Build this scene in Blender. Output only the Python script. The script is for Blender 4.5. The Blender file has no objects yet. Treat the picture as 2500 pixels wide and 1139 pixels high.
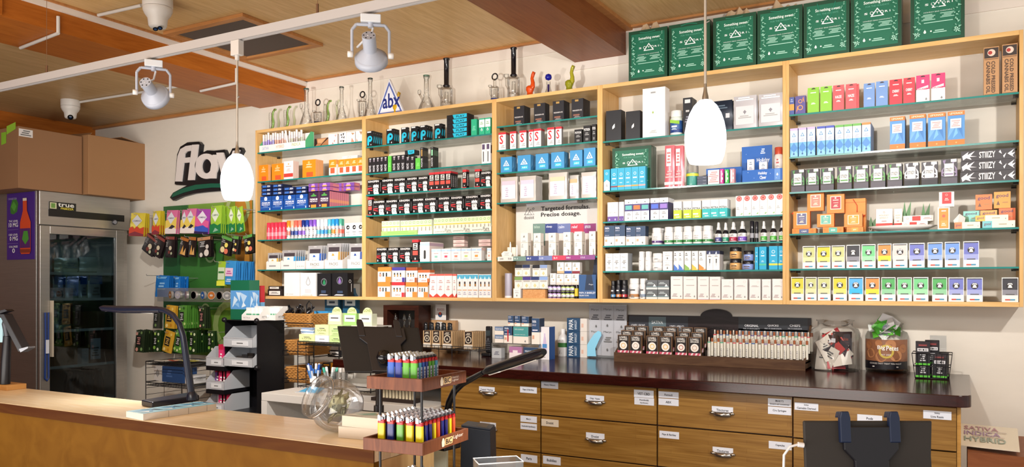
import bpy, math, random
from mathutils import Vector, Matrix
random.seed(7)
SC = bpy.context.scene
COL = SC.collection
# ---------------------------------------------------------------- camera, world, lights, exposure
F, YAW, CX, HY, EYE = 1960.8, math.radians(29.2185), 1250.0, 697.0, 1.5
SN, CS = math.sin(YAW), math.cos(YAW)
cam_d = bpy.data.cameras.new('camera'); cam = bpy.data.objects.new('camera', cam_d); COL.objects.link(cam)
cam.location = (0, 0, EYE); cam.rotation_euler = (math.pi/2, 0, YAW)
cam_d.sensor_width = 36; cam_d.lens = F/2500*36; cam_d.shift_y = (HY-569.5)/2500; cam_d.clip_start = .05
SC.camera = cam
SC.view_settings.view_transform = 'Standard'; SC.view_settings.look = 'None'
SC.view_settings.gamma = 1; SC.view_settings.use_curve_mapping = False
SC.view_settings.exposure = 0.02
w = bpy.data.worlds.new('world'); SC.world = w; w.use_nodes = True
w.node_tree.nodes['Background'].inputs[0].default_value = (1.0, .96, .92, 1)
w.node_tree.nodes['Background'].inputs[1].default_value = .78
SPOT_E = 74
# five track heads: (x on the track, aim point on the back wall side, energy factor)
HEADS = [(-2.95, (-4.35, 4.1, 1.45), 2.1), (-1.79, (-2.5, 4.0, 1.75), 1.15), (-.42, (-1.0, 4.0, 1.8), 1.0), (.75, (.05, 4.0, 1.7), 1.1)]
TRACK_Y, TRACK_Z = 2.2, EYE+.962
def add_spot(x, aim, k):
    l = bpy.data.lights.new('spot_lamp', 'SPOT'); l.energy = SPOT_E*k; l.spot_size = math.radians(105); l.spot_blend = .9
    l.shadow_soft_size = .03; l.color = (1, .955, .90)
    o = bpy.data.objects.new('spot_lamp', l); COL.objects.link(o)
    p = Vector((x, TRACK_Y+.1, TRACK_Z-.2)); o.location = p
    o.rotation_euler = (Vector(aim)-p).to_track_quat('-Z', 'Y').to_euler()
for h in HEADS: add_spot(*h)
def add_area(loc, rot, sx, sy, e, col=(1, .96, .92)):
    l = bpy.data.lights.new('fill_light', 'AREA'); l.shape = 'RECTANGLE'; l.size = sx; l.size_y = sy; l.energy = e; l.color = col
    o = bpy.data.objects.new('fill_light', l); COL.objects.link(o); o.location = loc; o.rotation_euler = rot
add_area((-1.2, -1.6, 2.75), (math.radians(35), 0, 0), 3.0, .6, 60)      # unseen fill added behind the camera for the rest of the room
add_area((-2.4, -.2, .75), (math.radians(165), 0, 0), 4.0, 1.6, 150, (1, .93, .86))      # unseen upward fill added as bounced light for the ceiling
# ---------------------------------------------------------------- pixel to world on a known plane
def ray(px, py):
    r, u = (px-CX)/F, (HY-py)/F
    return Vector((r*CS-SN, r*SN+CS, u))
def aY(px, py, Y): d = ray(px, py); t = Y/d.y; return Vector((d.x*t, Y, EYE+d.z*t))
def aZ(px, py, Z): d = ray(px, py); t = (Z-EYE)/d.z; return Vector((d.x*t, d.y*t, Z))
def aX(px, py, X): d = ray(px, py); t = X/d.x; return Vector((X, d.y*t, EYE+d.z*t))
def pxX(px, Y): return aY(px, HY, Y).x
def hpx(px, n, Y): return n/F*(Y/ray(px, HY).y)       # height of n pixels on plane Y
# ---------------------------------------------------------------- materials
MC = {}
def s2l(c): return c/12.92 if c <= .04045 else ((c+.055)/1.055)**2.4
def hexc(h):
    h = h.lstrip('#')
    if len(h) == 3: h = ''.join(c*2 for c in h)
    return tuple(s2l(int(h[i:i+2], 16)/255) for i in (0, 2, 4))+(1,)
def M(h, rough=.5, metal=0, spec=.5, noise=.04):
    k = (h, rough, metal, spec)
    if k in MC: return MC[k]
    m = bpy.data.materials.new('paint_'+h.strip('#')); m.use_nodes = True; nt = m.node_tree; b = nt.nodes['Principled BSDF']
    c = hexc(h)
    if noise:
        n = nt.nodes.new('ShaderNodeTexNoise'); n.inputs['Scale'].default_value = 40; n.inputs['Detail'].default_value = 3
        x = nt.nodes.new('ShaderNodeMix'); x.data_type = 'RGBA'
        x.inputs['A'].default_value = tuple(v*(1-noise) for v in c[:3])+(1,); x.inputs['B'].default_value = tuple(min(1, v*(1+noise)) for v in c[:3])+(1,)
        nt.links.new(n.outputs['Fac'], x.inputs['Factor']); nt.links.new(x.outputs['Result'], b.inputs['Base Color'])
    else: b.inputs['Base Color'].default_value = c
    b.inputs['Roughness'].default_value = rough; b.inputs['Metallic'].default_value = metal; b.inputs['Specular IOR Level'].default_value = spec
    MC[k] = m; return m
def wood(name, c1, c2, scale=(1, 12, 12), rough=.4, coat=0, planks=None, distort=1.5, spec=.25):
    """grain stretched along local x by default; scale gives frequencies per axis"""
    m = bpy.data.materials.new(name); m.use_nodes = True; nt = m.node_tree; N = nt.nodes; L = nt.links; b = N['Principled BSDF']
    tc = N.new('ShaderNodeTexCoord'); mp = N.new('ShaderNodeMapping'); mp.inputs['Scale'].default_value = scale
    L.new(tc.outputs['Object'], mp.inputs['Vector'])
    n1 = N.new('ShaderNodeTexNoise'); n1.inputs['Scale'].default_value = 3; n1.inputs['Detail'].default_value = 6; n1.inputs['Distortion'].default_value = distort
    L.new(mp.outputs[0], n1.inputs['Vector'])
    r = N.new('ShaderNodeValToRGB'); r.color_ramp.elements[0].color = hexc(c1); r.color_ramp.elements[1].color = hexc(c2)
    r.color_ramp.elements[0].position = .3; r.color_ramp.elements[1].position = .7
    L.new(n1.outputs['Fac'], r.inputs['Fac']); out = r.outputs['Color']
    if planks:
        ax, ay, sx, sy, dark = planks
        sp = N.new('ShaderNodeSeparateXYZ'); L.new(tc.outputs['Object'], sp.inputs[0])
        cb = N.new('ShaderNodeCombineXYZ'); L.new(sp.outputs[ax], cb.inputs[0]); L.new(sp.outputs[ay], cb.inputs[1])
        br = N.new('ShaderNodeTexBrick'); br.inputs['Scale'].default_value = 1; br.inputs['Brick Width'].default_value = sx; br.inputs['Row Height'].default_value = sy
        br.inputs['Mortar Size'].default_value = .0006; br.inputs['Color1'].default_value = (1, 1, 1, 1); br.inputs['Color2'].default_value = (dark, dark*.97, dark*.93, 1)
        br.inputs['Mortar'].default_value = (dark*.82, dark*.76, dark*.7, 1)
        L.new(cb.outputs[0], br.inputs['Vector'])
        mx = N.new('ShaderNodeMix'); mx.data_type = 'RGBA'; mx.blend_type = 'MULTIPLY'; mx.inputs['Factor'].default_value = 1
        L.new(out, mx.inputs['A']); L.new(br.outputs['Color'], mx.inputs['B']); out = mx.outputs['Result']
    L.new(out, b.inputs['Base Color']); b.inputs['Roughness'].default_value = rough; b.inputs['Specular IOR Level'].default_value = spec
    if coat: b.inputs['Coat Weight'].default_value = coat; b.inputs['Coat Roughness'].default_value = .08
    return m
def glassy(name, tint=(1, 1, 1), fac=.12, rough=.02, rim=.35, rimc=None, base=0, basec=(1, 1, 1), refl=.6):
    """clear glass or plastic: tinted see-through body, mirror reflection that grows at grazing angles"""
    m = bpy.data.materials.new(name); m.use_nodes = True; nt = m.node_tree; N = nt.nodes; L = nt.links
    N.remove(N['Principled BSDF']); out = N['Material Output']
    lw = N.new('ShaderNodeLayerWeight'); lw.inputs['Blend'].default_value = .35
    t = N.new('ShaderNodeBsdfTransparent'); g = N.new('ShaderNodeBsdfGlossy'); g.inputs['Roughness'].default_value = rough
    mxc = N.new('ShaderNodeMix'); mxc.data_type = 'RGBA'; L.new(lw.outputs['Facing'], mxc.inputs['Factor'])
    mxc.inputs['A'].default_value = tuple(tint)+(1,); rc = rimc or tuple(v*(1-rim) for v in tint); mxc.inputs['B'].default_value = tuple(rc)+(1,)
    L.new(mxc.outputs['Result'], t.inputs['Color'])
    mul = N.new('ShaderNodeMath'); mul.operation = 'MULTIPLY_ADD'; L.new(lw.outputs['Fresnel'], mul.inputs[0]); mul.inputs[1].default_value = refl; mul.inputs[2].default_value = fac*.3
    mul.use_clamp = True
    a = N.new('ShaderNodeMixShader'); L.new(mul.outputs[0], a.inputs[0]); L.new(t.outputs[0], a.inputs[1]); L.new(g.outputs[0], a.inputs[2]); o = a.outputs[0]
    if base:
        d = N.new('ShaderNodeBsdfDiffuse'); d.inputs['Color'].default_value = tuple(basec)+(1,)
        a2 = N.new('ShaderNodeMixShader'); a2.inputs[0].default_value = base; L.new(o, a2.inputs[1]); L.new(d.outputs[0], a2.inputs[2]); o = a2.outputs[0]
    L.new(o, out.inputs['Surface']); return m
def emis(name, col, s):
    m = bpy.data.materials.new(name); m.use_nodes = True; b = m.node_tree.nodes['Principled BSDF']
    b.inputs['Base Color'].default_value = hexc(col); b.inputs['Emission Color'].default_value = hexc(col); b.inputs['Emission Strength'].default_value = s; return m
def plaster(name, c, bump=.15, sc=90):
    m = bpy.data.materials.new(name); m.use_nodes = True; nt = m.node_tree; N = nt.nodes; L = nt.links; b = N['Principled BSDF']
    n = N.new('ShaderNodeTexNoise'); n.inputs['Scale'].default_value = sc; n.inputs['Detail'].default_value = 4
    r = N.new('ShaderNodeValToRGB'); k = hexc(c); r.color_ramp.elements[0].color = tuple(v*.93 for v in k[:3])+(1,); r.color_ramp.elements[1].color = k
    L.new(n.outputs['Fac'], r.inputs['Fac']); L.new(r.outputs['Color'], b.inputs['Base Color'])
    bp = N.new('ShaderNodeBump'); bp.inputs['Strength'].default_value = bump; bp.inputs['Distance'].default_value = .002
    L.new(n.outputs['Fac'], bp.inputs['Height']); L.new(bp.outputs[0], b.inputs['Normal']); b.inputs['Roughness'].default_value = .85; return m
# ---------------------------------------------------------------- mesh builder
TXT = {}
def glyphs(s, bold):
    k = (s, bold)
    if k in TXT: return TXT[k]
    c = bpy.data.curves.new('t', 'FONT'); c.body = s; c.resolution_u = 2; c.offset = .018 if bold else 0; c.fill_mode = 'FRONT'
    o = bpy.data.objects.new('t', c); COL.objects.link(o); dg = bpy.context.evaluated_depsgraph_get()
    me = bpy.data.meshes.new_from_object(o.evaluated_get(dg))
    v = [(p.co.x, p.co.y) for p in me.vertices]; f = [tuple(p.vertices) for p in me.polygons]
    bpy.data.meshes.remove(me); bpy.data.objects.remove(o); bpy.data.curves.remove(c)
    if not v: v = [(0, 0), (1, 0), (1, 1)]; f = []
    x0 = min(p[0] for p in v); x1 = max(p[0] for p in v); y0 = min(p[1] for p in v); y1 = max(p[1] for p in v)
    v = [((a-x0)/max(1e-6, x1-x0), (b-y0)/max(1e-6, y1-y0)) for a, b in v]
    TXT[k] = (v, f, (x1-x0)/max(1e-6, y1-y0)); return TXT[k]
class MB:
    def __init__(s): s.v = []; s.f = []; s.m = []; s.sm = []; s.mats = []
    def mi(s, m):
        if isinstance(m, str): m = M(m)
        if m not in s.mats: s.mats.append(m)
        return s.mats.index(m)
    def add(s, vs, fs, m, smooth=False, T=None):
        b = len(s.v); i = s.mi(m)
        s.v += [tuple(T @ Vector(p)) if T else tuple(p) for p in vs]
        for f in fs: s.f.append(tuple(b+k for k in f)); s.m.append(i); s.sm.append(smooth)
        return s
    def poly(s, pts, m): return s.add(pts, [tuple(range(len(pts)))], m)
    def box(s, x0, y0, z0, x1, y1, z1, m, T=None, skip=''):
        vs = [(x0, y0, z0), (x1, y0, z0), (x1, y1, z0), (x0, y1, z0), (x0, y0, z1), (x1, y0, z1), (x1, y1, z1), (x0, y1, z1)]
        fs = dict(b=(3, 2, 1, 0), t=(4, 5, 6, 7), f=(0, 1, 5, 4), r=(1, 2, 6, 5), k=(2, 3, 7, 6), l=(3, 0, 4, 7))
        return s.add(vs, [v for k, v in fs.items() if k not in skip], m, T=T)
    def prism(s, pts, d, m, T=None):
        """pts: closed 3-D outline; d: extrusion vector"""
        n = len(pts); d = Vector(d); vs = [Vector(p) for p in pts]+[Vector(p)+d for p in pts]
        fs = [tuple(range(n))[::-1], tuple(range(n, 2*n))]+[(i, (i+1) % n, n+(i+1) % n, n+i) for i in range(n)]
        return s.add(vs, fs, m, T=T)
    def lathe(s, prof, m, n=20, c=(0, 0, 0), T=None, caps=True, sx=1, sy=1, smooth=True):
        vs = []; fs = []
        for r, z in prof:
            for k in range(n): a = 2*math.pi*k/n; vs.append((c[0]+r*sx*math.cos(a), c[1]+r*sy*math.sin(a), c[2]+z))
        for j in range(len(prof)-1):
            for k in range(n): fs.append((j*n+k, j*n+(k+1) % n, (j+1)*n+(k+1) % n, (j+1)*n+k))
        s.add(vs, fs, m, smooth, T)
        if caps:
            for j, rev in ((0, 1), (len(prof)-1, 0)):
                if prof[j][0] > 1e-4: s.add([vs[j*n+k] for k in range(n)], [tuple(range(n))[::-1] if rev else tuple(range(n))], m, False, T)
        return s
    def tube(s, pts, r, m, n=8, T=None, closed=False, caps=True):
        pts = [Vector(p) for p in pts]; N = len(pts); vs = []; up = None
        for i, p in enumerate(pts):
            if closed: t = pts[(i+1) % N]-pts[i-1]
            else: t = pts[min(i+1, N-1)]-pts[max(i-1, 0)]
            t.normalize()
            if up is None: up = Vector((0, 0, 1)) if abs(t.z) < .9 else Vector((1, 0, 0))
            a = t.cross(up).normalized(); b = a.cross(t).normalized(); up = b
            rr = r[i] if isinstance(r, (list, tuple)) else r
            for k in range(n): q = 2*math.pi*k/n; vs.append(p+a*rr*math.cos(q)+b*rr*math.sin(q))
        fs = []
        for i in range(N if closed else N-1):
            for k in range(n): fs.append((i*n+k, i*n+(k+1) % n, ((i+1) % N)*n+(k+1) % n, ((i+1) % N)*n+k))
        s.add(vs, fs, m, n > 4, T)
        if caps and not closed: s.add(vs[:n]+vs[-n:], [tuple(range(n)), tuple(range(2*n-1, n-1, -1))], m, False, T)
        return s
    def text(s, t, o, u, v, m, bold=True):
        """text stretched to fill the rectangle o, u (width vector), v (height vector)"""
        g, f, _ = glyphs(t, bold); o, u, v = Vector(o), Vector(u), Vector(v)
        return s.add([o+u*a+v*b for a, b in g], f, m)
    def decal(s, spec, o, u, v, lift):
        """small print language on the rectangle o,u,v; lift = outward unit offset vector per layer"""
        o, u, v, lift = Vector(o), Vector(u), Vector(v), Vector(lift); L = 0; W, H = u.length, v.length
        for it in [x.strip() for x in spec.split(';') if x.strip()]:
            p = it.split(' '); k = p[0]; L += 1; q = o+lift*L
            P = lambda a, b: q+u*a+v*b
            if k == 'r': a, b, c, d = map(float, p[1:5]); s.poly([P(a, b), P(c, b), P(c, d), P(a, d)], M(p[5]))
            elif k in 'eo':
                a, b, r = map(float, p[1:4]); n = 16; kk = r*W/H
                ring = lambda f: [P(a+r*f*math.cos(2*math.pi*i/n), b+kk*f*math.sin(2*math.pi*i/n)) for i in range(n)]
                if k == 'e': s.poly(ring(1), M(p[4]))
                else:
                    A, B = ring(1), ring(.72); s.add(A+B, [(i, (i+1) % n, n+(i+1) % n, n+i) for i in range(n)], M(p[4]))
            elif k in 'tn': a, b, c, d = map(float, p[2:6]); s.text(' '.join(p[6:]), P(a, b), u*(c-a), v*(d-b), M(p[1]), k == 't')
            elif k == 'T': a, b, c, d = map(float, p[2:6]); s.text(' '.join(p[6:]), P(c, b), v*(d-b), u*(a-c), M(p[1]))
            elif k == 'V': a, b, c, d = map(float, p[2:6]); s.text(' '.join(p[6:]), P(a, d), v*(b-d), u*(c-a), M(p[1]))
            elif k == 'p': z = list(map(float, p[2:])); s.poly([P(z[i], z[i+1]) for i in range(0, len(z), 2)], M(p[1]))
            elif k == 'l':
                a, b, c, d = map(float, p[2:6]); n = int(p[6])
                for i in range(n):
                    y = b+(d-b)*(i+.5)/n; h = (d-b)/n*.28; e = a+(c-a)*(.02+.12*((i*7) % 3)); g = c-(c-a)*(.02+.1*((i*5) % 3))
                    s.poly([P(e, y-h), P(g, y-h), P(g, y+h), P(e, y+h)], M(p[1]))
            elif k == 'd':  # drop-shaped mark: cu cv r
                a, b, r = map(float, p[2:5]); kk = r*W/H
                s.poly([P(a+r*x, b+kk*y) for x, y in ((0, 1.4), (.45, .6), (.75, -.1), (.6, -.7), (0, -1), (-.6, -.7), (-.75, -.1), (-.45, .6))], M(p[1]))
        return s
    def mesh(s, name):
        me = bpy.data.meshes.new(name); me.from_pydata(s.v, [], s.f)
        for m in s.mats: me.materials.append(m)
        me.polygons.foreach_set('material_index', s.m); me.polygons.foreach_set('use_smooth', s.sm); me.update(); return me
    def build(s, name, parent=None, loc=None, bevel=0, rot=None):
        o = bpy.data.objects.new(name, s.mesh(name)); COL.objects.link(o)
        if parent: o.parent = parent
        if loc is not None: o.location = loc
        if rot: o.rotation_euler = rot
        if bevel:
            b = o.modifiers.new('bevel', 'BEVEL'); b.width = bevel; b.segments = 2; b.limit_method = 'ANGLE'; b.angle_limit = math.radians(40)
        return o
def tag(o, label, cat, group=None, kind=None):
    if label:
        nw = len(label.split())
        if not 4 <= nw <= 16: print('LABELWORDS', nw, label)
        o['label'] = label
    if cat: o['category'] = cat
    if group: o['group'] = group
    if kind: o['kind'] = kind
    return o
def empty(name, loc, label, cat, group=None, rz=0):
    o = bpy.data.objects.new(name, None); COL.objects.link(o); o.location = loc; o.rotation_euler.z = rz; o.empty_display_size = .05
    return tag(o, label, cat, group)
def dup(o, parent=None):
    c = o.copy(); COL.objects.link(c); c.parent = parent
    for ch in o.children: dup(ch, c)
    return c
def struct(mb, name, bevel=0): o = mb.build(name, bevel=bevel); o['kind'] = 'structure'; return o
ORD = 'zeroth first second third fourth fifth sixth seventh eighth ninth tenth eleventh twelfth thirteenth fourteenth fifteenth sixteenth seventeenth eighteenth nineteenth twentieth'.split()
def od(n):
    if n < len(ORD): return ORD[n]
    return 'twenty-'+ORD[n-20] if n < 30 else ('thirtieth' if n == 30 else 'thirty-'+ORD[n-30] if n < 40 else 'fortieth' if n == 40 else 'forty-'+ORD[n-40])
def Rz(a): return Matrix.Rotation(a, 4, 'Z')
def TR(x, y, z): return Matrix.Translation((x, y, z))
# ================================================================ SETTING
WY = 4.24                                   # back wall plane
HI, LOW, BM = EYE+1.445, EYE+1.345, EYE+1.30  # ceiling heights
MAT_CEIL = wood('ceiling_veneer', '#bf9862', '#d4b07a', (14, 1.0, 14), .4)
MAT_CEIL2 = wood('ceiling_veneer_left', '#b08e60', '#c8a678', (14, 1.0, 14), .4)
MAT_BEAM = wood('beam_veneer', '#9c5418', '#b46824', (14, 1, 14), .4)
MAT_TRIM = wood('trim_wood', '#a8713f', '#bd8450', (1, 8, 8), .45)
MAT_WALL = plaster('wall_paint', '#e6dfd3')
MAT_WHITE = plaster('white_band_paint', '#e6ddd3', .05)
MAPLE = wood('maple_edge', '#d3a767', '#e2bb80', (1.5, 12, 12), .45)
MAPLE_V = wood('maple_side', '#cfa263', '#dfb67a', (12, 12, 1.5), .45)
struct(MB().box(-6.8, WY, 0, 3, WY+.12, 3.3, MAT_WALL), 'wall_back')
struct(MB().box(-6.62, -3, 0, -6.5, WY, 3.3, wood('left_wall_wood', '#5a2f18', '#6e3c20', (8, 8, 1))), 'wall_left')
struct(MB().box(-6.8, -3, -.05, 3, WY, 0, M('#6b625a', .6)), 'floor')
c = MB()
c.box(-4.04, -3, HI, -1.95, WY, HI+.1, MAT_CEIL).box(-1.64, -3, HI, 3, WY, HI+.1, MAT_CEIL).box(-6.6, -3, LOW, -4.5, WY, LOW+.2, MAT_CEIL2)
struct(c, 'ceiling')
struct(MB().box(-4.49, -3, BM, -4.04, WY, HI+.1, MAT_BEAM), 'trim_1')
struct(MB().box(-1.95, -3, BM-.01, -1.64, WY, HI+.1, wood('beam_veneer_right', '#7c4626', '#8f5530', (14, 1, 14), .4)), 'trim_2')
struct(MB().box(-4.045, -3, EYE+1.405, -4.022, WY, HI-.012, MAT_WHITE), 'trim_3')
t = MB(); t.box(-4.05, -3, HI-.012, -4.01, WY, HI, MAT_TRIM).box(-4.04, WY-.03, HI-.012, -1.95, WY, HI, MAT_TRIM); struct(t, 'trim_4')
struct(MB().box(-1.64, WY-.03, HI-.012, 3, WY, HI, MAT_TRIM).box(-1.65, -3, HI-.02, -1.60, WY, HI, MAT_TRIM), 'trim_5')
struct(MB().box(-6.5, WY-.03, LOW-.02, -4.5, WY, LOW, MAT_TRIM), 'trim_6')
struct(MB().box(-4.02, WY-.008, HI-.075, -1.95, WY, HI-.012, MAT_WHITE), 'trim_7')
struct(MB().box(-1.95, WY-.008, EYE+1.245, 3, WY, EYE+1.29, MAT_WHITE), 'trim_8')
struct(MB().box(-6.5, -3, EYE+1.18, -6.44, WY, LOW, MAT_BEAM), 'trim_9')
# small wooden soffit box at the top left
b = MB(); a0 = aZ(0, 62, BM); b.box(-4.5, a0.y-.75, BM-.001, -4.02, a0.y-.08, HI, MAT_BEAM); o = b.build('wooden_soffit', bevel=.003)
o['kind'] = 'structure'; o.name = 'trim_10'
# framed dark panel in the ceiling
def zc(px, py): return aZ(px, py, HI)
pA, pB, pC, pD = zc(418, 77), zc(578, 27), zc(790, 104), zc(597, 144)
x0, x1 = (pA.x+pD.x)/2, (pB.x+pC.x)/2; y0, y1 = (pA.y+pB.y)/2, (pC.y+pD.y)/2
x0 = max(x0, -4.0)
e = empty('ceiling_panel', ((x0+x1)/2, (y0+y1)/2, HI), 'dark grey square ceiling panel in a raised wooden frame', 'ceiling panel')
hx, hy = (x1-x0)/2, (y1-y0)/2; fr = MB(); w_ = .045
for q in ((-hx, -hy, hx, -hy+w_), (-hx, hy-w_, hx, hy), (-hx, -hy+w_, -hx+w_, hy-w_), (hx-w_, -hy+w_, hx, hy-w_)): fr.box(q[0], q[1], -.02, q[2], q[3], 0, MAT_TRIM)
fr.build('frame', e, bevel=.003); MB().box(-hx+w_, -hy+w_, -.008, hx-w_, hy-w_, 0, plaster('panel_grey', '#5b5048', .3, 200)).build('panel', e)
# ================================================================ WALL CABINETS
CF = 4.0; CT, CB_, X5, CW, CW3, BT = EYE+1.078, EYE-.0898, .2286, .9624, .6596, .02
CX0 = [X5-4*CW-CW3, X5-3*CW-CW3, X5-2*CW-CW3, X5-2*CW, X5-CW]; CX1 = CX0[1:]+[X5]
CNAME = ['leftmost cabinet', 'second cabinet', 'narrow middle cabinet', 'fourth cabinet', 'rightmost cabinet']
SHP = [  # shelf front-edge pixels: (y at left, y at right) with the x positions below
 [(373, 345), (442, 424), (515, 501), (585, 578.6), (657.6, 657.6)],
 [(358, 328), (424, 400), (476, 456), (527, 511), (577.6, 567.5), (642, 637)],
 [(310, 283), (368, 345), (423, 405), (496, 483), (629, 628.5)],
 [(348, 303), (468, 439), (543, 524), (602, 589.5), (663, 659)],
 [(283, 224), (386, 342), (471, 440), (573, 555), (659, 651)]]
SHX = [(632, 888), (896, 1199), (1216, 1455), (1475, 1914), (1928, 2488)]
GL_TOP = glassy('shelf_glass', (.88, .95, .92), .2, .03, .3); GL_EDGE = M('#12807a', .15, 0, .8)
SZ = []
for k in range(5):
    e = empty('wall_cabinet', (CX0[k], CF, CB_), ['leftmost open maple wall cabinet with five glass shelves', 'second maple wall cabinet with six glass shelves and black boxes', 'narrow middle maple wall cabinet with the dosage display', 'fourth maple wall cabinet behind the larger glowing pendant lamp', 'rightmost maple wall cabinet below the green gift bags'][k], 'cabinet', 'maple wall cabinets')
    Wd = CX1[k]-CX0[k]; Hh = CT-CB_; D = WY-CF-.002
    MB().box(0, 0, 0, BT*.75, D, Hh, MAPLE_V).build('side_panel', e, bevel=.0015)
    MB().box(Wd-BT*.75, 0, 0, Wd, D, Hh, MAPLE_V).build('side_panel', e, bevel=.0015)
    MB().box(BT*.75, 0, Hh-BT, Wd-BT*.75, D, Hh, MAPLE).build('top_panel', e, bevel=.001)
    MB().box(BT*.75, 0, 0, Wd-BT*.75, D, BT, MAPLE).build('bottom_panel', e, bevel=.001)
    zz = []
    for (yl, yr) in SHP[k]:
        zl, zr = aY(SHX[k][0], yl, CF).z, aY(SHX[k][1], yr, CF).z; z = (zl+zr)/2; zz.append(z)
        g = MB().box(BT*.75+.001, .006, z-CB_-.004, Wd-BT*.75-.001, D-.006, z-CB_+.004, GL_TOP, skip='fk').box(BT*.75+.001, .004, z-CB_-.004, Wd-BT*.75-.001, .006, z-CB_+.004, GL_EDGE)
        gs = g.build('glass_shelf', e)
        for xx in (BT*.75, Wd-BT*.75-.02):
            for yy in (.04, D-.05): MB().box(xx, yy, z-CB_-.012, xx+.02, yy+.012, z-CB_-.0045, M('#2a2520', .4, .6)).build('shelf_clip', gs)
    SZ.append([z+.0042 for z in zz]+[CB_+BT+.0005])
# ================================================================ TRACK, HEADS, PENDANTS
WHT = M('#e4e0dc', .35); WHT2 = M('#aeb4c2', .35)
tx0, tx1 = -4.9, 1.4
tr = empty('lighting_track', (0, TRACK_Y, TRACK_Z), 'long white lighting track hanging on thin wires below the ceiling', 'track')
TG = M('#b4afad', .4); MB().box(tx0, -.014, -.006, tx1, .014, .022, TG).box(tx0, -.014, -.012, tx1, -.006, -.006, TG).box(tx0, .006, -.012, tx1, .014, -.006, TG).build('rail', tr)
for wx in (pxX(114, TRACK_Y), pxX(775, TRACK_Y)):
    top = (LOW if wx < -4.5 else HI)-TRACK_Z
    MB().tube([(wx, 0, .022), (wx, 0, top)], .0012, M('#8a6a50', .4, .5), 6).build('hanging_wire', tr)
    MB().tube([(wx, 0, .022), (wx, 0, .06)], .005, M('#7a5a44', .4, .6), 8).build('wire_grip', tr)
def track_head(px, py_top, label, yaw, tilt, k, face=0):
    x = pxX(px, TRACK_Y) if px is not None else k
    e = empty('track_light', (x, TRACK_Y, TRACK_Z-.02), label, 'track light', 'spot heads on the white track', rz=math.radians(face))
    MB().box(-.035, -.016, -.028, .035, .016, 0, M('#d5d8dc', .3)).build('adapter', e, bevel=.003)
    yk = MB(); hw = .064; pts = [(-hw, 0, -.14), (-hw, 0, -.055), (-hw+.015, 0, -.035), (hw-.015, 0, -.035), (hw, 0, -.055), (hw, 0, -.14)]
    for i in range(5):
        a, b = Vector(pts[i]), Vector(pts[i+1]); yk.tube([a, b], .006, WHT2, 6)
    yk.build('yoke', e); MB().tube([(0, 0, -.028), (0, 0, -.045)], .01, WHT2, 10).build('stem', e)
    # head: local axis +z points to the light's mouth
    d = Vector((math.sin(yaw)*math.cos(tilt), math.cos(yaw)*math.cos(tilt), -math.sin(tilt)))
    T = TR(0, 0, -.14) @ d.to_track_quat('Z', 'Y').to_matrix().to_4x4()
    MB().lathe([(.0235, -.08), (.0235, .0)], WHT2, 28, T=T).lathe([(.0235, -.02), (.04, -.006), (.05, .006)], WHT2, 28, T=T, caps=False).lathe([(.05, .006), (.057, .01), (.058, .03), (.054, .032), (.052, .012)], WHT2, 28, T=T, caps=False).build('lamp_head', e)
    for i in range(6):
        a = i*math.pi/3; MB().lathe([(0, -.08), (.003, -.08)], M('#222'), 8, c=(.017*math.cos(a), .017*math.sin(a), -.0008), T=T).build('vent_hole', e)
    MB().lathe([(0, .014), (.051, .014)], emis('spot_lens_glow', '#fff2dd', 12), 24, T=T).build('lens', e)
    for s_ in (-1, 1): MB().lathe([(0, -.01), (.011, -.009), (.011, .009), (0, .01)], WHT, 12, T=TR(s_*hw*1.09, 0, -.14) @ Matrix.Rotation(math.pi/2, 4, 'Y')).build('side_knob', e)
    q = T @ Vector((0, 0, -.08)); p = [Vector((.008, 0, -.045)), Vector((0, 0, -.08)), Vector((-.03, -.01, -.10)), Vector((-.045, -.02, -.12)), q]
    MB().tube(p, .004, M('#cfcfd2'), 8).build('cord', e)
    return e
track_head(375, 0, 'white track spotlight above the security camera and lower shelf signs, left one', math.radians(25), math.radians(22), 0, 53)
track_head(905, 0, 'white track spotlight over the second cabinet, right of the ceiling panel', math.radians(6), math.radians(38), 0, 39)
track_head(1955, 0, 'white track spotlight whose rim shows above the green bags', math.radians(0), math.radians(62), 0)
PEND = emis('pendant_glow', '#eaf3ff', 3.4)
def pendant(px, yb, yt, wpx, Yp, label):
    X = pxX(px, Yp); zt, zb = aY(px, yt, Yp).z, aY(px, yb, Yp).z; R = hpx(px, wpx/2, Yp); H = zt-zb
    e = empty('pendant_lamp', (X, Yp, zb), label, 'pendant lamp', 'glowing glass pendant lamps')
    prof = [(.74, 0), (.80, .03), (.9, .12), (.97, .25), (1, .38), (.98, .5), (.9, .64), (.76, .78), (.56, .9), (.3, .985), (.12, 1.0)]
    MB().lathe([(R*a, H*b) for a, b in prof], PEND, 36).build('glass_shade', e)
    MB().lathe([(R*.17, H*.985), (R*.15, H*1.05), (R*.10, H*1.12), (R*.07, H*1.2), (R*.06, H*1.28)], M('#a8a49e', .25, .9), 16).build('metal_cap', e)
    tz = TRACK_Z-.02-zb
    MB().tube([(0, 0, H*1.25), (0, 0, tz-.05)], .004, M('#b9b0a4', .3, .3), 8).build('cord', e)
    MB().tube([(.0, 0, H*2.2), (.012, 0, H*2.23)], .002, M('#8a8580', .3, .5), 6).build('cord_clip', e)
    MB().box(-.022, -.014, tz-.05, .022, .014, tz+.008, M('#cdc8c2', .3)).lathe([(.009, tz-.068), (.009, tz-.05)], M('#cdc8c2', .3), 12).build('track_adapter', e, bevel=.002)
    l = bpy.data.lights.new('bulb', 'POINT'); l.energy = 6; l.shadow_soft_size = .05; l.color = (.9, .95, 1)
pendant(579, 488, 375, 78, TRACK_Y, 'smaller glowing white pendant lamp in front of the flav sign')
pendant(1722, 398, 243, 100, TRACK_Y, 'larger glowing white pendant lamp in front of the fourth cabinet')

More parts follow.
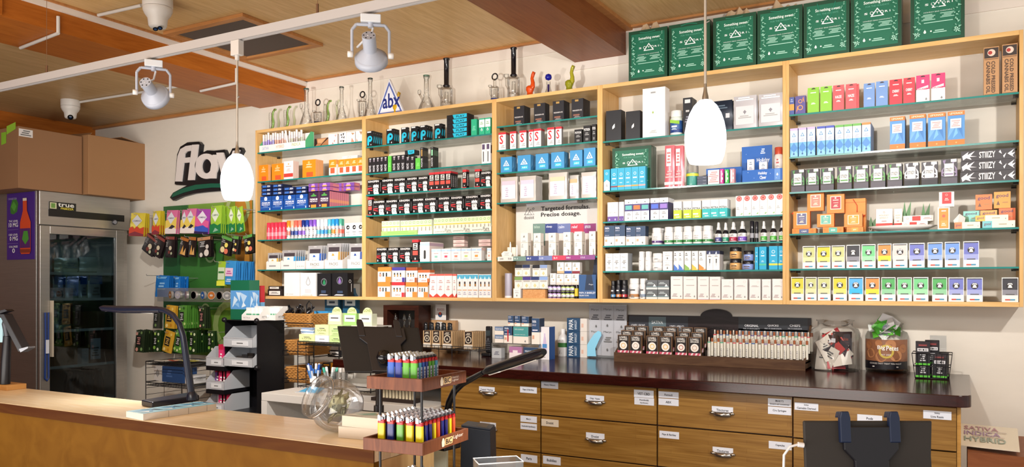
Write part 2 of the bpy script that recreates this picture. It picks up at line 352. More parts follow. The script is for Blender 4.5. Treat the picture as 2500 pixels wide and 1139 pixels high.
# ================================================================ SECURITY CAMERAS AND CONDUITS
CW_ = M('#cdc8c2', .4)
def aC(px, py, zc): r, u = (px-CX)/F*zc, (HY-py)/F*zc; return Vector((r*CS-zc*SN, r*SN+zc*CS, EYE+u))
for px, zc, zt, R, H, lab, two in ((385, 4.03, HI, .072, .155, 'large white security camera dome on the right ceiling above the track', 1), (172, 5.83, LOW, .064, .135, 'small white security camera dome on the left ceiling', 0)):
    v = aC(px, 300, zc); e = empty('security_camera', (v.x, v.y, zt-.0005), lab, 'security camera')
    MB().lathe([(R, 0), (R, -H*.3), (R*.97, -H*.34)], CW_, 30).build('mount_base', e); MB().lathe([(R*.98, -H*.35), (R*.98, -H*.42), (R*.86, -H*.55), (R*.66, -H*.68), (R*.6, -H*.92), (R*.5, -H*.98), (0, -H)], CW_, 30).build('camera_dome', e)
    d = (Vector((0, 0, EYE))-v); d.z = -.6*d.length if not two else -1.6*d.length; d.normalize(); c_ = Vector((0, 0, -H*.8)); q = d.to_track_quat('Z', 'Y').to_matrix().to_4x4()
    for k in ((-1, 1) if two else (0,)): MB().lathe([(0, 0), (R*(.17 if two else .3), 0)], M('#16181c', .15), 18, T=TR(*(c_+d*R*.63+Vector((k*R*.24, 0, 0)))) @ q).lathe([(0, .001), (R*.1, .001)], M('#3a5a8c', .1), 12, T=TR(*(c_+d*R*.63+Vector((k*R*.24, 0, 0)))) @ q).build('camera_lens', e)
def conduit(pts, lab):
    o = pts[0]; one_ = MB()
    for a, b in zip(pts, pts[1:]): one_.tube([a-o, b-o], .009, CW_, 8)
    c_ = one_.build('conduit', None, o); tag(c_, lab, 'conduit', 'white wiring conduits')
conduit([aX(142, 40, -4.03), Vector((-4.03, aX(142, 40, -4.03).y, BM-.01)), aZ(50, 117, BM-.01)], 'white conduit bending under the orange beam at top left')
q = aX(577, 167, -4.03); conduit([q, Vector((-4.03, q.y, BM-.01)), aZ(490, 222, BM-.01)], 'white conduit bending under the orange beam behind the pendant cord')
conduit([aZ(194, 249, LOW-.01), aZ(445, 209, LOW-.01)], 'long white conduit running from the small ceiling camera')
conduit([aZ(345, 13, HI-.01), aZ(240, 37, HI-.01)], 'short white conduit running from the large ceiling camera')
# ================================================================ SHELF PRODUCTS
SNAME = ['top', 'second', 'third', 'fourth', 'fifth', 'sixth']
def shelf_name(c, s): return ('bottom board' if s == len(SHP[c]) else SNAME[s]+' shelf')+' of '+CNAME[c]
MESH = {}
CNT = {}
# kind: (object name, category, description, body colour, front print, right-side print, shape, group phrase)
def carton_mesh(K, W, H, D, side=True):
    mb = MB(); g = .0004; body = K[3]
    mb.box(-W/2, 0, 0, W/2, D, H, M(body, .45)); mb.decal(K[4], (-W/2, 0, 0), (W, 0, 0), (0, 0, H), (0, -g, 0))
    if K[5]: mb.decal(K[5], (W/2, 0, 0), (0, D, 0), (0, 0, H), (g, 0, 0))
    return mb
def hang_mesh(K, W, H, D):
    """carton with a hang tab: slot cut shown as dark rounded hole in the raised tab"""
    mb = carton_mesh(K, W, H*.9, D); mb.prism([(-W/2, D*.4, H*.9), (W/2, D*.4, H*.9), (W/2, D*.4, H), (-W/2, D*.4, H)], (0, .0012, 0), M(K[3], .45))
    mb.poly([(-W*.2, D*.4-.0006, H*.93), (W*.2, D*.4-.0006, H*.93), (W*.12, D*.4-.0006, H*.97), (0, D*.4-.0006, H*.985), (-W*.12, D*.4-.0006, H*.97)], M('#3a2a2a')); return mb
def pouch_mesh(K, W, H, D):
    mb = MB(); m = M(K[3], .3, .15); n = 6; vs = []; fs = []
    def half(s):
        vs = []; fs = []
        for j in range(n+1):
            v = j/n; puff = D/2*math.sin(math.pi*min(1, (1-v)*1.25+.02))**.8 if v > .2 else D/2*(.9+.1*v)
            if v > .88: puff = .0008
            for i in range(n+1):
                u = i/n; q = math.sin(math.pi*min(max(u, .02), .98))**.45; vs.append(((u-.5)*W*(1+.02*math.sin(j*2.3+i)), D/2+s*(puff*q+.0004), v*H))
        for j in range(n):
            for i in range(n): a = j*(n+1)+i; fs.append((a, a+1, a+n+2, a+n+1))
        return vs, fs
    a = half(-1); mb.add(a[0], a[1], m, True); b = half(1); mb.add(b[0], [f[::-1] for f in b[1]], m, True)
    mb.decal(K[4], (-W/2, -.0012, 0), (W, 0, 0), (0, 0, H), (0, -.0003, 0)); return mb
def bottle_mesh(K, W, H, D):
    mb = MB(); R = W*.48; c = K[3].split(','); n = 20
    mb.lathe([(R*.92, 0), (R, H*.03), (R, H*.66), (R*.9, H*.72), (R*.8, H*.75)], M(c[0], .3), n, c=(0, R, 0))
    mb.lathe([(R*.88, H*.75), (R*.88, H*.985), (R*.8, H)], M(c[1], .35), n, c=(0, R, 0))
    if len(c) > 2: mb.lathe([(R*1.01, H*.1), (R*1.01, H*.58)], M(c[2], .4), n, c=(0, R, 0), caps=False)
    if len(c) > 3: mb.lathe([(R*1.02, H*.1), (R*1.02, H*.24)], M(c[3], .4), n, c=(0, R, 0), caps=False)
    mb.decal(K[4], (-W*.3, R-R*1.04, 0), (W*.6, 0, 0), (0, 0, H), (0, -.0006, 0)); return mb
def dropper_mesh(K, W, H, D):
    mb = MB(); R = W*.48; c = K[3].split(','); n = 18
    mb.lathe([(R*.9, 0), (R, H*.03), (R, H*.48), (R*.75, H*.58), (R*.4, H*.62), (R*.4, H*.66)], M(c[0], .12), n, c=(0, R, 0))
    mb.lathe([(R*.5, H*.63), (R*.5, H*.74), (R*.34, H*.76), (R*.32, H*.9), (R*.2, H*.99), (0, H)], M('#f0efee', .4), n, c=(0, R, 0))
    mb.lathe([(R*1.01, H*.05), (R*1.01, H*.44)], M('#f1f0ee', .45), n, c=(0, R, 0), caps=False)
    mb.lathe([(R*1.02, H*.08), (R*1.02, H*.27)], M(c[1], .45), n, c=(0, R, 0), caps=False)
    mb.decal('l #888 .1 .3 .9 .42 3;t #fff .25 .12 .75 .2 '+c[2], (-W*.3, R-R*1.05, 0), (W*.6, 0, 0), (0, 0, H), (0, -.0006, 0)); return mb
def jar_mesh(K, W, H, D):
    mb = MB(); R = W*.49; c = K[3].split(','); n = 22
    mb.lathe([(R*.9, 0), (R, H*.06), (R, H*.58), (R*.92, H*.64)], M(c[0], .2), n, c=(0, R, 0)); mb.lathe([(R*.96, H*.64), (R*.96, H*.97), (R*.9, H)], M(c[1], .25), n, c=(0, R, 0))
    mb.decal(K[4], (-W*.32, -R*.03, 0), (W*.64, 0, 0), (0, 0, H), (0, -.0006, 0)); return mb
def tube_mesh(K, W, H, D):
    mb = MB(); R = W*.46; c = K[3].split(','); n = 14
    mb.lathe([(R, 0), (R, H*.62)], M(c[0], .25), n, c=(0, R, 0)); mb.lathe([(R*.93, H*.62), (R*.93, H*.97), (R*.6, H)], M(c[1], .2), n, c=(0, R, 0))
    if len(c) > 2: mb.lathe([(R*1.02, H*.2), (R*1.02, H*.42)], M(c[2], .3), n, c=(0, R, 0), caps=False)
    mb.decal(K[4], (-W*.22, R-R*1.06, 0), (W*.44, 0, 0), (0, 0, H), (0, -.0004, 0)); return mb
SHAPE = dict(c=carton_mesh, h=hang_mesh, p=pouch_mesh, b=bottle_mesh, d=dropper_mesh, j=jar_mesh, t=tube_mesh)
KING = 't #f4f0ee .06 .82 .94 .95 KINGPEN;p #f2efec .46 .42 .5 .66 .56 .6 .62 .7 .7 .6 .78 .7 .84 .6 .92 .66 .94 .42;e .7 .3 .2 #efeae6;p #efeae6 .56 .0 .5 .2 .9 .2 .97 .0;e .63 .34 .03 #222;e .77 .34 .03 #222;r .62 .2 .78 .23 #222;r .48 .42 .93 .46 #222;r .04 .4 .42 .47 #d5343b;p #d5343b .04 .32 .04 .38 .44 .3 .44 .24;l #888 .06 .54 .4 .6 2;d #f4f0ee .16 .12 .07'
PHONE = lambda a, b: 'r 0 0 1 1 #f3f1ef;r .04 .04 .96 .96 %s;r .04 .2 .96 .5 %s;r .04 .04 .96 .28 #eeeeea;r .06 .935 .94 .965 #222;e .5 .66 .23 #2a2326;p #f0efec .34 .72 .4 .77 .6 .77 .66 .72 .62 .69 .58 .73 .42 .73 .38 .69;p #f0efec .44 .71 .56 .71 .64 .58 .36 .58;l #555 .22 .28 .78 .34 1;r .2 .07 .5 .12 #c8483f;r .5 .07 .8 .12 #3a8fb5' % (a, b)
STII = lambda a, g: 'r 0 .0 1 .24 %s;p %s .02 .55 .2 .7 .1 .5 .3 .5 .06 .4 .2 .3 .0 .34;p %s .98 .6 .8 .75 .9 .5 .7 .5 .94 .4 .8 .3 1 .3;p %s .1 .95 .2 .75 .3 .98;p %s .6 .98 .75 .78 .9 .96;r .2 .3 .78 .82 #efece6;t #555 .26 .5 .72 .64 STIIIZY;r .24 .36 .74 .42 %s;r .6 .87 .95 .99 #f4f2ee' % (a, g, g, g, g, g)
K = {
 'orange': ('carton', 'box', 'orange flat gummy pack', '#f08a1e', 'r .3 .04 .8 .3 #d9582b;l #fbe3c0 .3 .7 .7 .77 1;e .5 .84 .08 #f7b868;l #fbd9a8 .25 .55 .75 .66 2', 'r .0 .0 1 1 #f6a552;r .3 0 .5 1 #f0d9c4'),
 'orangew': ('carton', 'box', 'white flat pack with red band', '#f3ece6', 'e .5 .84 .08 #e9b48a;l #b98 .2 .68 .8 .74 1;l #caa .25 .42 .75 .6 3;r 0 .12 1 .32 #c9403a', 'r .0 .0 1 1 #efe2d6;r .4 0 .6 1 #d9582b'),
 'osmall': ('carton', 'box', 'small orange and white carton', '#f6efe6', 'r .0 .5 1 1 #f08a1e;r .2 .12 .8 .48 #d45a3a;l #fbd9a8 .2 .66 .8 .86 3', 'r 0 .7 1 1 #f3a650'),
 'blue': ('carton', 'box', 'royal blue pre-roll box', '#1c4fa0', 't #e8eefc .14 .48 .86 .6 PREMIUM;t #e8eefc .14 .36 .86 .46 PRE-ROLLS;e .5 .82 .14 #dfe8f8;n #cfe0ff .3 .26 .7 .32 5 PACK;r .08 .2 .92 .22 #7fb0ee;r .08 .68 .92 .7 #7fb0ee;d #fff .88 .1 .06', 'r 0 .6 1 1 #16396f'),
 'navylay': ('carton', 'box', 'dark blue box laid flat', '#1d2b58', 'r .1 .2 .5 .8 #3d6fc0;t #dfe8f8 .55 .25 .9 .75 5;r .0 .0 1 .1 #0d1530', 'r 0 0 1 1 #141d3c'),
 'purple': ('carton', 'box', 'black and purple pre-roll box', '#3a2440', 't #f0e8ee .14 .48 .86 .6 PREMIUM;t #f0e8ee .14 .36 .86 .46 PRE-ROLLS;p #4f9a4a .3 .72 .2 .78 .4 .84 .5 .95 .6 .84 .8 .78 .7 .72;r .25 0 .75 .2 #e8923a;d #fff .1 .12 .06', 'r 0 0 1 1 #d07a8a;r 0 .3 1 .5 #e89a78'),
 'purplelay': ('carton', 'box', 'purple box laid flat', '#7a4aa0', 'r .3 .05 .7 .5 #e8a04a;r .35 .4 .65 .9 #b98ae0', 'r 0 0 1 1 #c56f95;r .2 .2 .8 .7 #dc8a80'),
 'redtube': ('capped_tube', 'tube', 'red plastic pre-roll tube', '#e8455c,#e23a52,#f08a96', ''),
 'vape': ('vape_pen', 'vape', 'slim vape pen', '', ''),
 'ostrich': ('carton', 'box', 'white box with round black logo', '#f3f1ee', 'e .5 .68 .28 #1c1a1a;p #eee .35 .66 .6 .74 .7 .66 .5 .62;l #777 .2 .29 .8 .37 1;l #999 .3 .12 .8 .26 2', ''),
 'appbox': ('carton', 'box', 'white vaporizer box', '#f3f2f1', 'n #999 .1 .06 .6 .11 Craft Cannabis', ''),
 'appdrop': ('carton', 'box', 'white box with drop logo', '#f1f0ef', 'd #b9b9bd .5 .62 .2;d #e8e8ec .5 .6 .13;r .3 .12 .7 .3 #d9d9dd', ''),
 'blkgreen': ('carton', 'box', 'black box with green drop', '#1c1c20', 'o .5 .62 .22 #6a6a72;d #2e8a5a .52 .6 .14;r .3 .14 .65 .26 #3a4a66', ''),
 'blkpurp': ('carton', 'box', 'black box with violet drop', '#18181c', 'o .5 .68 .2 #6a6a72;d #8a6ab0 .5 .66 .13;r .35 .14 .7 .24 #3a4a66', 'r .6 .2 .68 .55 #f0f0f0;o .4 .65 .18 #f0f0f0'),
 'blkslide': ('carton', 'box', 'low dark box with white label', '#2c2420', 'r .1 .15 .85 .75 #efe9e2;l #555 .2 .35 .75 .6 2', ''),
 'pcyan': ('carton', 'box', 'black box with cyan curl', '#17171b', 'r .1 .9 .7 .98 #e8e8e8;e .5 .5 .38 #22b8d8;r .12 .08 .4 .5 #22b8d8;e .55 .52 .12 #17171b;d #f0f0f0 .7 .12 .08', 'p #22b8d8 .1 .3 .5 .7 .9 .6 .6 .2;e .3 .85 .08 #ddd'),
 'play': ('carton', 'box', 'black box with cyan end', '#1d1d22', 'p #26bcdc .28 .98 .34 .1 .5 .04 .95 .2 .95 .98;t #16303c .45 .3 .85 .75 PLAY', ''),
 'green': ('carton', 'box', 'plain sea green carton', '#2fae84', 'l #7fd0b4 .2 .3 .8 .6 3', ''),
 'greenw': ('carton', 'box', 'green and white carton with leaf loop', '#2fae84', 'r 0 .45 1 .92 #eef4ee;d #fff .5 .3 .22;d #2fae84 .5 .28 .12;l #9b9 .2 .6 .8 .8 2', ''),
 'nove': ('carton', 'box', 'slim black vape box', '#1d1c20', 'T #cfcfd4 .2 .1 .75 .5 NOVE;r .35 .72 .7 .9 #8a7f8a;r .3 .88 .8 .94 #bbb', 'r .1 .1 .2 .9 #2c2c32'),
 'lime': ('carton', 'box', 'plain bright green carton', '#5fc04a', 'l #8fe07a .2 .3 .8 .6 3', ''),
 'novetall': ('carton', 'box', 'tall black vape box', '#1a1a1d', 'r .3 .6 .65 .9 #c9a05a;T #e0e0e4 .25 .1 .7 .5 NOVE;r .2 .93 .8 .97 #888', 'r .2 .6 .5 .85 #8a7f5a;r .2 .1 .4 .3 #777'),
 'mintall': ('carton', 'box', 'tall black box with mint window', '#1a1d1c', 'r .25 .6 .7 .88 #9adcb0;T #e0e0e4 .25 .1 .7 .5 NOVE;r .2 .93 .8 .97 #888', 'r .2 .6 .5 .85 #7fb08a'),
 'bwslim': ('carton', 'box', 'slim white carton with dark print', '#eeeae8', 'r .1 .7 .7 .95 #5a4a6a;r .3 .1 .5 .6 #444', 'r 0 .5 1 .9 #3a3440'),
 'king': ('carton', 'box', 'black cartridge box with crowned face', '#151316', KING, 'T #f4f0ee .3 .2 .6 .8 KINGPEN'),
 'kingred': ('carton', 'box', 'black box with red ends', '#1b1518', 'r 0 .88 1 1 #d5343b;r .15 .55 .85 .84 #e8e2dc;r .1 .3 .9 .5 #e2564a;l #1b1518 .2 .58 .8 .82 3;d #fff .5 .14 .14;r 0 0 1 .05 #d5343b', 'T #f4f0ee .3 .15 .65 .75 KINGPEN;r 0 .9 1 1 #d5343b'),
 'leafpk': ('carton', 'box', 'pale green leaf cartridge pack', '#eef2dc', 'r 0 .68 1 .97 #dff0c0;o .5 .84 .3 #6fae5a;r 0 .56 1 .64 #e3cc5a;r .3 .12 .7 .54 #cfc9b8;r .42 .12 .58 .5 #9a9484;r 0 0 1 .1 #c8e0a0', ''),
 'pinkpk': ('carton', 'box', 'white box with pale blue top', '#f2eeec', 'r 0 .78 1 .93 #bcd8ee;p #f2eeec .42 .78 .5 .92 .58 .78;l #caa .25 .58 .75 .68 1;r .35 .3 .65 .46 %C;l #ccc .2 .1 .8 .22 2', 'r 0 .8 1 1 #ecc8c0'),
 'slotbox': ('carton', 'box', 'white box with dark oval slot', '#f1eeec', 'r 0 .8 1 .94 #bcd8ee;r .4 .2 .62 .5 #3a3a3a;e .51 .52 .11 #3a3a3a;e .51 .2 .11 #3a3a3a', 'r 0 0 1 1 #efdcd6;r 0 .8 1 .95 #c8a8b8'),
 'pinklay': ('carton', 'box', 'pink box laid flat', '#f0cfc6', 'r 0 .0 1 .12 #b08a84;l #c9a0a0 .2 .3 .8 .7 2', ''),
 'owin': ('carton', 'box', 'cartridge box with vial windows', '#f4efe8', 'r 0 .78 1 1 %C;r .14 .36 .24 .62 #333;r .38 .36 .48 .62 #333;r .62 .36 .72 .62 #333;r .15 .38 .23 .5 #d9a05a;r .39 .38 .47 .5 #d9a05a;r .63 .38 .71 .5 #d9a05a;n #b66 .3 .1 .7 .2 abx;r .8 0 1 .3 %C', 'r 0 .78 1 1 %C;r 0 0 1 .3 %C'),
 'ofull': ('carton', 'box', 'orange box with vial windows', '#e88a3c', 'r 0 .0 1 .7 #f4efe8;r .14 .36 .24 .62 #333;r .38 .36 .48 .62 #333;r .62 .36 .72 .62 #333;r .6 0 1 .35 #e88a3c;e .2 .45 .1 #d98;', 'r 0 0 1 .8 #f0dcc8'),
 'redrib': ('carton', 'box', 'tall white box with red triangle base', '#f3efed', 'p #d34436 0 0 0 .16 .5 .02 1 .16 1 0;r 0 .92 1 1 #e0685c;p #f5f0ee .4 .04 .5 .12 .6 .04;l #c99 .25 .3 .7 .5 3;l #caa .25 .6 .8 .75 2', 'r 0 0 1 .16 #d34436;r 0 .92 1 1 #e0685c'),
 'bluewin': ('carton', 'box', 'tall white box with sky top', '#f2efee', 'r 0 .8 1 .97 #4fb4d8;p #e8f4fa .3 .8 .5 .92 .7 .8;r .35 .48 .65 .68 #3c3434;r .4 .5 .6 .58 #c98a3a;r .1 .3 .9 .34 #e9b48a;l #b9b9c9 .2 .1 .8 .26 2', ''),
 'reserve': ('carton', 'box', 'matt black reserve carton', '#1f2027', 'r .3 .86 .6 .96 #b08a4a;t #cfcac8 .1 .36 .9 .43 RESERVE;r .15 .12 .7 .2 #8a5a4a;l #999 .2 .02 .8 .1 2', 'r .1 .0 .2 1 #26272e'),
 'sred': ('carton', 'box', 'white carton with red S', '#f3f0ee', 'r 0 .88 1 1 #d9303c;t #d9303c .14 .34 .66 .84 S;l #999 .3 .1 .9 .28 3;e .78 .55 .07 #ccc', 'r 0 0 1 1 #8f8a88;r 0 .88 1 1 #b02830'),
 'potion': ('carton', 'box', 'black potion carton', '#15151a', 't #eee .1 .68 .9 .84 POTION;l #999 .2 .4 .8 .6 2;r .3 .1 .7 .25 #777', ''),
 'tri': ('carton', 'box', 'sky blue carton with triangle', '#3f8fc4', 'p #eaf4fb .5 .8 .22 .42 .78 .42;p #3f8fc4 .5 .7 .34 .47 .66 .47;e .5 .54 .06 #eaf4fb;r .3 .12 .8 .34 #35b9d6;n #eaf4fb .35 .18 .75 .28 ABX', 'p #6fb2dc .1 .2 .6 .8 .9 .4'),
 'foil': ('foil_pouch', 'pouch', 'silver foil pouch', '#c9c3bd', 'r .1 .14 .9 .84 #f2eef4;r .1 .68 .9 .84 %C;l #b9a9c0 .3 .2 .5 .6 5;r .68 .16 .8 .24 #ddd', '', 'p'),
 'slimdose': ('carton', 'box', 'slim cream dose pen box', '#efe9df', 'r .04 .6 .96 .62 #bdb5a8;p #8a8580 .3 .82 .5 .92 .6 .82;T #555 .55 .06 .85 .3 %W;r .2 .66 .7 .68 #aaa;l #aaa .1 .4 .4 .55 3', 'r 0 .6 1 .62 #bdb5a8;V #555 .3 .1 .6 .5 dosist'),
 'jarbox': ('carton', 'box', 'white carton with dark top', '#efebe4', 'r 0 .72 1 1 %C;r .1 .56 .9 .7 #b9b4ac;p #d8cf9a .3 .25 .5 .45 .7 .25 .5 .08;d #c9c4ba .85 .12 .08', ''),
 'tea': ('carton', 'box', 'cream tea carton', '#f1ede8', 'r 0 .0 1 .22 %C;l #887 .15 .6 .5 .9 3;e .6 .42 .12 #c9a87a', ''),
 'canp': ('small_can', 'can', 'small striped shot can', '%C,#2a2430,#f1eef2,#3a2a50', 'l #666 .2 .3 .8 .5 2', '', 'b'),
 'redbox': ('carton', 'box', 'plain black gift carton', '#14161d', 'p #f4f4f4 .42 .46 .5 .52 .58 .56 .58 .44 .5 .4 .42 .38', ''),
 'bigwhite': ('carton', 'box', 'large plain white box with leaf', '#ece9e8', 'd #9cb85a .46 .5 .05;l #999 .36 .88 .58 .93 1;l #aaa .3 .08 .65 .14 3', ''),
 'powder': ('supplement_bottle', 'bottle', 'white capped bottle with green swirl label', '#dfe8e0,#f2f2f0,#2f5a9a,#1f3d80', 'p #8fc43a -.1 .62 1.1 .55 1.1 .42 -.1 .5;l #fff .1 .28 .8 .4 1;l #cde .1 .2 .8 .28 2', '', 'b'),
 'blkpack': ('carton', 'box', 'black patterned tall pack', '#1b1d24', 'r .2 .85 .8 .95 #ddd;l #bbb .3 .58 .7 .68 1;l #889 .2 .3 .8 .5 3', ''),
 'blkpouch': ('foil_pouch', 'pouch', 'black foil pouch', '#1a2638', 'l #567 .2 .7 .8 .85 2;r .7 .4 .9 .55 #cfd2d8', '', 'p'),
 'silver': ('foil_pouch', 'pouch', 'silver foil pouch with maple leaf', '#c5c3c8', 'r .1 .12 .9 .68 #d9d7da;p #8a8890 .5 .56 .42 .5 .46 .47 .5 .42 .54 .47 .58 .5;l #aaa .2 .3 .8 .4 2;l #fff .1 .84 .9 .96 2', '', 'p'),
 'teal': ('carton', 'box', 'teal sleep aid carton', '#1fa3c8', 'o .5 .72 .2 #dff2f8;l #dff2f8 .2 .48 .8 .58 1;r .0 .14 1 .2 %C;l #bfe4f0 .3 .3 .7 .36 1', ''),
 'tealw': ('carton', 'box', 'teal carton with white wave', '#1fa3c8', 'p #f2f0ee 0 0 0 .4 .5 .52 1 .4 1 0;o .5 .8 .18 #dff2f8;l #888 .3 .2 .7 .3 2', ''),
 'pinkpouch': ('foil_pouch', 'pouch', 'pink tall pouch with white panel', '#d9707a', 'r .2 .5 .7 .92 #f2e0e0;l #c77 .25 .55 .65 .85 4;r 0 .05 1 .12 #f0d8d4;l #eaa .1 .2 .9 .4 3', '', 'p'),
 'waterb': ('clear_tumbler', 'tumbler', 'clear tall tumbler with yellow strip', '', ''),
 'litbox': ('carton', 'box', 'white striped short carton', '#f0ecec', 'l #d99 .05 .1 .95 .9 6', 'r 0 0 1 1 #e8dede'),
 'sticky': ('carton', 'box', 'slim carton', '%C', 'r .2 .1 .5 .9 #fff;l #ddd .6 .2 .9 .8 2', ''),
 'hcbox': ('carton', 'box', 'small white sample carton', '#f2eff2', 'l #89a .3 .6 .75 .85 2;l #99a .2 .3 .8 .5 2;r 0 0 1 .12 #dfe4f0', 'r 0 0 1 1 #b9bfd4'),
 'redcan': ('tall_canister', 'canister', 'tall white and red canister', '#f3e9e4,#d3553c,#f6f2ef,#d3553c', 'l #c66 .2 .4 .7 .6 2;l #caa .2 .3 .8 .36 2', '', 'b'),
 'vet': ('carton', 'box', 'white carton with purple base', '#f0edef', 'r 0 0 1 .26 #6a4a9a;n #888 .1 .42 .9 .5 VET-CBD;o .5 .8 .14 #bbb;d #eee .2 .1 .08;d #eee .75 .1 .08', ''),
 'hum': ('carton', 'box', 'white and violet band tincture box', '#f1eff2', 'r 0 .45 1 .78 #3c3478;r .08 .52 .9 .72 %C;p #555 .4 .84 .5 .9 .6 .84;l #999 .3 .25 .8 .38 2;d #888 .45 .12 .1', 'r 0 .0 1 .8 #2a2568'),
 'petra': ('carton', 'box', 'mint tin carton', '#ecebee', 'r 0 0 1 .5 %C;t #3a4a3a .05 .5 .95 .62 PETRA;r .1 .2 .7 .28 #fff;l #fff .3 .06 .8 .14 1', 'r 0 0 1 .5 %C'),
 'rose': ('carton', 'box', 'slim white carton with red rose', '#f3f0ed', 'e .45 .86 .36 #e2605c;o .45 .86 .22 #f2b0aa;e .45 .86 .1 #c9403f;l #bbb .1 .3 .5 .45 2;e .75 .12 .13 #8aba6a;e .68 .15 .12 #f3f0ed', ''),
 'papa': ('carton', 'box', 'navy and cream releaf carton', '#f0e8df', 'r 0 .46 1 1 #2c4668;t #eef .08 .82 .5 .92 PAPA;n #dde .08 .72 .5 .77 BARKLEY;n #dde .08 .5 .5 .54 RELEAF;r .1 .2 .3 .32 #e0a98a;d #777 .72 .12 .09', 'r 0 .46 1 1 #1d2f4a'),
 'pill': ('pill_bottle', 'bottle', 'white pill bottle', '#eeeceb,#f1efee,#f4f2f0,%C', 'n #777 .1 .42 .9 .48 CAPSULES;l #aaa .1 .28 .9 .38 2;e .5 .17 .1 #fff', '', 'b'),
 'drop': ('dropper_bottle', 'bottle', 'dark dropper bottle, white cap', '#1a1a20,%C,%W', '', '', 'd'),
 'blkvial': ('capped_tube', 'tube', 'black tube with silver band', '#16161c,#22222a,#a0a0a8', '', '', 't'),
 'mary': ('carton', 'box', 'white and grey tall carton', '#f0eeee', 'n #666 .2 .74 .8 .82 Mary\'s;l #888 .2 .45 .8 .62 3;d #777 .5 .42 .1;l #aaa .25 .14 .75 .24 2', 'r 0 0 1 1 #a9adb3'),
 'marypill': ('pill_bottle', 'bottle', 'slim white bottle with grey print', '#efedec,#f2f0ef,#f4f2f1', 'n #777 .1 .5 .9 .56 Mary\'s;d #999 .5 .25 .12', '', 'b'),
 'maryjar': ('lidded_jar', 'jar', 'white squat balm jar', '#efedec,#f1efee', 'l #888 .2 .28 .8 .44 1;r .7 .1 .95 .4 #ccc', '', 'j'),
 'sqwhite': ('carton', 'box', 'small square white carton', '#f0eeed', 'n #888 .25 .72 .75 .82 Mary\'s;l #aaa .2 .5 .8 .64 2;d #888 .5 .25 .12', ''),
 'care': ('carton', 'box', 'white carton with coloured corner', '#edebe9', 'p %C 0 0 0 .32 1 .05 1 0;l #777 .1 .74 .5 .92 2;l #aaa .1 .5 .6 .65 2;d #eee .8 .07 .1', ''),
 'dropico': ('carton', 'box', 'white carton with dropper icon', '#f0eeed', 'r 0 .82 1 1 #26315c;p #dfe8f8 .3 .84 .5 .98 .6 .84;e .5 .55 .1 #2a2326;r .44 .36 .56 .55 #2a2326;r .49 .22 .51 .36 #2a2326;l #999 .2 .68 .8 .76 2', 'r 0 0 1 1 #d9d5d6;r 0 .82 1 1 #1a2140'),
 'amber': ('lidded_jar', 'jar', 'black lidded balm jar', '%C,#1c1c22', 'l #5a4028 .1 .28 .9 .44 1;l #8a6a48 .1 .12 .9 .24 2', '', 'j'),
 'cyanbox': ('carton', 'box', 'tall bright cyan carton', '#17a6d2', 'o .5 .76 .2 #dff6fc;l #dff6fc .25 .56 .75 .64 1;r .0 .18 1 .26 %C;l #bfeaf6 .3 .32 .7 .4 2', ''),
 'blkbot': ('supplement_bottle', 'bottle', 'black capped supplement bottle', '#17171d,#15151a,#26262e,%C', 'l #ddd .1 .38 .9 .5 1;r .5 .1 .9 .22 #ccc', '', 'b'),
 'wbot': ('supplement_bottle', 'bottle', 'white capped wide bottle', '#e9e7e6,#f1efee,#e3e1e2,%C', 'l #555 .1 .38 .9 .5 1;r -.2 .2 .1 .5 #555;l #888 .2 .06 .8 .2 2', '', 'b'),
 'grey': ('carton', 'box', 'grey balm carton', '#5c6064', 'r 0 0 1 .22 #cfd6d6;p #e8eaea .6 .3 .75 .6 .9 .3;l #b9c4c6 .1 .55 .7 .8 2;r 0 .28 1 .32 #8fb5bb', ''),
 'elf': ('carton', 'box', 'tall off-white bath carton', '#e9e2df', 'l #b9adab .2 .84 .8 .88 1;l #b9adab .2 .58 .85 .64 1;l #a99 .1 .1 .6 .26 3;d #888 .85 .13 .07;r 0 0 1 .025 %C', ''),
 'elf2': ('carton', 'box', 'squarer off-white carton', '#ebe5e3', 'o .78 .86 .1 #d8d2d0;l #b9adab .15 .62 .85 .7 2;l #a99 .1 .1 .6 .26 3;d #888 .82 .14 .07', ''),
 'seed': ('carton', 'box', 'violet and orange vine pattern carton', '#5a5290', 'p #e08a4a .1 .1 .3 .3 .2 .5;p #e08a4a .7 .8 .9 .6 .8 .95;o .5 .7 .2 #e8a05a;o .5 .35 .26 #e8a05a', ''),
 'glow': ('carton', 'box', 'orange and blue slim carton', '#4a5a9a', 'r 0 .25 1 .6 #e09a4a;l #9ac .2 .7 .8 .9 2', ''),
 'hang': ('hang_tab_carton', 'box', 'hang tab vape carton', '%C', 'l #fff .25 .84 .75 .9 1;t #fff .22 .52 .78 .64 %W;l #fff .3 .36 .7 .44 2', '', 'h'),
 'bal': ('hang_tab_carton', 'box', 'pink and white hang tab carton', '#e23a72', 'r 0 0 1 .5 #f3eff0;p #e23a72 0 .5 0 .62 1 .62 1 .6;p #f3eff0 .1 .45 .1 .55 .9 .66 .9 .56;t #c9305f .16 .49 .84 .57 BALANCE;r .4 .76 .6 .9 #f4d0dc;d #888 .75 .1 .1', '', 'h'),
 'kraft': ('carton', 'box', 'tall kraft cold pressed oil box', '#b98a5c', 'r .04 .77 .96 .98 #33241e;e .5 .88 .26 #d9c4b4;e .42 .88 .14 #a83028;V #3a2218 .16 .04 .42 .7 CANNABIS OIL;V #3a2218 .5 .04 .74 .7 COLD PRESSED;r .05 .01 .95 .015 #5a3a28;r .05 .74 .95 .75 #5a3a28', 'r 0 0 1 1 #6a4a34'),
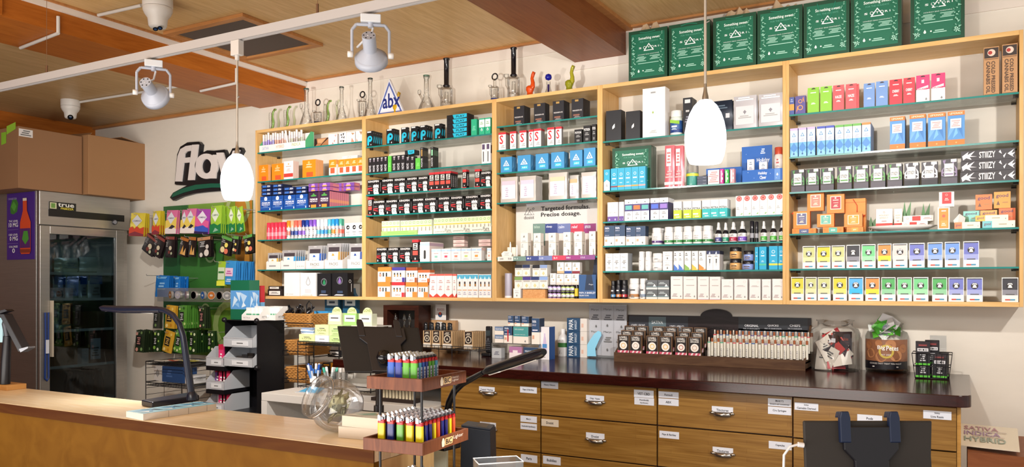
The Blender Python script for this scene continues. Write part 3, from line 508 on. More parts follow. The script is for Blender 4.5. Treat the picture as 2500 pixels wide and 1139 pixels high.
 'abxs': ('carton', 'box', 'slim light blue carton with coloured top', '#5f9fd6', 'r 0 0 1 .55 #6fb0dc;p #8ac4e4 0 0 .4 .3 1 .1 1 0;p #4f8acc 0 .3 .5 .5 1 .3 .5 .15;r 0 .5 1 .92 #e9eaf0;r 0 .92 1 1 %C;p #3a8ac0 .5 .84 .24 .7 .76 .7;p #e9eaf0 .5 .8 .36 .72 .64 .72;l #a9b0c4 .2 .52 .8 .64 3;d #2f5a9a .5 .1 .14', 'r 0 0 1 1 #3f84c8;r .7 0 1 1 #e8e4ea'),
 'lemon': ('carton', 'box', 'large blue and orange drink mix box', '#4f8fcc', 'p #6fa8dc 0 .2 .4 .5 .2 .7;p #3f7abc .9 .2 .6 .5 .8 .8;p #77b4e2 .3 .2 .6 .35 .5 .55;r 0 0 1 .16 #e8792e;r 0 .88 1 1 #e8792e;t #fbe4c8 .12 .91 .88 .97 LEMONADE;r .16 .5 .8 .78 #f4ece4;l #d99 .22 .54 .74 .74 4;e .5 .07 .05 #f6b070', 'r 0 0 1 1 #2f5a94;r 0 .88 1 1 #c9601e'),
 'stii': ('window_carton', 'box', 'leaf patterned vape carton', '#37323a', '', 'r 0 0 1 1 #221f26'),
 'stlay': ('carton', 'box', 'long black starter kit box with white leaves', '#2a252b', 'p #f2eef0 .02 .5 .14 .9 .12 .6 .26 .95 .18 .5 .3 .4 .16 .4 .2 .1 .1 .3 .04 .1;t #f4f0ee .34 .22 .64 .84 STIIIZY;p #f2eef0 .7 .7 .76 .5 .73 .9;p #f2eef0 .78 .3 .84 .6 .8 .1;p #f2eef0 .86 .5 .98 .9 .93 .5 1 .6 .95 .3 .98 .1 .9 .35', ''),
 'camo': ('gift_carton', 'box', 'orange gift carton with label', '#ec8428', 'r .2 .2 .82 .9 #f6e4d0;r .24 .24 .78 .86 %C;l #f6e4d0 .34 .65 .68 .73 1;n #f6e4d0 .38 .52 .66 .58 %W;l #f6e4d0 .36 .32 .66 .46 3;e .5 .8 .05 #fff', 'r 0 0 1 1 #c9641c'),
 'olay': ('carton', 'box', 'orange box laid flat', '#ec8428', 'r .3 .05 .7 .9 %C;t #fff .4 .3 .6 .6 %W;o .1 .5 .05 #c9641c;o .85 .5 .05 #c9641c', ''),
 'holi': ('carton', 'box', 'cream card box with red base', '#f1e6da', 'r .0 .08 1 .24 #cf4038;n #987 .2 .62 .8 .7 HOLIDAY;n #987 .25 .48 .75 .56 %W;r .0 .0 .02 1 #a08070;l #b99 .35 .3 .65 .4 1;o .5 .82 .06 #b99', 'r 0 0 1 1 #b9a898'),
 'hlay': ('carton', 'box', 'white slim box with red label', '#f1ebe4', 'r .3 .1 .58 .9 #cf3a34;o .15 .5 .04 #c98;l #b99 .66 .3 .95 .7 2', ''),
 'peri': ('carton', 'box', 'orange carton in white sleeve', '#f3ece4', 'r .1 .05 .9 .95 #ee8f3c;r .24 .1 .82 .4 #f0a050;e .5 .6 .14 #d9604a;l #fbe4c8 .3 .15 .7 .3 2;l #fff .3 .79 .7 .87 1', ''),
 'redsl': ('carton', 'box', 'white sleeve carton with red centre', '#f3eeea', 'r .2 .2 .82 .98 #cf3a3c;o .5 .8 .08 #f0c0b8;l #f0c0b8 .36 .4 .66 .6 2', ''),
 'good': ('carton', 'box', 'candy box printed good', '%C', 't #5a4a66 .12 .6 .86 .88 good;p #7a5a4a .14 .2 .25 .46 .36 .2;l #b98a5a .5 .3 .85 .4 1', 'r 0 0 1 1 #b05a34'),
 'goodlay': ('carton', 'box', 'long white candy box with coloured end', '#ece6d2', 'r 0 0 .3 1 %C;t #7a5a6a .05 .25 .26 .8 good;l #b9b09a .5 .35 .75 .65 1;d #777 .92 .35 .02', ''),
 'phone': ('carton', 'box', 'white edged vape box', '#f3f1ef', '', 'r 0 0 1 1 #dddcdc'),
}
NAMES = {}
for nm_, ks in {'gummy_box': 'orange orangew osmall olay camo', 'preroll_box': 'blue purple purplelay', 'flat_preroll_box': 'navylay', 'vaporizer_box': 'appbox appdrop blkgreen blkpurp ostrich blkslide slotbox', 'vape_pod_box': 'pcyan play stii', 'green_box': 'green greenw lime', 'vape_battery_box': 'nove novetall mintall bwslim', 'cartridge_box': 'king kingred', 'leaf_cartridge_box': 'leafpk', 'edible_box': 'pinkpk pinklay tea jarbox', 'windowed_cartridge_box': 'owin ofull redrib bluewin', 'concentrate_box': 'reserve sred potion tri', 'dose_pen_box': 'slimdose', 'tincture_box': 'vet hum rose papa dropico', 'tin_box': 'petra', 'balm_box': 'grey sqwhite mary care', 'bath_soak_box': 'elf elf2', 'sleep_aid_box': 'teal tealw cyanbox', 'gift_box': 'redbox bigwhite', 'small_box': 'litbox sticky hcbox glow seed', 'slim_vape_box': 'abxs', 'drink_mix_box': 'lemon', 'oil_box': 'kraft', 'starter_kit_box': 'stlay', 'card_box': 'holi hlay peri redsl', 'candy_box': 'good goodlay', 'telephone_logo_box': 'phone', 'tall_black_pack': 'blkpack'}.items():
    for k_ in ks.split(): NAMES[k_] = nm_
def place(o, x, y, z, label, cat, group, rz=0):
    o.location = (x, y, z); o.rotation_euler.z = rz; o['label'] = label; o['category'] = cat
    if group: o['group'] = group
    if len(label.split()) > 16 or len(label.split()) < 4: print('LABELWORDS', len(label.split()), label)
def row(c, s, spec, y0=.012, lift=0):
    """c cabinet, s shelf; spec lines: kind x0 x1 n h deep thick(mm) [C=..] [W=..] [y=mm setback] [z=px lift] [D=description]"""
    Z = SZ[c][s]
    for ln in spec.strip().split('\n'):
        p = ln.split(); kind = p[0]; x0, x1 = float(p[1]), float(p[2]); n = int(p[3]); hp = float(p[4]); deep = int(p[5]); th = float(p[6])/1000
        op = dict(q.split('=', 1) for q in p[7:]); C = op.get('C', '#888').split(','); Wd = op.get('W', 'X').split(','); yy = CF+float(op.get('y', y0*1000))/1000
        desc = op.get('D', '').replace('_', ' '); zl = Z+(hpx((x0+x1)/2, float(op['z']), yy) if 'z' in op else 0); rz = math.radians(float(op.get('r', 0)))
        X0, X1 = pxX(x0, yy), pxX(x1, yy); step = (X1-X0)/n; W = step*float(op.get('g', .965)); H = hpx((x0+x1)/2, hp, yy)
        nm, cat, dsc, body, fr = K[kind][:5]; nm = NAMES.get(kind, nm); sd = K[kind][5] if len(K[kind]) > 5 else ''; shp = K[kind][6] if len(K[kind]) > 6 else 't' if nm == 'capped_tube' else 'c'
        for i in range(n):
            Ci, Wi = C[i % len(C)], Wd[i % len(Wd)].replace('_', ' ')
            if kind == 'stii': Kk = (nm, cat, dsc, body, STII('#55505a' if Ci != '#eee' else '#2a262c', Ci), sd)
            elif kind == 'phone': a, b = Ci.split('/'); Kk = (nm, cat, dsc, body, PHONE(a, b), sd)
            else: Kk = (nm, cat, dsc, body.replace('%C', Ci).replace('%W', Wi), fr.replace('%C', Ci).replace('%W', Wi), sd.replace('%C', Ci))
            dd = desc.split('|')[i % len(desc.split('|'))] if desc else dsc
            for j in range(deep):
                key = (kind, Ci, Wi, round(W, 4), round(H, 4), th)
                if key not in MESH: MESH[key] = SHAPE[shp](Kk, W, H, th).mesh(nm)
                o = bpy.data.objects.new(nm, MESH[key]); COL.objects.link(o)
                kk = (c, s, dd); 
                if j == 0: CNT[kk] = CNT.get(kk, 0)+1
                q = (od(CNT[kk])+' from left, ')
                lab = dd+', '+q+('' if j == 0 else od(j)+' behind, ')+shelf_name(c, s)
                LAB.append([o, dd, kk, CNT[kk], j, c, s])
                place(o, X0+step*(i+.5)+float(op.get('dx', 0))*j/1000, yy+j*th*1.06, zl, lab, cat, K[kind][2]+'s on '+shelf_name(c, s), rz)
LAB = []
row(0, 1, '''orange 632 655 1 40 3 8
orange 663 692 1 40 2 8
orangew 693 716 1 44 5 10 D=white_flat_pack_with_red_band
orange 738 771 1 43 7 10
osmall 803 821 1 38 2 20
osmall 826 888 4 37 1 30 C=#d45a3a''')
row(0, 2, '''blue 635 692 2 35 2 20 D=dark_royal_blue_pre-roll_box
blue 693 751 2 35 2 20 D=bright_royal_blue_pre-roll_box
purple 753 805 2 38 9 20
navylay 638 663 1 8 1 90 z=37
navylay 638 663 1 8 1 90 z=46
navylay 638 663 1 8 1 90 z=55
navylay 665 690 1 8 1 90 z=37
navylay 665 690 1 8 1 90 z=46
navylay 665 690 1 8 1 90 z=55
navylay 692 719 1 8 1 90 z=37
navylay 692 719 1 8 1 90 z=46
navylay 721 750 1 8 1 90 z=37
navylay 721 750 1 8 1 90 z=46
purplelay 753 776 1 9 1 150 z=40
purplelay 753 776 1 9 1 150 z=50
purplelay 779 806 1 9 1 150 z=40
purplelay 779 806 1 9 1 150 z=50
purplelay 809 834 1 9 1 60 z=41 y=100
purplelay 809 834 1 9 1 60 z=51 y=100
purplelay 836 865 1 9 1 60 z=42 y=120
purplelay 836 865 1 9 1 60 z=52 y=120''')
row(0, 3, '''redtube 648 694 5 42 2 13 t=1
ostrich 842 888 3 33 2 25''')
VC = '#e88a2a #f0b090 #ea6a5a #e87a6a #1d2f7a #2848a0 #7a52b8 #8a5ac8 #c9d4e4 #e6e9ef #eef0f2 #5ab4d0 #2f9ad8 #2a8ad0 #50a890'.split()
VN = 'orange|pale orange|coral|salmon|navy|royal blue|purple|violet|silver|pale grey|white|aqua|azure|sky blue|sea green'.split('|')
K['vape'] = ('capped_tube', 'tube', 'vape tube', '%C', '')
for i in range(15):
    K['vape'] = ('capped_tube', 'tube', VN[i]+' capped vape tube', '%s,%s,%s' % ('#b9b4b8' if i % 3 else '#d9d4d0', VC[i], VC[(i+3) % 15]), 'l #666 .2 .1 .8 .5 4')
    row(0, 3, 'vape %g %g 1 45 2 14 C=%s' % (697+i*9.1, 697+i*9.1+8.6, VC[i]))
row(0, 5, '''blkslide 653 690 1 16 1 60
blkslide 655 686 1 8 1 50 z=16 D=dark_brown_box_laid_on_another
appbox 693 732 1 57 1 60
appdrop 733 772 1 57 1 60
blkgreen 774 808 1 56 1 60
blkpurp 810 849 1 57 1 60''')
row(1, 0, '''pcyan 895 911 1 38 5 18
pcyan 943 962 1 38 3 18
pcyan 979 995 1 38 1 20
pcyan 1003 1019 1 38 2 20
pcyan 1025 1042 1 38 3 20
pcyan 1060 1078 1 38 2 20
play 1090 1143 1 11 1 70
play 1090 1143 1 11 1 70 z=11.3
play 1090 1143 1 11 1 70 z=22.6
play 1090 1143 1 11 1 70 z=33.9
play 1090 1143 1 11 1 70 z=45.2
green 1150 1164 1 40 2 20
greenw 1169 1198 2 40 2 20 g=.9''')
row(1, 1, '''nove 899 946 5 39 1 30
lime 947 955 1 39 1 20
nove 957 989 3 39 1 30
play 988 1013 1 11 1 50 z=38 D=grey_box_laid_on_slim_boxes
nove 990 1012 2 34 1 30
lime 1014 1027 1 28 1 20
novetall 1026 1034 1 53 4 12
mintall 1051 1059 1 52 4 12
bwslim 1176 1198 2 50 1 20''')
row(1, 2, '''king 897 927 1 36 2 20
king 932 961 1 36 2 20
king 962 990 1 36 2 20
king 993 1019 1 36 2 20
king 1021 1045 1 36 2 20
kingred 1047 1101 4 44 4 18
kingred 1129 1139 1 45 1 30
kingred 1159 1172 1 44 1 20
king 1174 1199 1 38 2 20''')
row(1, 3, '''kingred 898 909 1 44 1 20
king 911 940 1 36 2 20
king 942 971 1 36 2 20
king 973 1002 1 36 2 20
king 1007 1035 1 36 2 20
king 1036 1065 1 36 2 20
king 1070 1098 1 36 2 20
king 1100 1130 1 36 2 20
king 1136 1168 1 36 2 20
king 1172 1199 1 37 2 20''')
row(1, 4, '''leafpk 932 976 5 36 1 30 y=16
leafpk 978 1054 8 36 1 30 y=16
leafpk 1059 1198 15 39 1 30 y=16''')
row(1, 5, '''king 919 945 1 36 1 20
king 947 973 1 36 1 20
king 976 1003 1 36 1 20
kingred 1006 1022 1 54 1 22
slotbox 1025 1049 1 48 1 150
pinkpk 1053 1176 5 31 2 22 C=#8fc8b8,#d9506a,#e8907a,#c8d88a,#f0a04a
pinkpk 1189 1199 1 31 1 20 C=#e8907a
pinklay 1106 1134 1 8 1 40 z=36 y=100
pinklay 1106 1134 1 8 1 40 z=45 y=100
pinklay 1106 1134 1 8 1 40 z=54 y=100
pinklay 1168 1198 1 8 1 40 z=36 y=100
pinklay 1168 1198 1 8 1 40 z=45 y=100''')
row(1, 6, '''ofull 922 953 1 36 1 50
owin 956 988 1 36 1 50 C=#d9343c D=red_cartridge_box_with_green_vials
ofull 990 1019 1 36 1 50
ofull 1020 1045 1 36 1 50
ofull 922 955 1 36 1 50 z=36.4 D=orange_cartridge_box_on_top
owin 957 989 1 36 1 50 z=36.4 C=#4a3f9a D=violet_topped_cartridge_box
owin 991 1019 1 36 1 50 z=36.4 C=#a8542c D=brown_cartridge_box
owin 1020 1050 1 30 1 50 z=36.4 C=#c96a3c D=rust_topped_cartridge_box
redrib 1048 1104 3 57 2 25
redrib 1105 1114 1 57 1 25
bluewin 1116 1167 4 57 1 25
bluewin 1169 1199 3 57 1 25''')
row(2, 0, '''reserve 1254 1280 1 45 4 18
reserve 1303 1331 1 46 3 18
reserve 1349 1377 1 47 4 18
reserve 1395 1424 1 47 5 18''')
row(2, 1, '''sred 1217 1235 1 43 1 45
sred 1245 1260 1 43 1 20
sred 1268 1285 1 43 1 25
sred 1291 1302 1 43 1 25
sred 1303 1321 1 44 1 45
sred 1336 1353 1 44 1 25
sred 1356 1371 1 44 1 20
potion 1402 1421 1 33 2 20
potion 1424 1442 1 40 2 20
potion 1445 1455 1 42 1 20''')
row(2, 2, '''tri 1222 1250 1 38 2 30
tri 1263 1296 1 39 2 30
tri 1307 1339 1 39 2 30
tri 1345 1378 1 40 2 30
tri 1391 1422 1 41 1 30
tri 1425 1454 1 44 1 30''')
row(2, 3, '''foil 1221 1263 1 62 2 12 C=#ecc0cf
foil 1267 1308 1 62 7 12 C=#e9c4d6
foil 1338 1384 1 66 2 14 C=#f0c4a4 D=silver_pouch_with_peach_label
foil 1388 1412 1 60 3 12 C=#d0b48a y=60 D=bronze_foil_pouch_seen_edge-on
foil 1418 1455 1 63 2 12 C=#c9d4ea D=silver_pouch_with_pale_blue_label''')
row(2, 4, '''slimdose 1271 1289 1 60 1 40 W=bliss y=22
slimdose 1302 1320 1 59 1 40 W=sleep y=22
slimdose 1339 1357 1 59 1 40 W=calm y=22
slimdose 1375 1393 1 60 1 40 W=relief y=22
slimdose 1402 1421 1 61 1 40 W=arouse y=22
slimdose 1438 1454 1 61 1 40 W=passion y=22''')
row(2, 5, '''jarbox 1256 1337 4 29 1 50 C=#7fa05a,#4a3a8a,#2c3c70,#8aa8dc z=23
jarbox 1257 1294 2 28 1 50 C=#1c1c24,#26345c z=53
jarbox 1300 1336 2 28 1 50 C=#1c1c24,#8aa0cc z=53
sqwhite 1253 1271 1 23 1 30
tea 1343 1357 1 28 1 30 C=#d9d4d4 z=33
tea 1358 1414 3 27 1 30 C=#e8d0c4 z=33
tea 1360 1377 1 27 1 30 C=#d9b48a z=61 D=cream_carton_with_tan_base
tea 1378 1396 1 27 1 30 C=#2f4f9a z=61 D=cream_carton_with_blue_base
tea 1397 1416 1 27 1 30 C=#8a2a3a z=61 D=cream_carton_with_crimson_base
canp 1336 1367 3 16 1 20 C=#c9a8e0
canp 1336 1367 3 16 1 20 C=#b9a0d8 z=16.5
canp 1368 1400 3 16 1 20 C=#b4cc6a D=small_green_striped_can
canp 1368 1400 3 16 1 20 C=#b4cc6a z=16.5 D=small_green_striped_can''')
row(3, 0, '''redbox 1479 1517 1 74 1 60
redbox 1527 1563 1 68 1 60
bigwhite 1568 1625 1 120 1 70
powder 1631 1664 1 61 1 60
blkpack 1667 1690 1 88 2 40
blkpouch 1738 1787 1 74 2 25
silver 1790 1847 1 80 3 16
silver 1851 1912 1 80 4 16''')
row(3, 1, '''tealw 1474 1489 1 52 1 30
teal 1491 1576 5 54 1 30 C=#8a3040,#e0a050,#f0b0a0,#e8a040,#f0a0a0
pinkpouch 1622 1646 1 102 2 20
pinkpouch 1646 1667 1 100 2 20
litbox 1728 1756 1 35 1 30
sticky 1758 1766 1 36 1 30 C=#e03a9a D=slim_pink_carton
sticky 1770 1779 1 34 1 30 C=#3ac04a D=slim_green_carton
sticky 1782 1793 1 35 1 30 C=#e8a0a8 D=slim_rose_carton
redcan 1887 1911 1 70 1 40 z=16 y=80
hcbox 1824 1841 1 36 1 18 z=22 y=60
hcbox 1853 1873 1 28 1 22 z=22 y=60''')
row(3, 2, '''vet 1483 1509 1 47 2 30
vet 1511 1523 1 47 1 30
hum 1525 1585 3 52 2 25 C=#5fb4b0,#e8753a,#5fb4b0
hum 1588 1631 2 53 4 25 C=#4a6ad8,#9a7ad0
petra 1644 1664 1 42 2 12 C=#c0d22e D=lime_mint_tin_carton
petra 1668 1689 1 42 2 12 C=#c0d22e D=lime_mint_tin_carton
petra 1690 1711 1 42 2 12 C=#c0d22e D=lime_mint_tin_carton
petra 1714 1776 3 43 6 10 C=#34bdc0 D=aqua_mint_tin_carton
rose 1796 1914 6 50 1 40''')
row(3, 3, '''papa 1475 1526 2 49 1 50
papa 1528 1576 2 46 1 50
pill 1587 1613 1 41 3 50 C=#5a3a7a D=white_pill_bottle_with_purple_band
pill 1618 1736 5 43 2 26 C=#3f8a4a D=white_pill_bottle_with_green_band
drop 1744 1759 1 51 2 16 C=#4a4a8a W=5:1 D=dark_dropper_bottle_with_navy_label
drop 1762 1776 1 50 2 16 C=#2f9a7a W=1:1 D=dark_dropper_bottle_with_green_label
drop 1778 1797 1 51 2 18 C=#b02a4a W=18:1 D=dark_dropper_bottle_with_crimson_label
drop 1799 1820 1 53 2 18 C=#7a52c0 W=9:1 D=dark_dropper_bottle_with_violet_label
blkvial 1829 1840 1 52 2 14
blkvial 1842 1850 1 50 2 14
drop 1855 1870 1 51 2 16 C=#5ab44a W=20:1 D=dark_dropper_bottle_with_light_green_label
drop 1878 1894 1 52 2 16 C=#5ab44a W=2:1 D=dark_dropper_bottle_with_light_green_label
drop 1900 1914 1 53 2 16 C=#5ab44a W=1:1 D=dark_dropper_bottle_with_light_green_label''')
row(3, 4, '''mary 1478 1533 3 43 4 16
marypill 1557 1571 1 47 2 18
marypill 1573 1587 1 47 2 18
maryjar 1589 1616 1 20 1 26
maryjar 1589 1616 1 22 1 26 z=20.5 D=white_jar_stacked_on_another_jar
sqwhite 1618 1641 1 24 1 25
sqwhite 1618 1641 1 22 1 25 z=24.3 D=square_white_carton_on_top
care 1645 1669 2 47 2 20 C=#4a7ad0 D=white_carton_with_blue_corner
care 1671 1687 1 47 2 20 C=#8ab45a D=white_carton_with_green_corner
care 1689 1704 1 47 2 20 C=#e0c04a D=white_carton_with_yellow_corner
care 1706 1723 1 47 2 20 C=#ec9040 D=white_carton_with_orange_corner
dropico 1725 1757 2 47 4 18
amber 1778 1805 1 27 2 28 C=#d9a86a D=black_lidded_amber_jar
amber 1778 1805 1 28 2 28 C=#d9a86a z=27.5 D=amber_jar_stacked_on_top
amber 1808 1838 1 22 1 28 C=#8aa0dc D=black_lidded_blue_jar
amber 1812 1838 1 24 1 28 C=#8aa0dc z=22.5 D=blue_jar_stacked_on_top
cyanbox 1843 1851 1 55 1 30 C=#17a6d2
cyanbox 1853 1871 1 56 2 30 C=#4fbfa0
cyanbox 1877 1899 1 57 2 30 C=#e8d84a
cyanbox 1900 1914 1 57 2 30 C=#e8d84a''')
row(3, 5, '''blkbot 1489 1501 1 44 2 18 C=#5a9ad0
blkbot 1502 1514 1 46 2 18 C=#e08a4a
blkbot 1515 1528 1 46 2 18 C=#c03a4a
wbot 1531 1558 1 50 1 30 C=#b07a48
wbot 1559 1575 1 50 2 24 C=#8a9ab0
grey 1577 1634 2 23 1 50
grey 1577 1634 2 23 1 50 z=23.5 D=grey_balm_carton_on_top_row
elf 1637 1667 1 56 2 40 C=#f0b8ac
elf 1668 1701 1 56 2 40 C=#f0b8ac
elf 1703 1731 1 56 2 40 C=#c4b8e0
elf 1732 1759 1 56 2 40 C=#c4b8e0
elf2 1761 1790 1 50 1 40
elf2 1792 1825 1 51 2 40
elf2 1829 1857 1 51 2 40
elf2 1860 1882 1 51 2 40
elf2 1885 1914 1 52 2 40''')
row(4, 0, '''glow 1927 1939 1 43 1 30
seed 1941 1967 1 44 1 25
hang 1971 2000 1 62 1 16 C=#8ac43a W=_ D=lime_hang_tab_vape_carton
hang 2002 2031 1 62 1 16 C=#8ac43a W=_ D=lime_hang_tab_vape_carton
hang 2033 2061 1 62 1 16 C=#e2565c W=HAZE D=coral_hang_tab_vape_carton
hang 2064 2092 1 62 2 16 C=#e2565c W=HAZE dx=8 D=coral_hang_tab_vape_carton
hang 2108 2136 1 59 1 16 C=#6f94cc W=_ D=blue_hang_tab_vape_carton
hang 2138 2168 1 61 1 16 C=#6f94cc W=_ D=blue_hang_tab_vape_carton
hang 2171 2203 1 62 1 18 C=#dc3040 W=CHERRY D=red_hang_tab_vape_carton
hang 2205 2234 1 63 1 18 C=#dc3a48 W=CHERRY D=red_hang_tab_vape_carton
bal 2236 2270 1 66 1 20
bal 2273 2308 1 67 2 20
kraft 2401 2440 1 117 2 40
kraft 2446 2485 1 120 2 40''')
row(4, 1, '''abxs 1928 1991 3 70 1 30 C=#c8b0dc g=.9 D=slim_blue_carton_with_lilac_top
abxs 1994 2037 2 70 1 30 C=#4a5ab8 g=.93 D=slim_blue_carton_with_navy_top
abxs 2039 2103 3 70 1 30 C=#6aae54 g=.95 D=slim_blue_carton_with_green_top
abxs 2104 2126 1 71 5 30 C=#ec8a4a D=slim_blue_carton_with_orange_top
lemon 2172 2210 1 79 2 45
lemon 2220 2261 1 81 1 45
lemon 2265 2309 1 81 1 45
lemon 2313 2356 1 82 1 45''')
row(4, 2, '''stii 1931 1965 1 54 1 30 C=#4f8a50 D=green_leaf_patterned_vape_carton
stii 1967 2000 1 54 1 30 C=#4f8a50 D=green_leaf_patterned_vape_carton
stii 2003 2036 1 54 1 30 C=#4f8a50 D=green_leaf_patterned_vape_carton
stii 2043 2080 1 56 1 30 C=#5f9a54 D=green_leaf_patterned_vape_carton
stii 2084 2121 1 56 1 30 C=#5f9a54 D=green_leaf_patterned_vape_carton
stii 2125 2162 1 56 2 30 C=#5f9a54 D=green_leaf_patterned_vape_carton
stii 2166 2203 1 56 2 30 C=#5f9a54 D=green_leaf_patterned_vape_carton
stii 2207 2244 1 56 2 30 C=#eee D=white_leaf_patterned_vape_carton
stii 2249 2290 1 56 2 30 C=#eee D=white_leaf_patterned_vape_carton
stii 2297 2338 1 60 2 30 C=#8a7a9a D=grey_leaf_patterned_vape_carton
stlay 2342 2482 1 26 1 60
stlay 2343 2482 1 26 1 60 z=26.5
stlay 2344 2481 1 25 1 60 z=53''')
row(4, 3, '''olay 1933 1993 1 12 1 60 C=#55608a W=CALM
olay 2008 2060 1 14 1 60 C=#5fb4a0 W=GOOD
olay 2066 2108 1 12 1 60 C=#f0a040 W=JOY
camo 1936 1978 1 42 1 30 C=#6a6a90 W=CALM D=orange_gift_carton_with_violet_label z=12.5
camo 1994 2037 1 32 1 30 C=#6ab8a8 W=RELAX D=orange_gift_carton_with_mint_label z=14.5
camo 2060 2106 1 32 1 30 C=#f0a038 W=SUBTLE D=orange_gift_carton_with_amber_label z=12.5
camo 1970 2012 1 44 1 30 C=#dc8a78 W=CONNECT D=orange_gift_carton_with_salmon_label z=55 y=30
camo 2018 2062 1 46 1 30 C=#b83a44 W=CHARGE D=orange_gift_carton_with_crimson_label z=48 y=30
peri 2289 2319 1 54 1 35
redsl 2292 2330 1 36 1 35 z=55
goodlay 2329 2394 1 16 1 50 C=#e88a5a D=long_white_candy_box_with_coral_end
goodlay 2397 2480 1 17 1 50 C=#7ac4cc D=long_white_candy_box_with_aqua_end
goodlay 2380 2463 1 14 1 40 C=#f0b85a z=17.5 y=24 D=long_white_candy_box_with_yellow_end
good 2351 2391 1 27 1 26 C=#8accc4 z=17.5 y=70 D=aqua_candy_box_printed_good
good 2393 2435 1 27 1 26 C=#f0a860 z=18 y=70 D=lower_peach_candy_box_printed_good
good 2438 2480 1 31 1 26 C=#e8784a z=18 y=70 D=lower_coral_candy_box_printed_good
good 2381 2423 1 37 1 26 C=#ee8048 z=47 y=70 D=upper_coral_candy_box_printed_good
good 2426 2468 1 40 1 26 C=#f0a04a z=49.5 y=70 D=upper_amber_candy_box_printed_good''')
PH = dict(li=('#b9c46a/#dde0a0', 'pale lime'), ye=('#d4cc3a/#e4dc7a', 'yellow'), pa=('#c8cc8a/#dadcaa', 'pale olive'), bk=('#34343c/#8a8a94', 'black'), gr=('#74cc8a/#a0dcae', 'mint green'), og=('#ee9048/#ecd83a', 'orange and yellow'), pk=('#e0cdc8/#e4d8d4', 'pale pink'), bl=('#7078c4/#a0a8dc', 'periwinkle blue'), sk=('#6f9ae0/#9ab4e8', 'sky blue'), dg=('#54ac60/#90cca0', 'green'), bt=('#58b0f0/#30b8f8', 'electric blue'))
def phones(s, lst):
    for cc, a, b, h in lst: row(4, s, 'phone %g %g 1 %g 1 30 C=%s D=%s_telephone_logo_vape_box' % (a, b, h, PH[cc][0], PH[cc][1].replace(' ', '_')))
phones(4, [('pa', 1959, 1991, 55), ('ye', 1994, 2028, 55), ('pa', 2030, 2063, 56), ('bk', 2066, 2100, 57), ('gr', 2103, 2138, 58), ('og', 2142, 2177, 59), ('pk', 2179, 2216, 59), ('bl', 2219, 2258, 60), ('sk', 2264, 2302, 61), ('sk', 2306, 2344, 62), ('bl', 2351, 2391, 63)])
phones(5, [('ye', 1931, 1963, 57), ('pa', 1966, 1994, 57), ('pa', 1996, 2028, 57), ('ye', 2033, 2068, 58), ('bt', 2071, 2108, 58), ('og', 2112, 2148, 58), ('dg', 2151, 2187, 58), ('gr', 2190, 2227, 58), ('gr', 2229, 2267, 59), ('dg', 2275, 2313, 59), ('bl', 2315, 2354, 59), ('bl', 2359, 2400, 59), ('bk', 2445, 2487, 60)])
# ================================================================ DISPLAYS AND ODD THINGS IN THE CABINETS
def one(mb, name, loc, label, cat, group=None, rz=0, bevel=0, parent=None):
    o = mb.build(name, parent, loc, bevel); o.rotation_euler.z = rz
    if parent is None: tag(o, label, cat, group)
    return o
def tray_mesh(W, D, hf, hb, col, front='', sidecol=None, t=.002, flat=.35):
    mb = MB(); m = M(col, .5); s = M(sidecol or col, .5)
    mb.box(-W/2, 0, 0, W/2, t, hf, m).box(-W/2, t, 0, W/2, D, t, m).box(-W/2, D-t, t, W/2, D, hb, m)
    for sx in (-W/2, W/2-t): mb.prism([(sx, t, t), (sx, D-t, t), (sx, D-t, hb), (sx, D*(1-flat), hb), (sx, t, hf)], (t, 0, 0), s)
    if front: mb.decal(front, (-W/2, 0, 0), (W, 0, 0), (0, 0, hf), (0, -.0004, 0))
    return mb
def tray(c, s, x0, x1, hf, hb, D, col, label, front='', sidecol=None, y=.01, cat='display tray', name='display_tray', grp=None):
    Y = CF+y; X0, X1 = pxX(x0, Y), pxX(x1, Y); xm = (x0+x1)/2
    return one(tray_mesh(X1-X0, D, hpx(xm, hf, Y), hpx(xm, hb, Y), col, front, sidecol), name, ((X0+X1)/2, Y, SZ[c][s]), label, cat, grp)
# pre-roll tubes in a white tray, leftmost cabinet top shelf
tray(0, 0, 633, 745, 17, 42, .085, '#efeae6', 'white display tray with green side holding pre-roll tubes on leftmost cabinet top shelf', 'n #7a94d0 .07 .3 .21 .75 SATIVA;n #e8a070 .38 .35 .55 .8 HYBRID;n #a8b870 .72 .4 .9 .85 INDICA', '#5cc48c')
tcols = '#b8a8e0 #b0a0e0 #9a8ad8 #a090d8 #a0a0d8 #e8b098 #e8b098 #d8a090 #e0b0a0 #e8b8a0 #e8d8d0 #d8d8c8 #c8c8b0 #b8a8a0 #c0b8b0 #b8b098 #b8c0a8'.split()
for i, tc_ in enumerate(tcols):
    px = 644+i*5.75; Y = CF+.03+(i % 2)*.022; X = pxX(px, Y); H = hpx(px, 43 + (i % 3)*2, Y); mb = MB(); lean = 0
    T = Matrix.Rotation(math.radians(12), 4, 'Y').inverted() if i == 10 else Matrix.Identity(4)
    if i == 10: H *= 1.12; X += .012
    mb.lathe([(.0075, 0), (.0075, H*.8)], M('#e6dfe2', .25), 12, T=T).lathe([(.008, H*.8), (.008, H*.98), (.006, H)], M('#f1edea', .3), 12, T=T)
    mb.lathe([(.0078, H*.15), (.0078, H*.62)], M(tc_, .4), 12, T=T, caps=False).decal('l #8a7a8a .1 .2 .9 .6 5', (-.005, -.0082, 0), (.01, 0, 0), (0, 0, H), (0, -.0003, 0)) if i != 10 else None
    one(mb, 'preroll_tube', (X, Y, SZ[0][0]+.0025), ('tilted white pre-roll tube sticking up out of' if i == 10 else 'slim white pre-roll tube, '+od(i+1)+' from left in')+' the white tray with green side', 'tube', 'pre-roll tubes in the white tray')
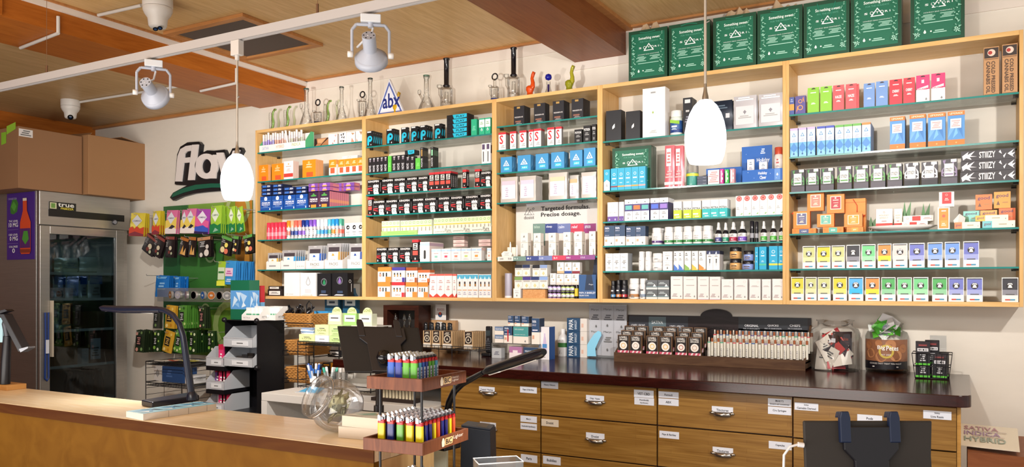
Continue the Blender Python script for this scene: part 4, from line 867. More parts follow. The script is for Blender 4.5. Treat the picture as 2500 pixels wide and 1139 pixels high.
# patterned little boxes on the same shelf
for i, (a, b, h, col, sp, rz, lb) in enumerate([(768, 803, 20, '#a8744e', 'p #2a1c18 .0 .0 0 1 .14 1 .2 .4;p #2a1c18 .9 1 .5 .3 .4 .1 .46 .1 .55 .3 1 .95;p #c79a70 .25 .9 .8 .9 .5 .4 .22 .5', 0, 'brown faceted box with dark cracks'),
    (803, 822, 27, '#f0e8e6', 'p #c9837c .4 .1 .5 .3 .6 .1;p #c9837c .6 .4 .8 .5 .7 .2;p #d9a09a .7 .9 .95 .95 .8 .7;o .3 .7 .12 #d9c4c0', .15, 'white box with pink specks'),
    (827, 846, 28, '#f0eeec', 'p #222 .2 .8 .35 .95 .4 .7;p #222 .5 .9 .75 .95 .6 .7;p #222 .3 .6 .5 .7 .45 .5;p #222 .6 .55 .8 .7 .75 .45;p #222 .2 .3 .4 .4 .3 .15;p #222 .5 .35 .8 .3 .6 .1', -.12, 'white box with black spots'),
    (848, 866, 27, '#efebe6', 'p #b08a6a .5 .95 .95 .9 .7 .7;p #d98a70 .6 .5 .9 .1 .5 .1;o .3 .5 .15 #c9c0b4', .12, 'white box with tan flower'),
    (868, 886, 28, '#efebe8', 'p #b08a6a .5 .95 .95 .9 .8 .6;p #d98a70 .1 .4 .3 .1 .1 .1;o .35 .55 .16 #c9c4c0', -.1, 'white box with grey loops')]):
    Y = CF+.03; X0, X1 = pxX(a, Y), pxX(b, Y); one(carton_mesh((0, 0, 0, col, sp, ''), X1-X0, hpx(a, h, Y), .03), 'patterned_box', ((X0+X1)/2, Y, SZ[0][0]), lb+' right of the tube tray on top shelf', 'box', 'patterned boxes by the tube tray', rz)
for i in range(3):
    Y = CF+.1; X0, X1 = pxX(832, Y), pxX(872, Y); one(carton_mesh((0, 0, 0, '#f0ebe4', 'n #987 .3 .3 .6 .7 abx', ''), X1-X0-.004*i, .012, .06), 'flat_box', ((X0+X1)/2+.004*i, Y, SZ[0][1]+hpx(850, 36, Y)+.0002+i*.0125), ['lowest', 'middle', 'topmost'][i]+' of three white flat boxes behind the small orange cartons', 'box', 'white flat boxes stacked on the second shelf')
Y = CF+.095; X0, X1 = pxX(838, Y), pxX(868, Y)
one(MB().box(-.06, 0, 0, .06, .07, hpx(850, 36, Y), '#c9642a'), 'orange_box', ((X0+X1)/2, Y, SZ[0][1]), 'plain orange box hidden behind small cartons under white flat boxes', 'box')
# zip bags in white trays, leftmost cabinet fifth shelf
TR5 = [(650, 684, 19, 'l #999 .2 .3 .7 .6 1', '#d9b45a', 40, 3), (686, 744, 20, 'l #999 .1 .3 .35 .6 1;r .62 0 .63 1 #999;e .7 .35 .012 #666;e .78 .35 .012 #666;e .86 .35 .012 #666;e .94 .35 .012 #666', '#3fa0dc', 46, 5), (747, 790, 20, 't #8a8480 .25 .38 .75 .72 PACKS;l #bbb .3 .15 .7 .3 2', '#3f6ac0', 56, 4), (793, 836, 21, 't #8a8480 .25 .38 .75 .72 PACKS;l #bbb .3 .15 .7 .3 2', '#d9a050', 61, 6), (848, 889, 22, 't #8a8480 .25 .38 .75 .72 PACKS;l #bbb .3 .15 .7 .3 2', '#3f5aa0', 60, 4)]
BAGP = glassy('bag_plastic', (.96, .96, .97), .4, .25, .15, base=.35, basec=(.85, .85, .87))
for i, (a, b, hf, fr, acc, bh, n) in enumerate(TR5):
    wh = od(i+1)+' from left'
    tray(0, 4, a, b, hf, hf+18, .14, '#efe9e4', 'white sloped display tray, '+wh+' of five, holding zip bags of joint packs', fr, y=.008, grp='white trays of zip bags')
    Y = CF+.02; W = (pxX(b, Y)-pxX(a, Y))*(.8 if i != 1 else .6)
    for j in range(n):
        Yj = CF+.018+j*.021; H = hpx((a+b)/2, bh, Yj); X = pxX((a+b)/2 if i != 1 else a+20, CF+.02); p = MB(); sh = math.tan(math.radians(10))
        p.prism([(-W/2, 0, 0), (W/2, 0, 0), (W/2, sh*H*.3, H), (-W/2, sh*H*.3, H)], (0, .001, 0), BAGP)
        q = lambda u, v, o_=.0: (-W/2+W*u, sh*H*.3*v-.0008-o_, H*v)
        p.poly([q(.1, .05), q(.8, .05), q(.8, .66), q(.1, .66)], M('#eee9e4')); p.poly([q(.8, .05), q(.95, .05), q(.95, .66), q(.8, .66)], M(acc)); p.poly([q(.12, .67), q(.88, .67), q(.88, .85), q(.12, .85)], M('#4a4248', .3))
        p.poly([q(.35, .5, .001), q(.55, .5, .001), q(.5, .58, .001), q(.4, .6, .001)], M(acc)); p.text('Gold', q(.3, .3, .001), (W*.3, 0, 0), (0, 0, H*.08), M('#777'), False)
        p.poly([q(.4, .93, .001), q(.6, .93, .001), q(.6, .96, .001), q(.4, .96, .001)], M('#ccc8c8'))
        one(p, 'zip_bag', (X, Yj, SZ[0][4]+.0025), ('frontmost' if j == 0 else od(j+1)+' deep')+' clear zip bag in the '+od(i+1)+' white tray from left', 'zip bag', 'clear zip bags in the white trays')
# vape pens lying before the vaporizer boxes
for px, cc, lb in ((752, '#e6e0dc', 'white'), (791, '#d6d4d8', 'pale grey'), (829, '#e2e4ea', 'silver')):
    p = MB(); p.box(-.045, 0, .0, .045, .012, .006, M('#2a2020' if px > 760 else '#e8d8c8')).prism([(-.04, .001, .006), (.035, .001, .006), (.04, .001, .012), (-.02, .001, .014)], (0, .01, 0), M(cc, .3)); one(p, 'pen_holder', (pxX(px, CF+.012), CF-.0+.001, SZ[0][5]), lb+' vape pen on a small rest before the boxes on bottom board', 'vape pen', 'vape pens on small rests')
# counter displays holding cartridge packs, second cabinet fifth shelf
tray(1, 4, 931, 1018, 11, 28, .05, '#a8dc7a', 'low light green tray holding leaf cartridge packs, left half of shelf', 'l #8cc860 .05 .2 .95 .9 2', y=.008, grp='cartridge trays on fifth shelf')
tray(1, 4, 1021, 1055, 9, 28, .05, '#eef0dc', 'low pale tray holding leaf cartridge packs beside the green one', '', y=.008, grp='cartridge trays on fifth shelf')
tray(1, 4, 1058, 1199, 13, 30, .05, '#ecebdc', 'white cartridge tray printed powered by Pure Extracts on fifth shelf', 'n #777 .03 .2 .2 .55 powered by;n #666 .21 .3 .31 .95 Pure;n #666 .23 .1 .33 .35 Xtracts;n #777 .36 .25 .53 .6 powered by;n #666 .54 .35 .64 .97 Pure;n #666 .56 .12 .66 .4 Xtracts;n #777 .69 .3 .86 .65 powered by;n #666 .87 .35 .97 .97 Pure;n #666 .88 .12 .98 .4 Xtracts', y=.008, grp='cartridge trays on fifth shelf')
# dosage display in the middle cabinet
Zb = SZ[2][4]; Y = CF+.19; xa, xb = CX0[2]+.04, CX1[2]-.018; top = aY(1350, 498, Y).z
sg = empty('sign_display', ((xa+xb)/2, CF+.01, Zb), 'dosist display stand with targeted formulas sign and coloured base strip', 'display')
ox = (xa+xb)/2; b = MB(); b.box(xa-ox, Y-CF-.01, 0, xb-ox, Y-CF-.006, top-Zb, M('#e4dfdb', .4)); bp = b.build('back_board', sg)
def sb(px, py): v = aY(px, py, Y-.001); return (v.x-ox, Y-CF-.012, v.z-Zb)
t = MB()
def txt(s, x0, y1, x1, y0, col, bold=True, mb=None):   # rectangle by sign pixels: left, bottom, right, top at the board plane
    mb = mb or t; o = Vector(sb(x0, y1)); u = Vector(sb(x1, y1))-o; u.z = 0; v = Vector(sb(x0, y0))-o; v.x = 0; mb.text(s, o, u, v, M(col), bold)
txt('Targeted formulas.', 1321, 518, 1440, 504, '#1c1a1c'); t.build('headline_text', sg); t = MB(); txt('Precise dosage.', 1321, 532, 1418, 519, '#1c1a1c', mb=t); t.build('second_text_line', sg); t = MB(); txt('dosist', 1279.5, 535, 1304, 527, '#1c1a1c', False, mb=t)
lg = MB()
for a, b2, c2, d2, e2, f2 in ((1281, 524, 1289, 507, 1298, 524), (1288, 524, 1296, 510, 1304, 524)):
    P_ = [Vector(sb(a, b2)), Vector(sb(c2, d2)), Vector(sb(e2, f2))]; lg.tube(P_+[P_[0]], .0012, M('#1c1a1c'), 5)
v = Vector(sb(1302, 509)); lg.tube([v+Vector((.006*math.cos(k), 0, .006*math.sin(k))) for k in [i*.785 for i in range(8)]], .001, M('#1c1a1c'), 5, closed=True); lg.build('brand_mark', sg); t.build('brand_name', sg)
cols5 = ['#74928a', '#3a4a8c', '#7280b4', '#d0405c', '#9a3a80', '#8a4a8a']; tabs = [(1301, 1331, 600), (1331, 1361, 569), (1361, 1393, 569), (1393, 1425, 569), (1425, 1455, 569)]
t = MB()
for (a, b2, yb_), cc, wd in zip(tabs, cols5, 'bliss sleep calm relief arouse'.split()):
    p0, p1 = Vector(sb(a, yb_)), Vector(sb(b2, yb_)); zt = sb(a, 546)[2]
    t.poly([(p0.x, p0.y+.001, p0.z), (p1.x, p0.y+.001, p0.z), (p1.x, p0.y+.001, zt), (p0.x, p0.y+.001, zt)], M(cc)); txt(wd, a+3, 557, a+17, 550, '#b9d0c4' if wd == 'bliss' else '#dfe4f4')
t.build('coloured_tabs', sg)
def lb_(px): return pxX(px, CF+.01)-ox
st = MB(); hh = hpx(1340, 11.5, CF); st.box(lb_(1218), -.0115, .0045, lb_(1455), -.002, .007, M('#e4dfdb'))
ed = [1218, 1256, 1287, 1318, 1351, 1384, 1420, 1455]
for i, cc in enumerate(['#e8e2da']+cols5): st.box(lb_(ed[i]), -.0145, -.019, lb_(ed[i+1]), -.0115, .007, M(cc, .4))
for px, s_, cc in ((1223, '200', '#555'), (1243, '50', '#555'), (1258, '9:1', '#dfe8e4'), (1290, '8:1', '#fff'), (1320, '1:10', '#e4e8f8'), (1354, '2:1', '#fff'), (1386, '10:1', '#fff'), (1421, '11:1', '#f0e0f0')): st.text(s_, (lb_(px), -.0149, -.011), (lb_(px+9)-lb_(px), 0, 0), (0, 0, .010), M(cc))
o_ = st.build('base_strip', sg); o_.location.z = .0
p = MB(); p.prism([(-.03, 0, 0), (.03, 0, 0), (.036, 0, .022), (.02, 0, .034), (-.02, 0, .034), (-.036, 0, .022)], (0, .003, 0), M('#efeae2')).decal('l #bbb .2 .3 .8 .9 4', (-.03, 0, 0), (.06, 0, 0), (0, 0, .03), (0, -.0004, 0)); one(p, 'hexagon_card', (pxX(1237, CF+.02), CF+.02, Zb+.0045), 'small cream hexagon card left of the slim pen boxes', 'card')
one(carton_mesh((0, 0, 0, '#efe9df', '', ''), .055, .058, .012), 'pen_stand', (pxX(1249, CF+.05), CF+.05, Zb+.0045), 'cream pen stand behind the hexagon card', 'stand')
for px, h in ((1246, .088), (1262, .07)): one(MB().lathe([(.004, 0), (.005, h*.3), (.005, h*.8), (.002, h)], M('#f2eee8', .3), 12), 'dose_pen', (pxX(px, CF+.035), CF+.035, Zb+.0045), ('taller' if h > .08 else 'shorter')+' white dose pen standing by the hexagon card', 'vape pen')
one(MB().tube([(-.16, 0, 0), (.16, 0, .004)], .011, M('#dcd8de', .3), 14), 'rolled_poster', ((pxX(1348, CF+.08)), CF+.08, aY(1348, 496, CF+.08).z), 'white rolled tube hanging below fourth shelf above the dosage sign', 'tube')
# bottom board, middle cabinet
Z0 = SZ[2][5]; Y = CF+.02
R = (pxX(1245, Y)-pxX(1229, Y))/2; h = hpx(1237, 60, Y); one(MB().lathe([(R, 0), (R, h*.08)], M('#eee9ea', .3), 24).lathe([(R, h*.08), (R, h*.97), (R*.93, h)], M('#a9a4b4', .35), 24), 'spray_bottle', (pxX(1237, Y), Y+R, Z0), 'tall lavender grey bottle at the left end of bottom board', 'bottle')
X0, X1 = pxX(1278, Y), pxX(1333, Y); one(MB().box(-(X1-X0)/2, 0, 0, (X1-X0)/2, .03, hpx(1305, 21, Y), wood('cork_speckle', '#c98a52', '#dba873', (30, 30, 30))), 'cork_block', ((X0+X1)/2, Y-.01, Z0), 'tan cork block in front of the dark topped cartons', 'block')
X0, X1 = pxX(1256, CF+.05), pxX(1337, CF+.05); one(tray_mesh(X1-X0, .06, .02, hpx(1300, 21, CF+.03), '#c9c4c4'), 'riser_tray', ((X0+X1)/2, CF+.055, Z0), 'grey riser tray under the dark topped cartons', 'tray')
X0, X1 = pxX(1336, Y), pxX(1400, Y); one(MB().box(-(X1-X0)/2, 0, 0, (X1-X0)/2, .06, hpx(1368, 32, Y)-.001, M('#d9d5d8')), 'riser_box', ((X0+X1)/2, Y+.024, Z0), 'pale riser box behind the small striped cans', 'box')
p = MB(); R = .011; p.lathe([(R, 0), (R, .075), (R*.4, .09), (R*.4, .1)], M('#17171c', .1), 16).lathe([(R*.55, .1), (R*.55, .118)], M('#1c1c20', .3), 12).lathe([(R*1.03, .012), (R*1.03, .055)], M('#e4c63a', .4), 16, caps=False); one(p, 'dark_bottle', (pxX(1406, Y), Y+.01, Z0), 'black bottle with yellow label beside the navy leaflet holder', 'bottle')
e = empty('leaflet_holder', (pxX(1434, CF+.01), CF+.01, Z0), 'navy leaflet holder at the right end of bottom board', 'leaflet holder'); W = pxX(1455, Y)-pxX(1411, Y)-.006
m = MB(); H = hpx(1430, 58, Y); m.prism([(-W/2, 0, 0), (W/2, 0, 0), (W/2, 0, H), (-W/2, 0, H)], (0, .002, 0), M('#31588c', .3)).decal('p #22334e .35 .35 .9 .35 .75 1 .45 1;t #e8ecf4 .02 .2 .98 .28 PAPA X BARKLEY;t #e8ecf4 .02 .1 .6 .16 RELEAF SOAK;n #e8ecf4 .6 .55 .85 .62 Papa', (-W/2, 0, 0), (W, 0, 0), (0, 0, H), (0, -.0005, 0)); m.box(-W/2, .002, 0, W/2, .06, .002, M('#2a4a78')).box(-W/2, .002, 0, -W/2+.002, .06, H, M('#2a4a78')); m.build('holder', e)
MB().prism([(-W*.1, .062, 0), (W/2, .062, 0), (W/2, .062, H*1.7), (W*.15, .062, H*1.7)], (0, .002, 0), M('#1b2c48', .35)).build('leaflet', e)
# fourth cabinet second shelf: blue holiday displays, tumbler, black boxes
Z1 = SZ[3][1]; Y = CF+.014
SNOW = ';e .15 .8 .008 #cfe4fa;e .3 .3 .006 #cfe4fa;e .7 .6 .007 #cfe4fa;e .85 .2 .008 #cfe4fa;e .5 .15 .006 #cfe4fa'
def panel(x0, x1, h, y, col, spec, name, label, cat, D=.003, lift=0):
    Y = CF+y; X0, X1 = pxX(x0, Y), pxX(x1, Y); return one(carton_mesh((0, 0, 0, col, spec, ''), X1-X0, hpx((x0+x1)/2, h, Y), D), name, ((X0+X1)/2, Y, Z1+lift), label, cat)
panel(1724, 1811, 44, .1, '#1c62b8', 'l #cfe4fa .45 .7 .56 .92 3'+SNOW, 'display_card', 'blue snow-speckled display card behind the small striped carton', 'display card')
panel(1811, 1885, 94, .13, '#1c62b8', 't #eef4fc .5 .55 .92 .68 Holiday;t #eef4fc .58 .42 .86 .54 Cheer;l #dce8f8 .62 .78 .78 .93 3'+SNOW, 'display_card', 'tall blue Holiday Cheer card behind two sample cartons', 'display card')
tray(3, 1, 1812, 1911, 29, 30, .11, '#1c62b8', 'blue Holiday Cheer tray at the right end of second shelf', 't #eef4fc .4 .5 .62 .8 Holiday;t #eef4fc .44 .18 .6 .46 Cheer;r .8 .04 .94 .96 #5f8ed0;d #fff .87 .5 .03'+SNOW)
X0, X1 = pxX(1818, CF+.07), pxX(1908, CF+.07); one(MB().box(-(X1-X0)/2, 0, 0, (X1-X0)/2, .05, hpx(1870, 15, CF), M('#e8eaf0')), 'riser_box', ((X0+X1)/2, CF+.055, Z1+.0025), 'white riser inside the blue Holiday Cheer tray', 'box')
for i in range(3): panel(1702, 1726, 7, .02, '#4a5266', 'n #c9ccd8 .6 .3 .9 .7 10 pack', 'slim_box', ['bottom', 'middle', 'top'][i]+' one of three slate slim boxes left of striped carton', 'box', .05, i*hpx(1714, 7.4, CF))
GLC = glassy('clear_glass', (.985, .99, .99), .12, .03, .22)
p = MB(); R = (pxX(1701, Y)-pxX(1671, Y))/2; H = hpx(1686, 92, Y); p.lathe([(R*.9, 0), (R, H*.05), (R, H*.5), (R*.92, H*.55), (R*.96, H)], GLC, 24, caps=False).lathe([(R*.85, .002), (R*.95, H*.04), (R*.95, H*.35)], M('#4fa89a', .3), 24).lathe([(R*1.01, H*.26), (R*1.01, H*.33)], M('#e0d840', .4), 24, caps=False); one(p, 'clear_tumbler', (pxX(1686, Y), Y+R, Z1), 'tall clear tumbler with yellow strip behind the pendant lamp', 'tumbler')
# ---- gift bags
SAT = 'r .0 .0 1 1 #054028;r .07 .05 .93 .93 #07664a;t #e4f0ea .26 .79 .8 .86 Something sweet;n #5fa890 .3 .745 .76 .775 FOR THE HOLIDAYS;t #f2f6f4 .27 .62 .34 .655 S;t #f2f6f4 .5 .62 .56 .655 T;o .42 .637 .035 #f2f6f4;o .62 .637 .035 #f2f6f4;t #f2f6f4 .68 .62 .74 .655 R;t #f2f6f4 .77 .62 .785 .655 I;p #f2f6f4 .53 .72 .4 .58 .43 .58 .53 .695 .63 .58 .66 .58;r .4 .57 .66 .585 #f2f6f4;n #d8ece2 .25 .49 .78 .51 HOLIDAY BAG CONTAINS;l #9fd0bc .2 .36 .47 .47 5;l #9fd0bc .55 .38 .82 .47 4;l #9fd0bc .24 .31 .8 .335 1;d #d8ece2 .27 .17 .035;r .37 .16 .4 .185 #d8ece2;l #9fd0bc .42 .13 .68 .19 2'
import random as _r
def vine(x0, x1, seed):
    g = _r.Random(seed); s_ = ''
    for i in range(26):
        x = x0+(x1-x0)*g.random(); y = .1+.8*i/26+.01*g.random(); r = .018+.02*g.random(); a = g.random()*6.3
        s_ += ';p #8cc4ac %.3f %.3f %.3f %.3f %.3f %.3f' % (x, y, x+r*2*math.cos(a), y+r*1.4*math.sin(a), x+r*math.cos(a+1), y+r*math.sin(a+1))
    for i in range(6): a = i*1.047; cx_ = (x0+x1)/2; s_ += ';p #a8d8c4 %.3f %.3f %.3f %.3f %.3f %.3f' % (cx_, .13, cx_+.055*math.cos(a), .13+.04*math.sin(a), cx_+.055*math.cos(a+.5), .13+.04*math.sin(a+.5))
    return s_
def bag_mesh(W, H, D):
    mb = MB(); g = M('#053a26', .25); k = .01
    mb.box(-W/2, 0, 0, W/2, D, H, g, skip='t'); mb.box(-W/2+.002, .002, .004, W/2-.002, D-.002, H, M('#06301f', .5), skip='tb')
    mb.decal(SAT+vine(.09, .17, 3)+vine(.82, .9, 5), (-W/2, 0, 0), (W, 0, 0), (0, 0, H), (0, -.00025, 0)); mb.box(W/2, D*.48, 0, W/2+.0006, D*.52, H, M('#08402b', .3)); return mb
def handle_mb(W, H, y, drop):
    mb = MB(); pts = [(-W*.2+W*.4*i/10, y-.003-.002*math.sin(math.pi*i/10), H-.012+(-drop if drop > 0 else -drop)*math.sin(math.pi*i/10)) for i in range(11)]; return mb.tube(pts, .0016, M('#1c8a6c', .5), 6)
def tissue_mb(W, D, h, seed):
    g = _r.Random(seed); mb = MB(); n = 9; vs = []; fs = []
    for j in range(3):
        for i in range(n+1): vs.append((-W/2+W*i/n, D*(.2+.3*j)+.01*g.random(), (h*(.25+.75*g.random())*(1.0 if j == 1 else .5)*math.sin(math.pi*(i+.4)/(n+.8))) if j else -.03))
    for j in range(2):
        for i in range(n): a = j*(n+1)+i; fs += [(a, a+1, a+n+2), (a, a+n+2, a+n+1)]
    for i in range(n+1): vs.append((vs[2*(n+1)+i][0], D*.9, -.03))
    for i in range(n): a = 2*(n+1)+i; fs += [(a, a+1, a+n+2), (a, a+n+2, a+n+1)]
    return mb.add(vs, fs, M('#b9a184', .8))
BY = CF+.004
edges = [(1535, 1629), (1633, 1733), (1741, 1846), (1849, 1959), (1962, 2074), (2077, 2201), (2223, 2355)]
Hb = hpx(1582, 121, BY)
for i, (a, b2) in enumerate(edges):
    X0, X1 = pxX(a, BY), pxX(b2, BY); W = X1-X0; D = .11
    e = empty('gift_bag', ((X0+X1)/2, BY, CT+.0008), 'green satori holiday gift bag on top of cabinets, '+od(i+1)+' from left', 'gift bag', 'green gift bags on the cabinets')
    bag_mesh(W, Hb, D).build('bag_body', e); handle_mb(W, Hb, 0, [0.004, -.006, .004, .006, .09, .004, .1][i]).build('handle', e); handle_mb(W, Hb, D-.004, -.01).build('handle', e)
    if i in (0, 2, 3, 5): o = tissue_mb(W*.8, D, .085 if i != 0 else .075, i+4).build('tissue_paper', e, (0, 0, Hb-.005))
X0, X1 = pxX(1495, CF+.06), pxX(1590, CF+.06)
e = empty('gift_bag', ((X0+X1)/2, CF+.06, Z1+.0005), 'glossy green gift bag behind teal cartons inside the fourth cabinet', 'gift bag'); bag_mesh(X1-X0, hpx(1540, 106, CF+.06), .08).build('bag_body', e)
# ---- rightmost cabinet: orange bag and white dish with leaves
Z4 = SZ[4][3]; Yo = CF+.09; X0, X1 = pxX(2063, Yo), pxX(2113, Yo); H = hpx(2090, 84, Yo)
e = empty('orange_gift_bag', ((X0+X1)/2, Yo, Z4), 'orange paper gift bag with bow behind stacked orange cartons', 'gift bag'); W = X1-X0
MB().box(-W/2, 0, 0, W/2, .06, H, '#ee9038').decal('r 0 .88 1 .9 #c9701c', (-W/2, 0, 0), (W, 0, 0), (0, 0, H), (0, -.0004, 0)).build('bag_body', e)
MB().tube([(-W*.1, -.002, H*.98), (W*.1, -.003, H*.8), (W*.1, -.003, H*.6)], .002, M('#c94a1c'), 6).tube([(0, -.004, H*.42), (W*.2, -.012, H*.5), (W*.5, -.01, H*.5), (W*.3, -.01, H*.4), (0, -.004, H*.42)], .004, M('#d9481c'), 6).build('ribbon_bow', e)
for px, py, lb in ((1940, 520, 'left'), (1958, 519, 'right')):
    v = aY(px, py, CF+.04); p = MB(); p.tube([(-.012, 0, -.004), (-.004, 0, .004), (.006, 0, .0), (.014, 0, .005)], .004, M('#d9481c'), 6); one(p, 'ribbon_bow', v, 'small orange ribbon loop on violet label gift carton, '+lb+' one', 'ribbon')
X0, X1 = pxX(2113, CF+.015), pxX(2288, CF+.015); xm = (X0+X1)/2; Wd = (X1-X0)/2
n = 28; d = MB(); vs = []; fs = []
prof = [(0, .004), (.62, .004), (.8, .012), (1.0, .024), (.98, .026), (.78, .015), (.6, .008), (0, .008)]
for r, z in prof:
    for k in range(n): a = 2*math.pi*k/n; vs.append((Wd*r*math.cos(a), .085*r*math.sin(a), z))
for j in range(len(prof)-1):
    for k in range(n): fs.append((j*n+k, j*n+(k+1) % n, (j+1)*n+(k+1) % n, (j+1)*n+k))
d.add(vs, fs, M('#e9e4e0', .25), True); d.lathe([(.05, 0), (.05, .005)], M('#e0dbd6', .3), 24, sx=1.6)
one(d, 'serving_dish', (xm, CF+.098, Z4), 'white oval dish holding red banded cards and leaves', 'dish')
def leafmb(k, h, wd):
    mb = MB(); 
    for s_ in k:
        pts = [(0, 0), (wd, h*.4), (s_*wd*.6+wd*.3, h), (-wd*.3, h*.55)]; mb.prism([(a+s_*wd*.6, .0, b2) for a, b2 in pts], (0, .001, 0), M('#3f7a34', .4))
    return mb
for px, py, hh_, lb in ((2206, 515, 26, 'taller leaf sprig behind the stacked slim boxes, left one'), (2252, 515, 20, 'leaf sprig behind the stacked slim boxes, right one'), (2124, 545, 20, 'dark leaf sprig at the left end of white dish')):
    v = aY(px, py, CF+.13); v.z = Z4+.01; one(leafmb((0, 1.6), hpx(px, hh_+44 if px > 2200 else hh_+15, CF+.13), .014), 'leaf_sprig', v, lb, 'leaf')
row(4, 3, '''holi 2137 2180 1 46 1 12 y=70 z=10 W=EFFECT D=front_cream_card_box_with_red_base
holi 2182 2203 1 46 1 12 y=95 z=10 W=DAY D=rear_cream_card_box_with_red_base
hlay 2201 2266 1 13 1 26 y=66 z=10 D=lower_white_slim_box_with_red_label
hlay 2204 2280 1 14 1 26 y=70 z=23.5 D=upper_white_slim_box_with_red_label''')
for o, dd, kk, n_, j, c_, s_ in LAB[-4:]: o['label'] = dd+' resting on the white oval dish'
v = aY(2335, 560, CF+.05); p = MB(); p.add([(0, 0, 0), (.03, .004, .01), (.035, 0, .05), (.012, .01, .07), (-.012, 0, .04)], [(0, 1, 2), (0, 2, 3), (0, 3, 4)], M('#c9cac6', .3)); p.add([(.02, .012, .0), (.05, .012, .02), (.045, .012, .055), (.03, .014, .06)], [(0, 1, 2, 3)], M('#2e6a3c', .4)); v.z = Z4; one(p, 'cellophane_leaf', v, 'cellophane wrapped leaf right of the orange sleeve carton', 'leaf')
# ================================================================ GLASS PIPES ON TOP OF THE CABINETS
GPALE = glassy('pipe_glass', (.985, .99, .985), .15, .03, .32); GGREEN = glassy('green_pipe_glass', (.62, .86, .45), .3, .03, .5)
GY = CF+.075
def gp(px, yt, yb): X = pxX(px, GY); return X, hpx(px, yb-yt, GY)
BLK = M('#15141a', .15)
def beaker(px, wpx, yt, yb, label, rim='#26463a', bowl=-1, neck=.28):
    X, H = gp(px, yt, yb); W = hpx(px, wpx, GY)/2; e = empty('glass_beaker_pipe', (X, GY, CT+.0005), label, 'glass pipe', 'clear glass pipes on the cabinets'); r = W*neck
    MB().lathe([(W*.9, 0), (W, H*.03), (W*.75, H*.18), (r*1.1, H*.42), (r*1.35, H*.45), (r, H*.48), (r, H*.9), (r*1.3, H*.93), (r*1.3, H*.99)], GPALE, 22, caps=False).lathe([(W*.9, .0), (W*.92, .004)], GPALE, 22).build('chamber', e)
    MB().lathe([(r*1.35, H*.975), (r*1.42, H*.985), (r*1.35, H)], M(rim, .2), 22).build('mouth_rim', e)
    MB().tube([(bowl*W*.35, 0, H*.25), (bowl*W*.95, 0, H*.5)], r*.45, GPALE, 10).lathe([(r*.35, 0), (r*.75, H*.05), (r*.8, H*.1), (r*.55, H*.14)], GPALE, 14, c=(bowl*W*1.0, 0, H*.48)).build('bowl_stem', e)
def straight(px, wpx, yt, yb, label, fr=.42, top='#15141a', ring=False, base=None):
    X, H = gp(px, yt, yb); W = hpx(px, wpx, GY)/2; e = empty('glass_tube_pipe', (X, GY, CT+.0005), label, 'glass pipe', 'clear glass pipes on the cabinets')
    m = MB().lathe([(W*.9, 0), (W, H*.02), (W, H*fr), (W*.9, H*(fr+.03)), (W*.4, H*(fr+.04))], GPALE, 24, caps=False).lathe([(W*.3, H*.12), (W*.35, H*.14), (W*.3, H*(fr-.05))], GPALE, 16).tube([(W*.7*math.cos(a), W*.7*math.sin(a), H*.13+.003*math.sin(a*5)) for a in [i*.35 for i in range(18)]], .0022, GPALE, 6, closed=True); m.build('chamber', e)
    if base: MB().lathe([(W*1.03, H*.06), (W*1.03, H*.12)], M(base, .15), 24, caps=False).build('coloured_band', e)
    if ring:
        MB().tube([(0, 0, H*fr), (0, 0, H*.8)], W*.4, GPALE, 12).build('neck', e); MB().tube([(W*.75*math.cos(a), 0, H*.88+W*.75*math.sin(a)) for a in [i*.393 for i in range(16)]], W*.17, BLK, 8, closed=True).build('ring_mouthpiece', e)
    else:
        MB().lathe([(W*.42, H*(fr+.04)), (W*.62, H*(fr+.07)), (W*.42, H*(fr+.1)), (W*.42, H*.96), (W*.55, H*.975), (W*.55, H)], M(top, .12), 20).build('neck', e)
    MB().tube([(-W*.95, 0, H*.22), (-W*1.3, 0, H*.3), (-W*1.35, 0, H*(fr+.04))], W*.22, GPALE, 10).lathe([(W*.2, 0), (W*.48, H*.04), (W*.45, H*.08)], GPALE, 14, c=(-W*1.35, 0, H*(fr+.03))).build('bowl_stem', e)
def bubbler(px, wpx, yt, yb, mat, label, name='bubbler_pipe', mat2=None, blob=True):
    X, H = gp(px, yt, yb); W = hpx(px, wpx, GY)/2; e = empty(name, (X, GY, CT+.0005), label, 'glass pipe')
    MB().lathe([(W, 0), (W*.95, H*.03), (W*.5, H*.1), (W*.45, H*.2), (W*.62, H*.3), (W*.6, H*.4), (W*.35, H*.45)], mat, 20, c=(-W*.15, 0, 0)).build('chamber', e)
    MB().tube([(W*.05, 0, H*.32), (W*.3, 0, H*.42), (W*.35, 0, H*.55), (W*.2, 0, H*.72), (W*.35, 0, H*.86), (W*.5, 0, H*.93), (W*.62, 0, H*.9)], [W*.4, W*.38, W*.3, W*.25, W*.27, W*.3, W*.2], mat2 or mat, 12).build('neck', e)
def greenpipe(px, yt, yb, label):
    X, H = gp(px, yt, yb); e = empty('green_glass_pipe', (X, GY, CT+.0005), label, 'glass pipe', 'small green glass pipes')
    MB().lathe([(.018, 0), (.018, .004), (.008, .008), (.008, H*.5), (.01, H*.55), (.01, H*.8), (.007, H*.85)], GPALE, 14, c=(-.012, 0, 0)).build('chamber', e)
    MB().tube([(-.005, 0, .01), (.012, 0, H*.2), (.018, 0, H*.4), (.01, 0, H*.65), (.014, 0, H*.85), (.03, 0, H*.98), (.04, 0, H*.96)], [.008, .009, .012, .008, .008, .007, .008], GGREEN, 12).build('curved_mouthpiece', e)
greenpipe(663, 255, 308, 'small green glass pipe at the left end of the leftmost cabinet top'); greenpipe(699, 248, 303, 'small green glass pipe, second from left above the leftmost cabinet'); greenpipe(797, 236, 293, 'small green glass pipe between two clear beakers')
beaker(748, 34, 206, 299, 'tall clear beaker pipe with black rim, leftmost beaker'); straight(776, 19, 231, 294, 'short clear pipe with black ring and blue band, left one', .48, ring=True, base='#23283e')
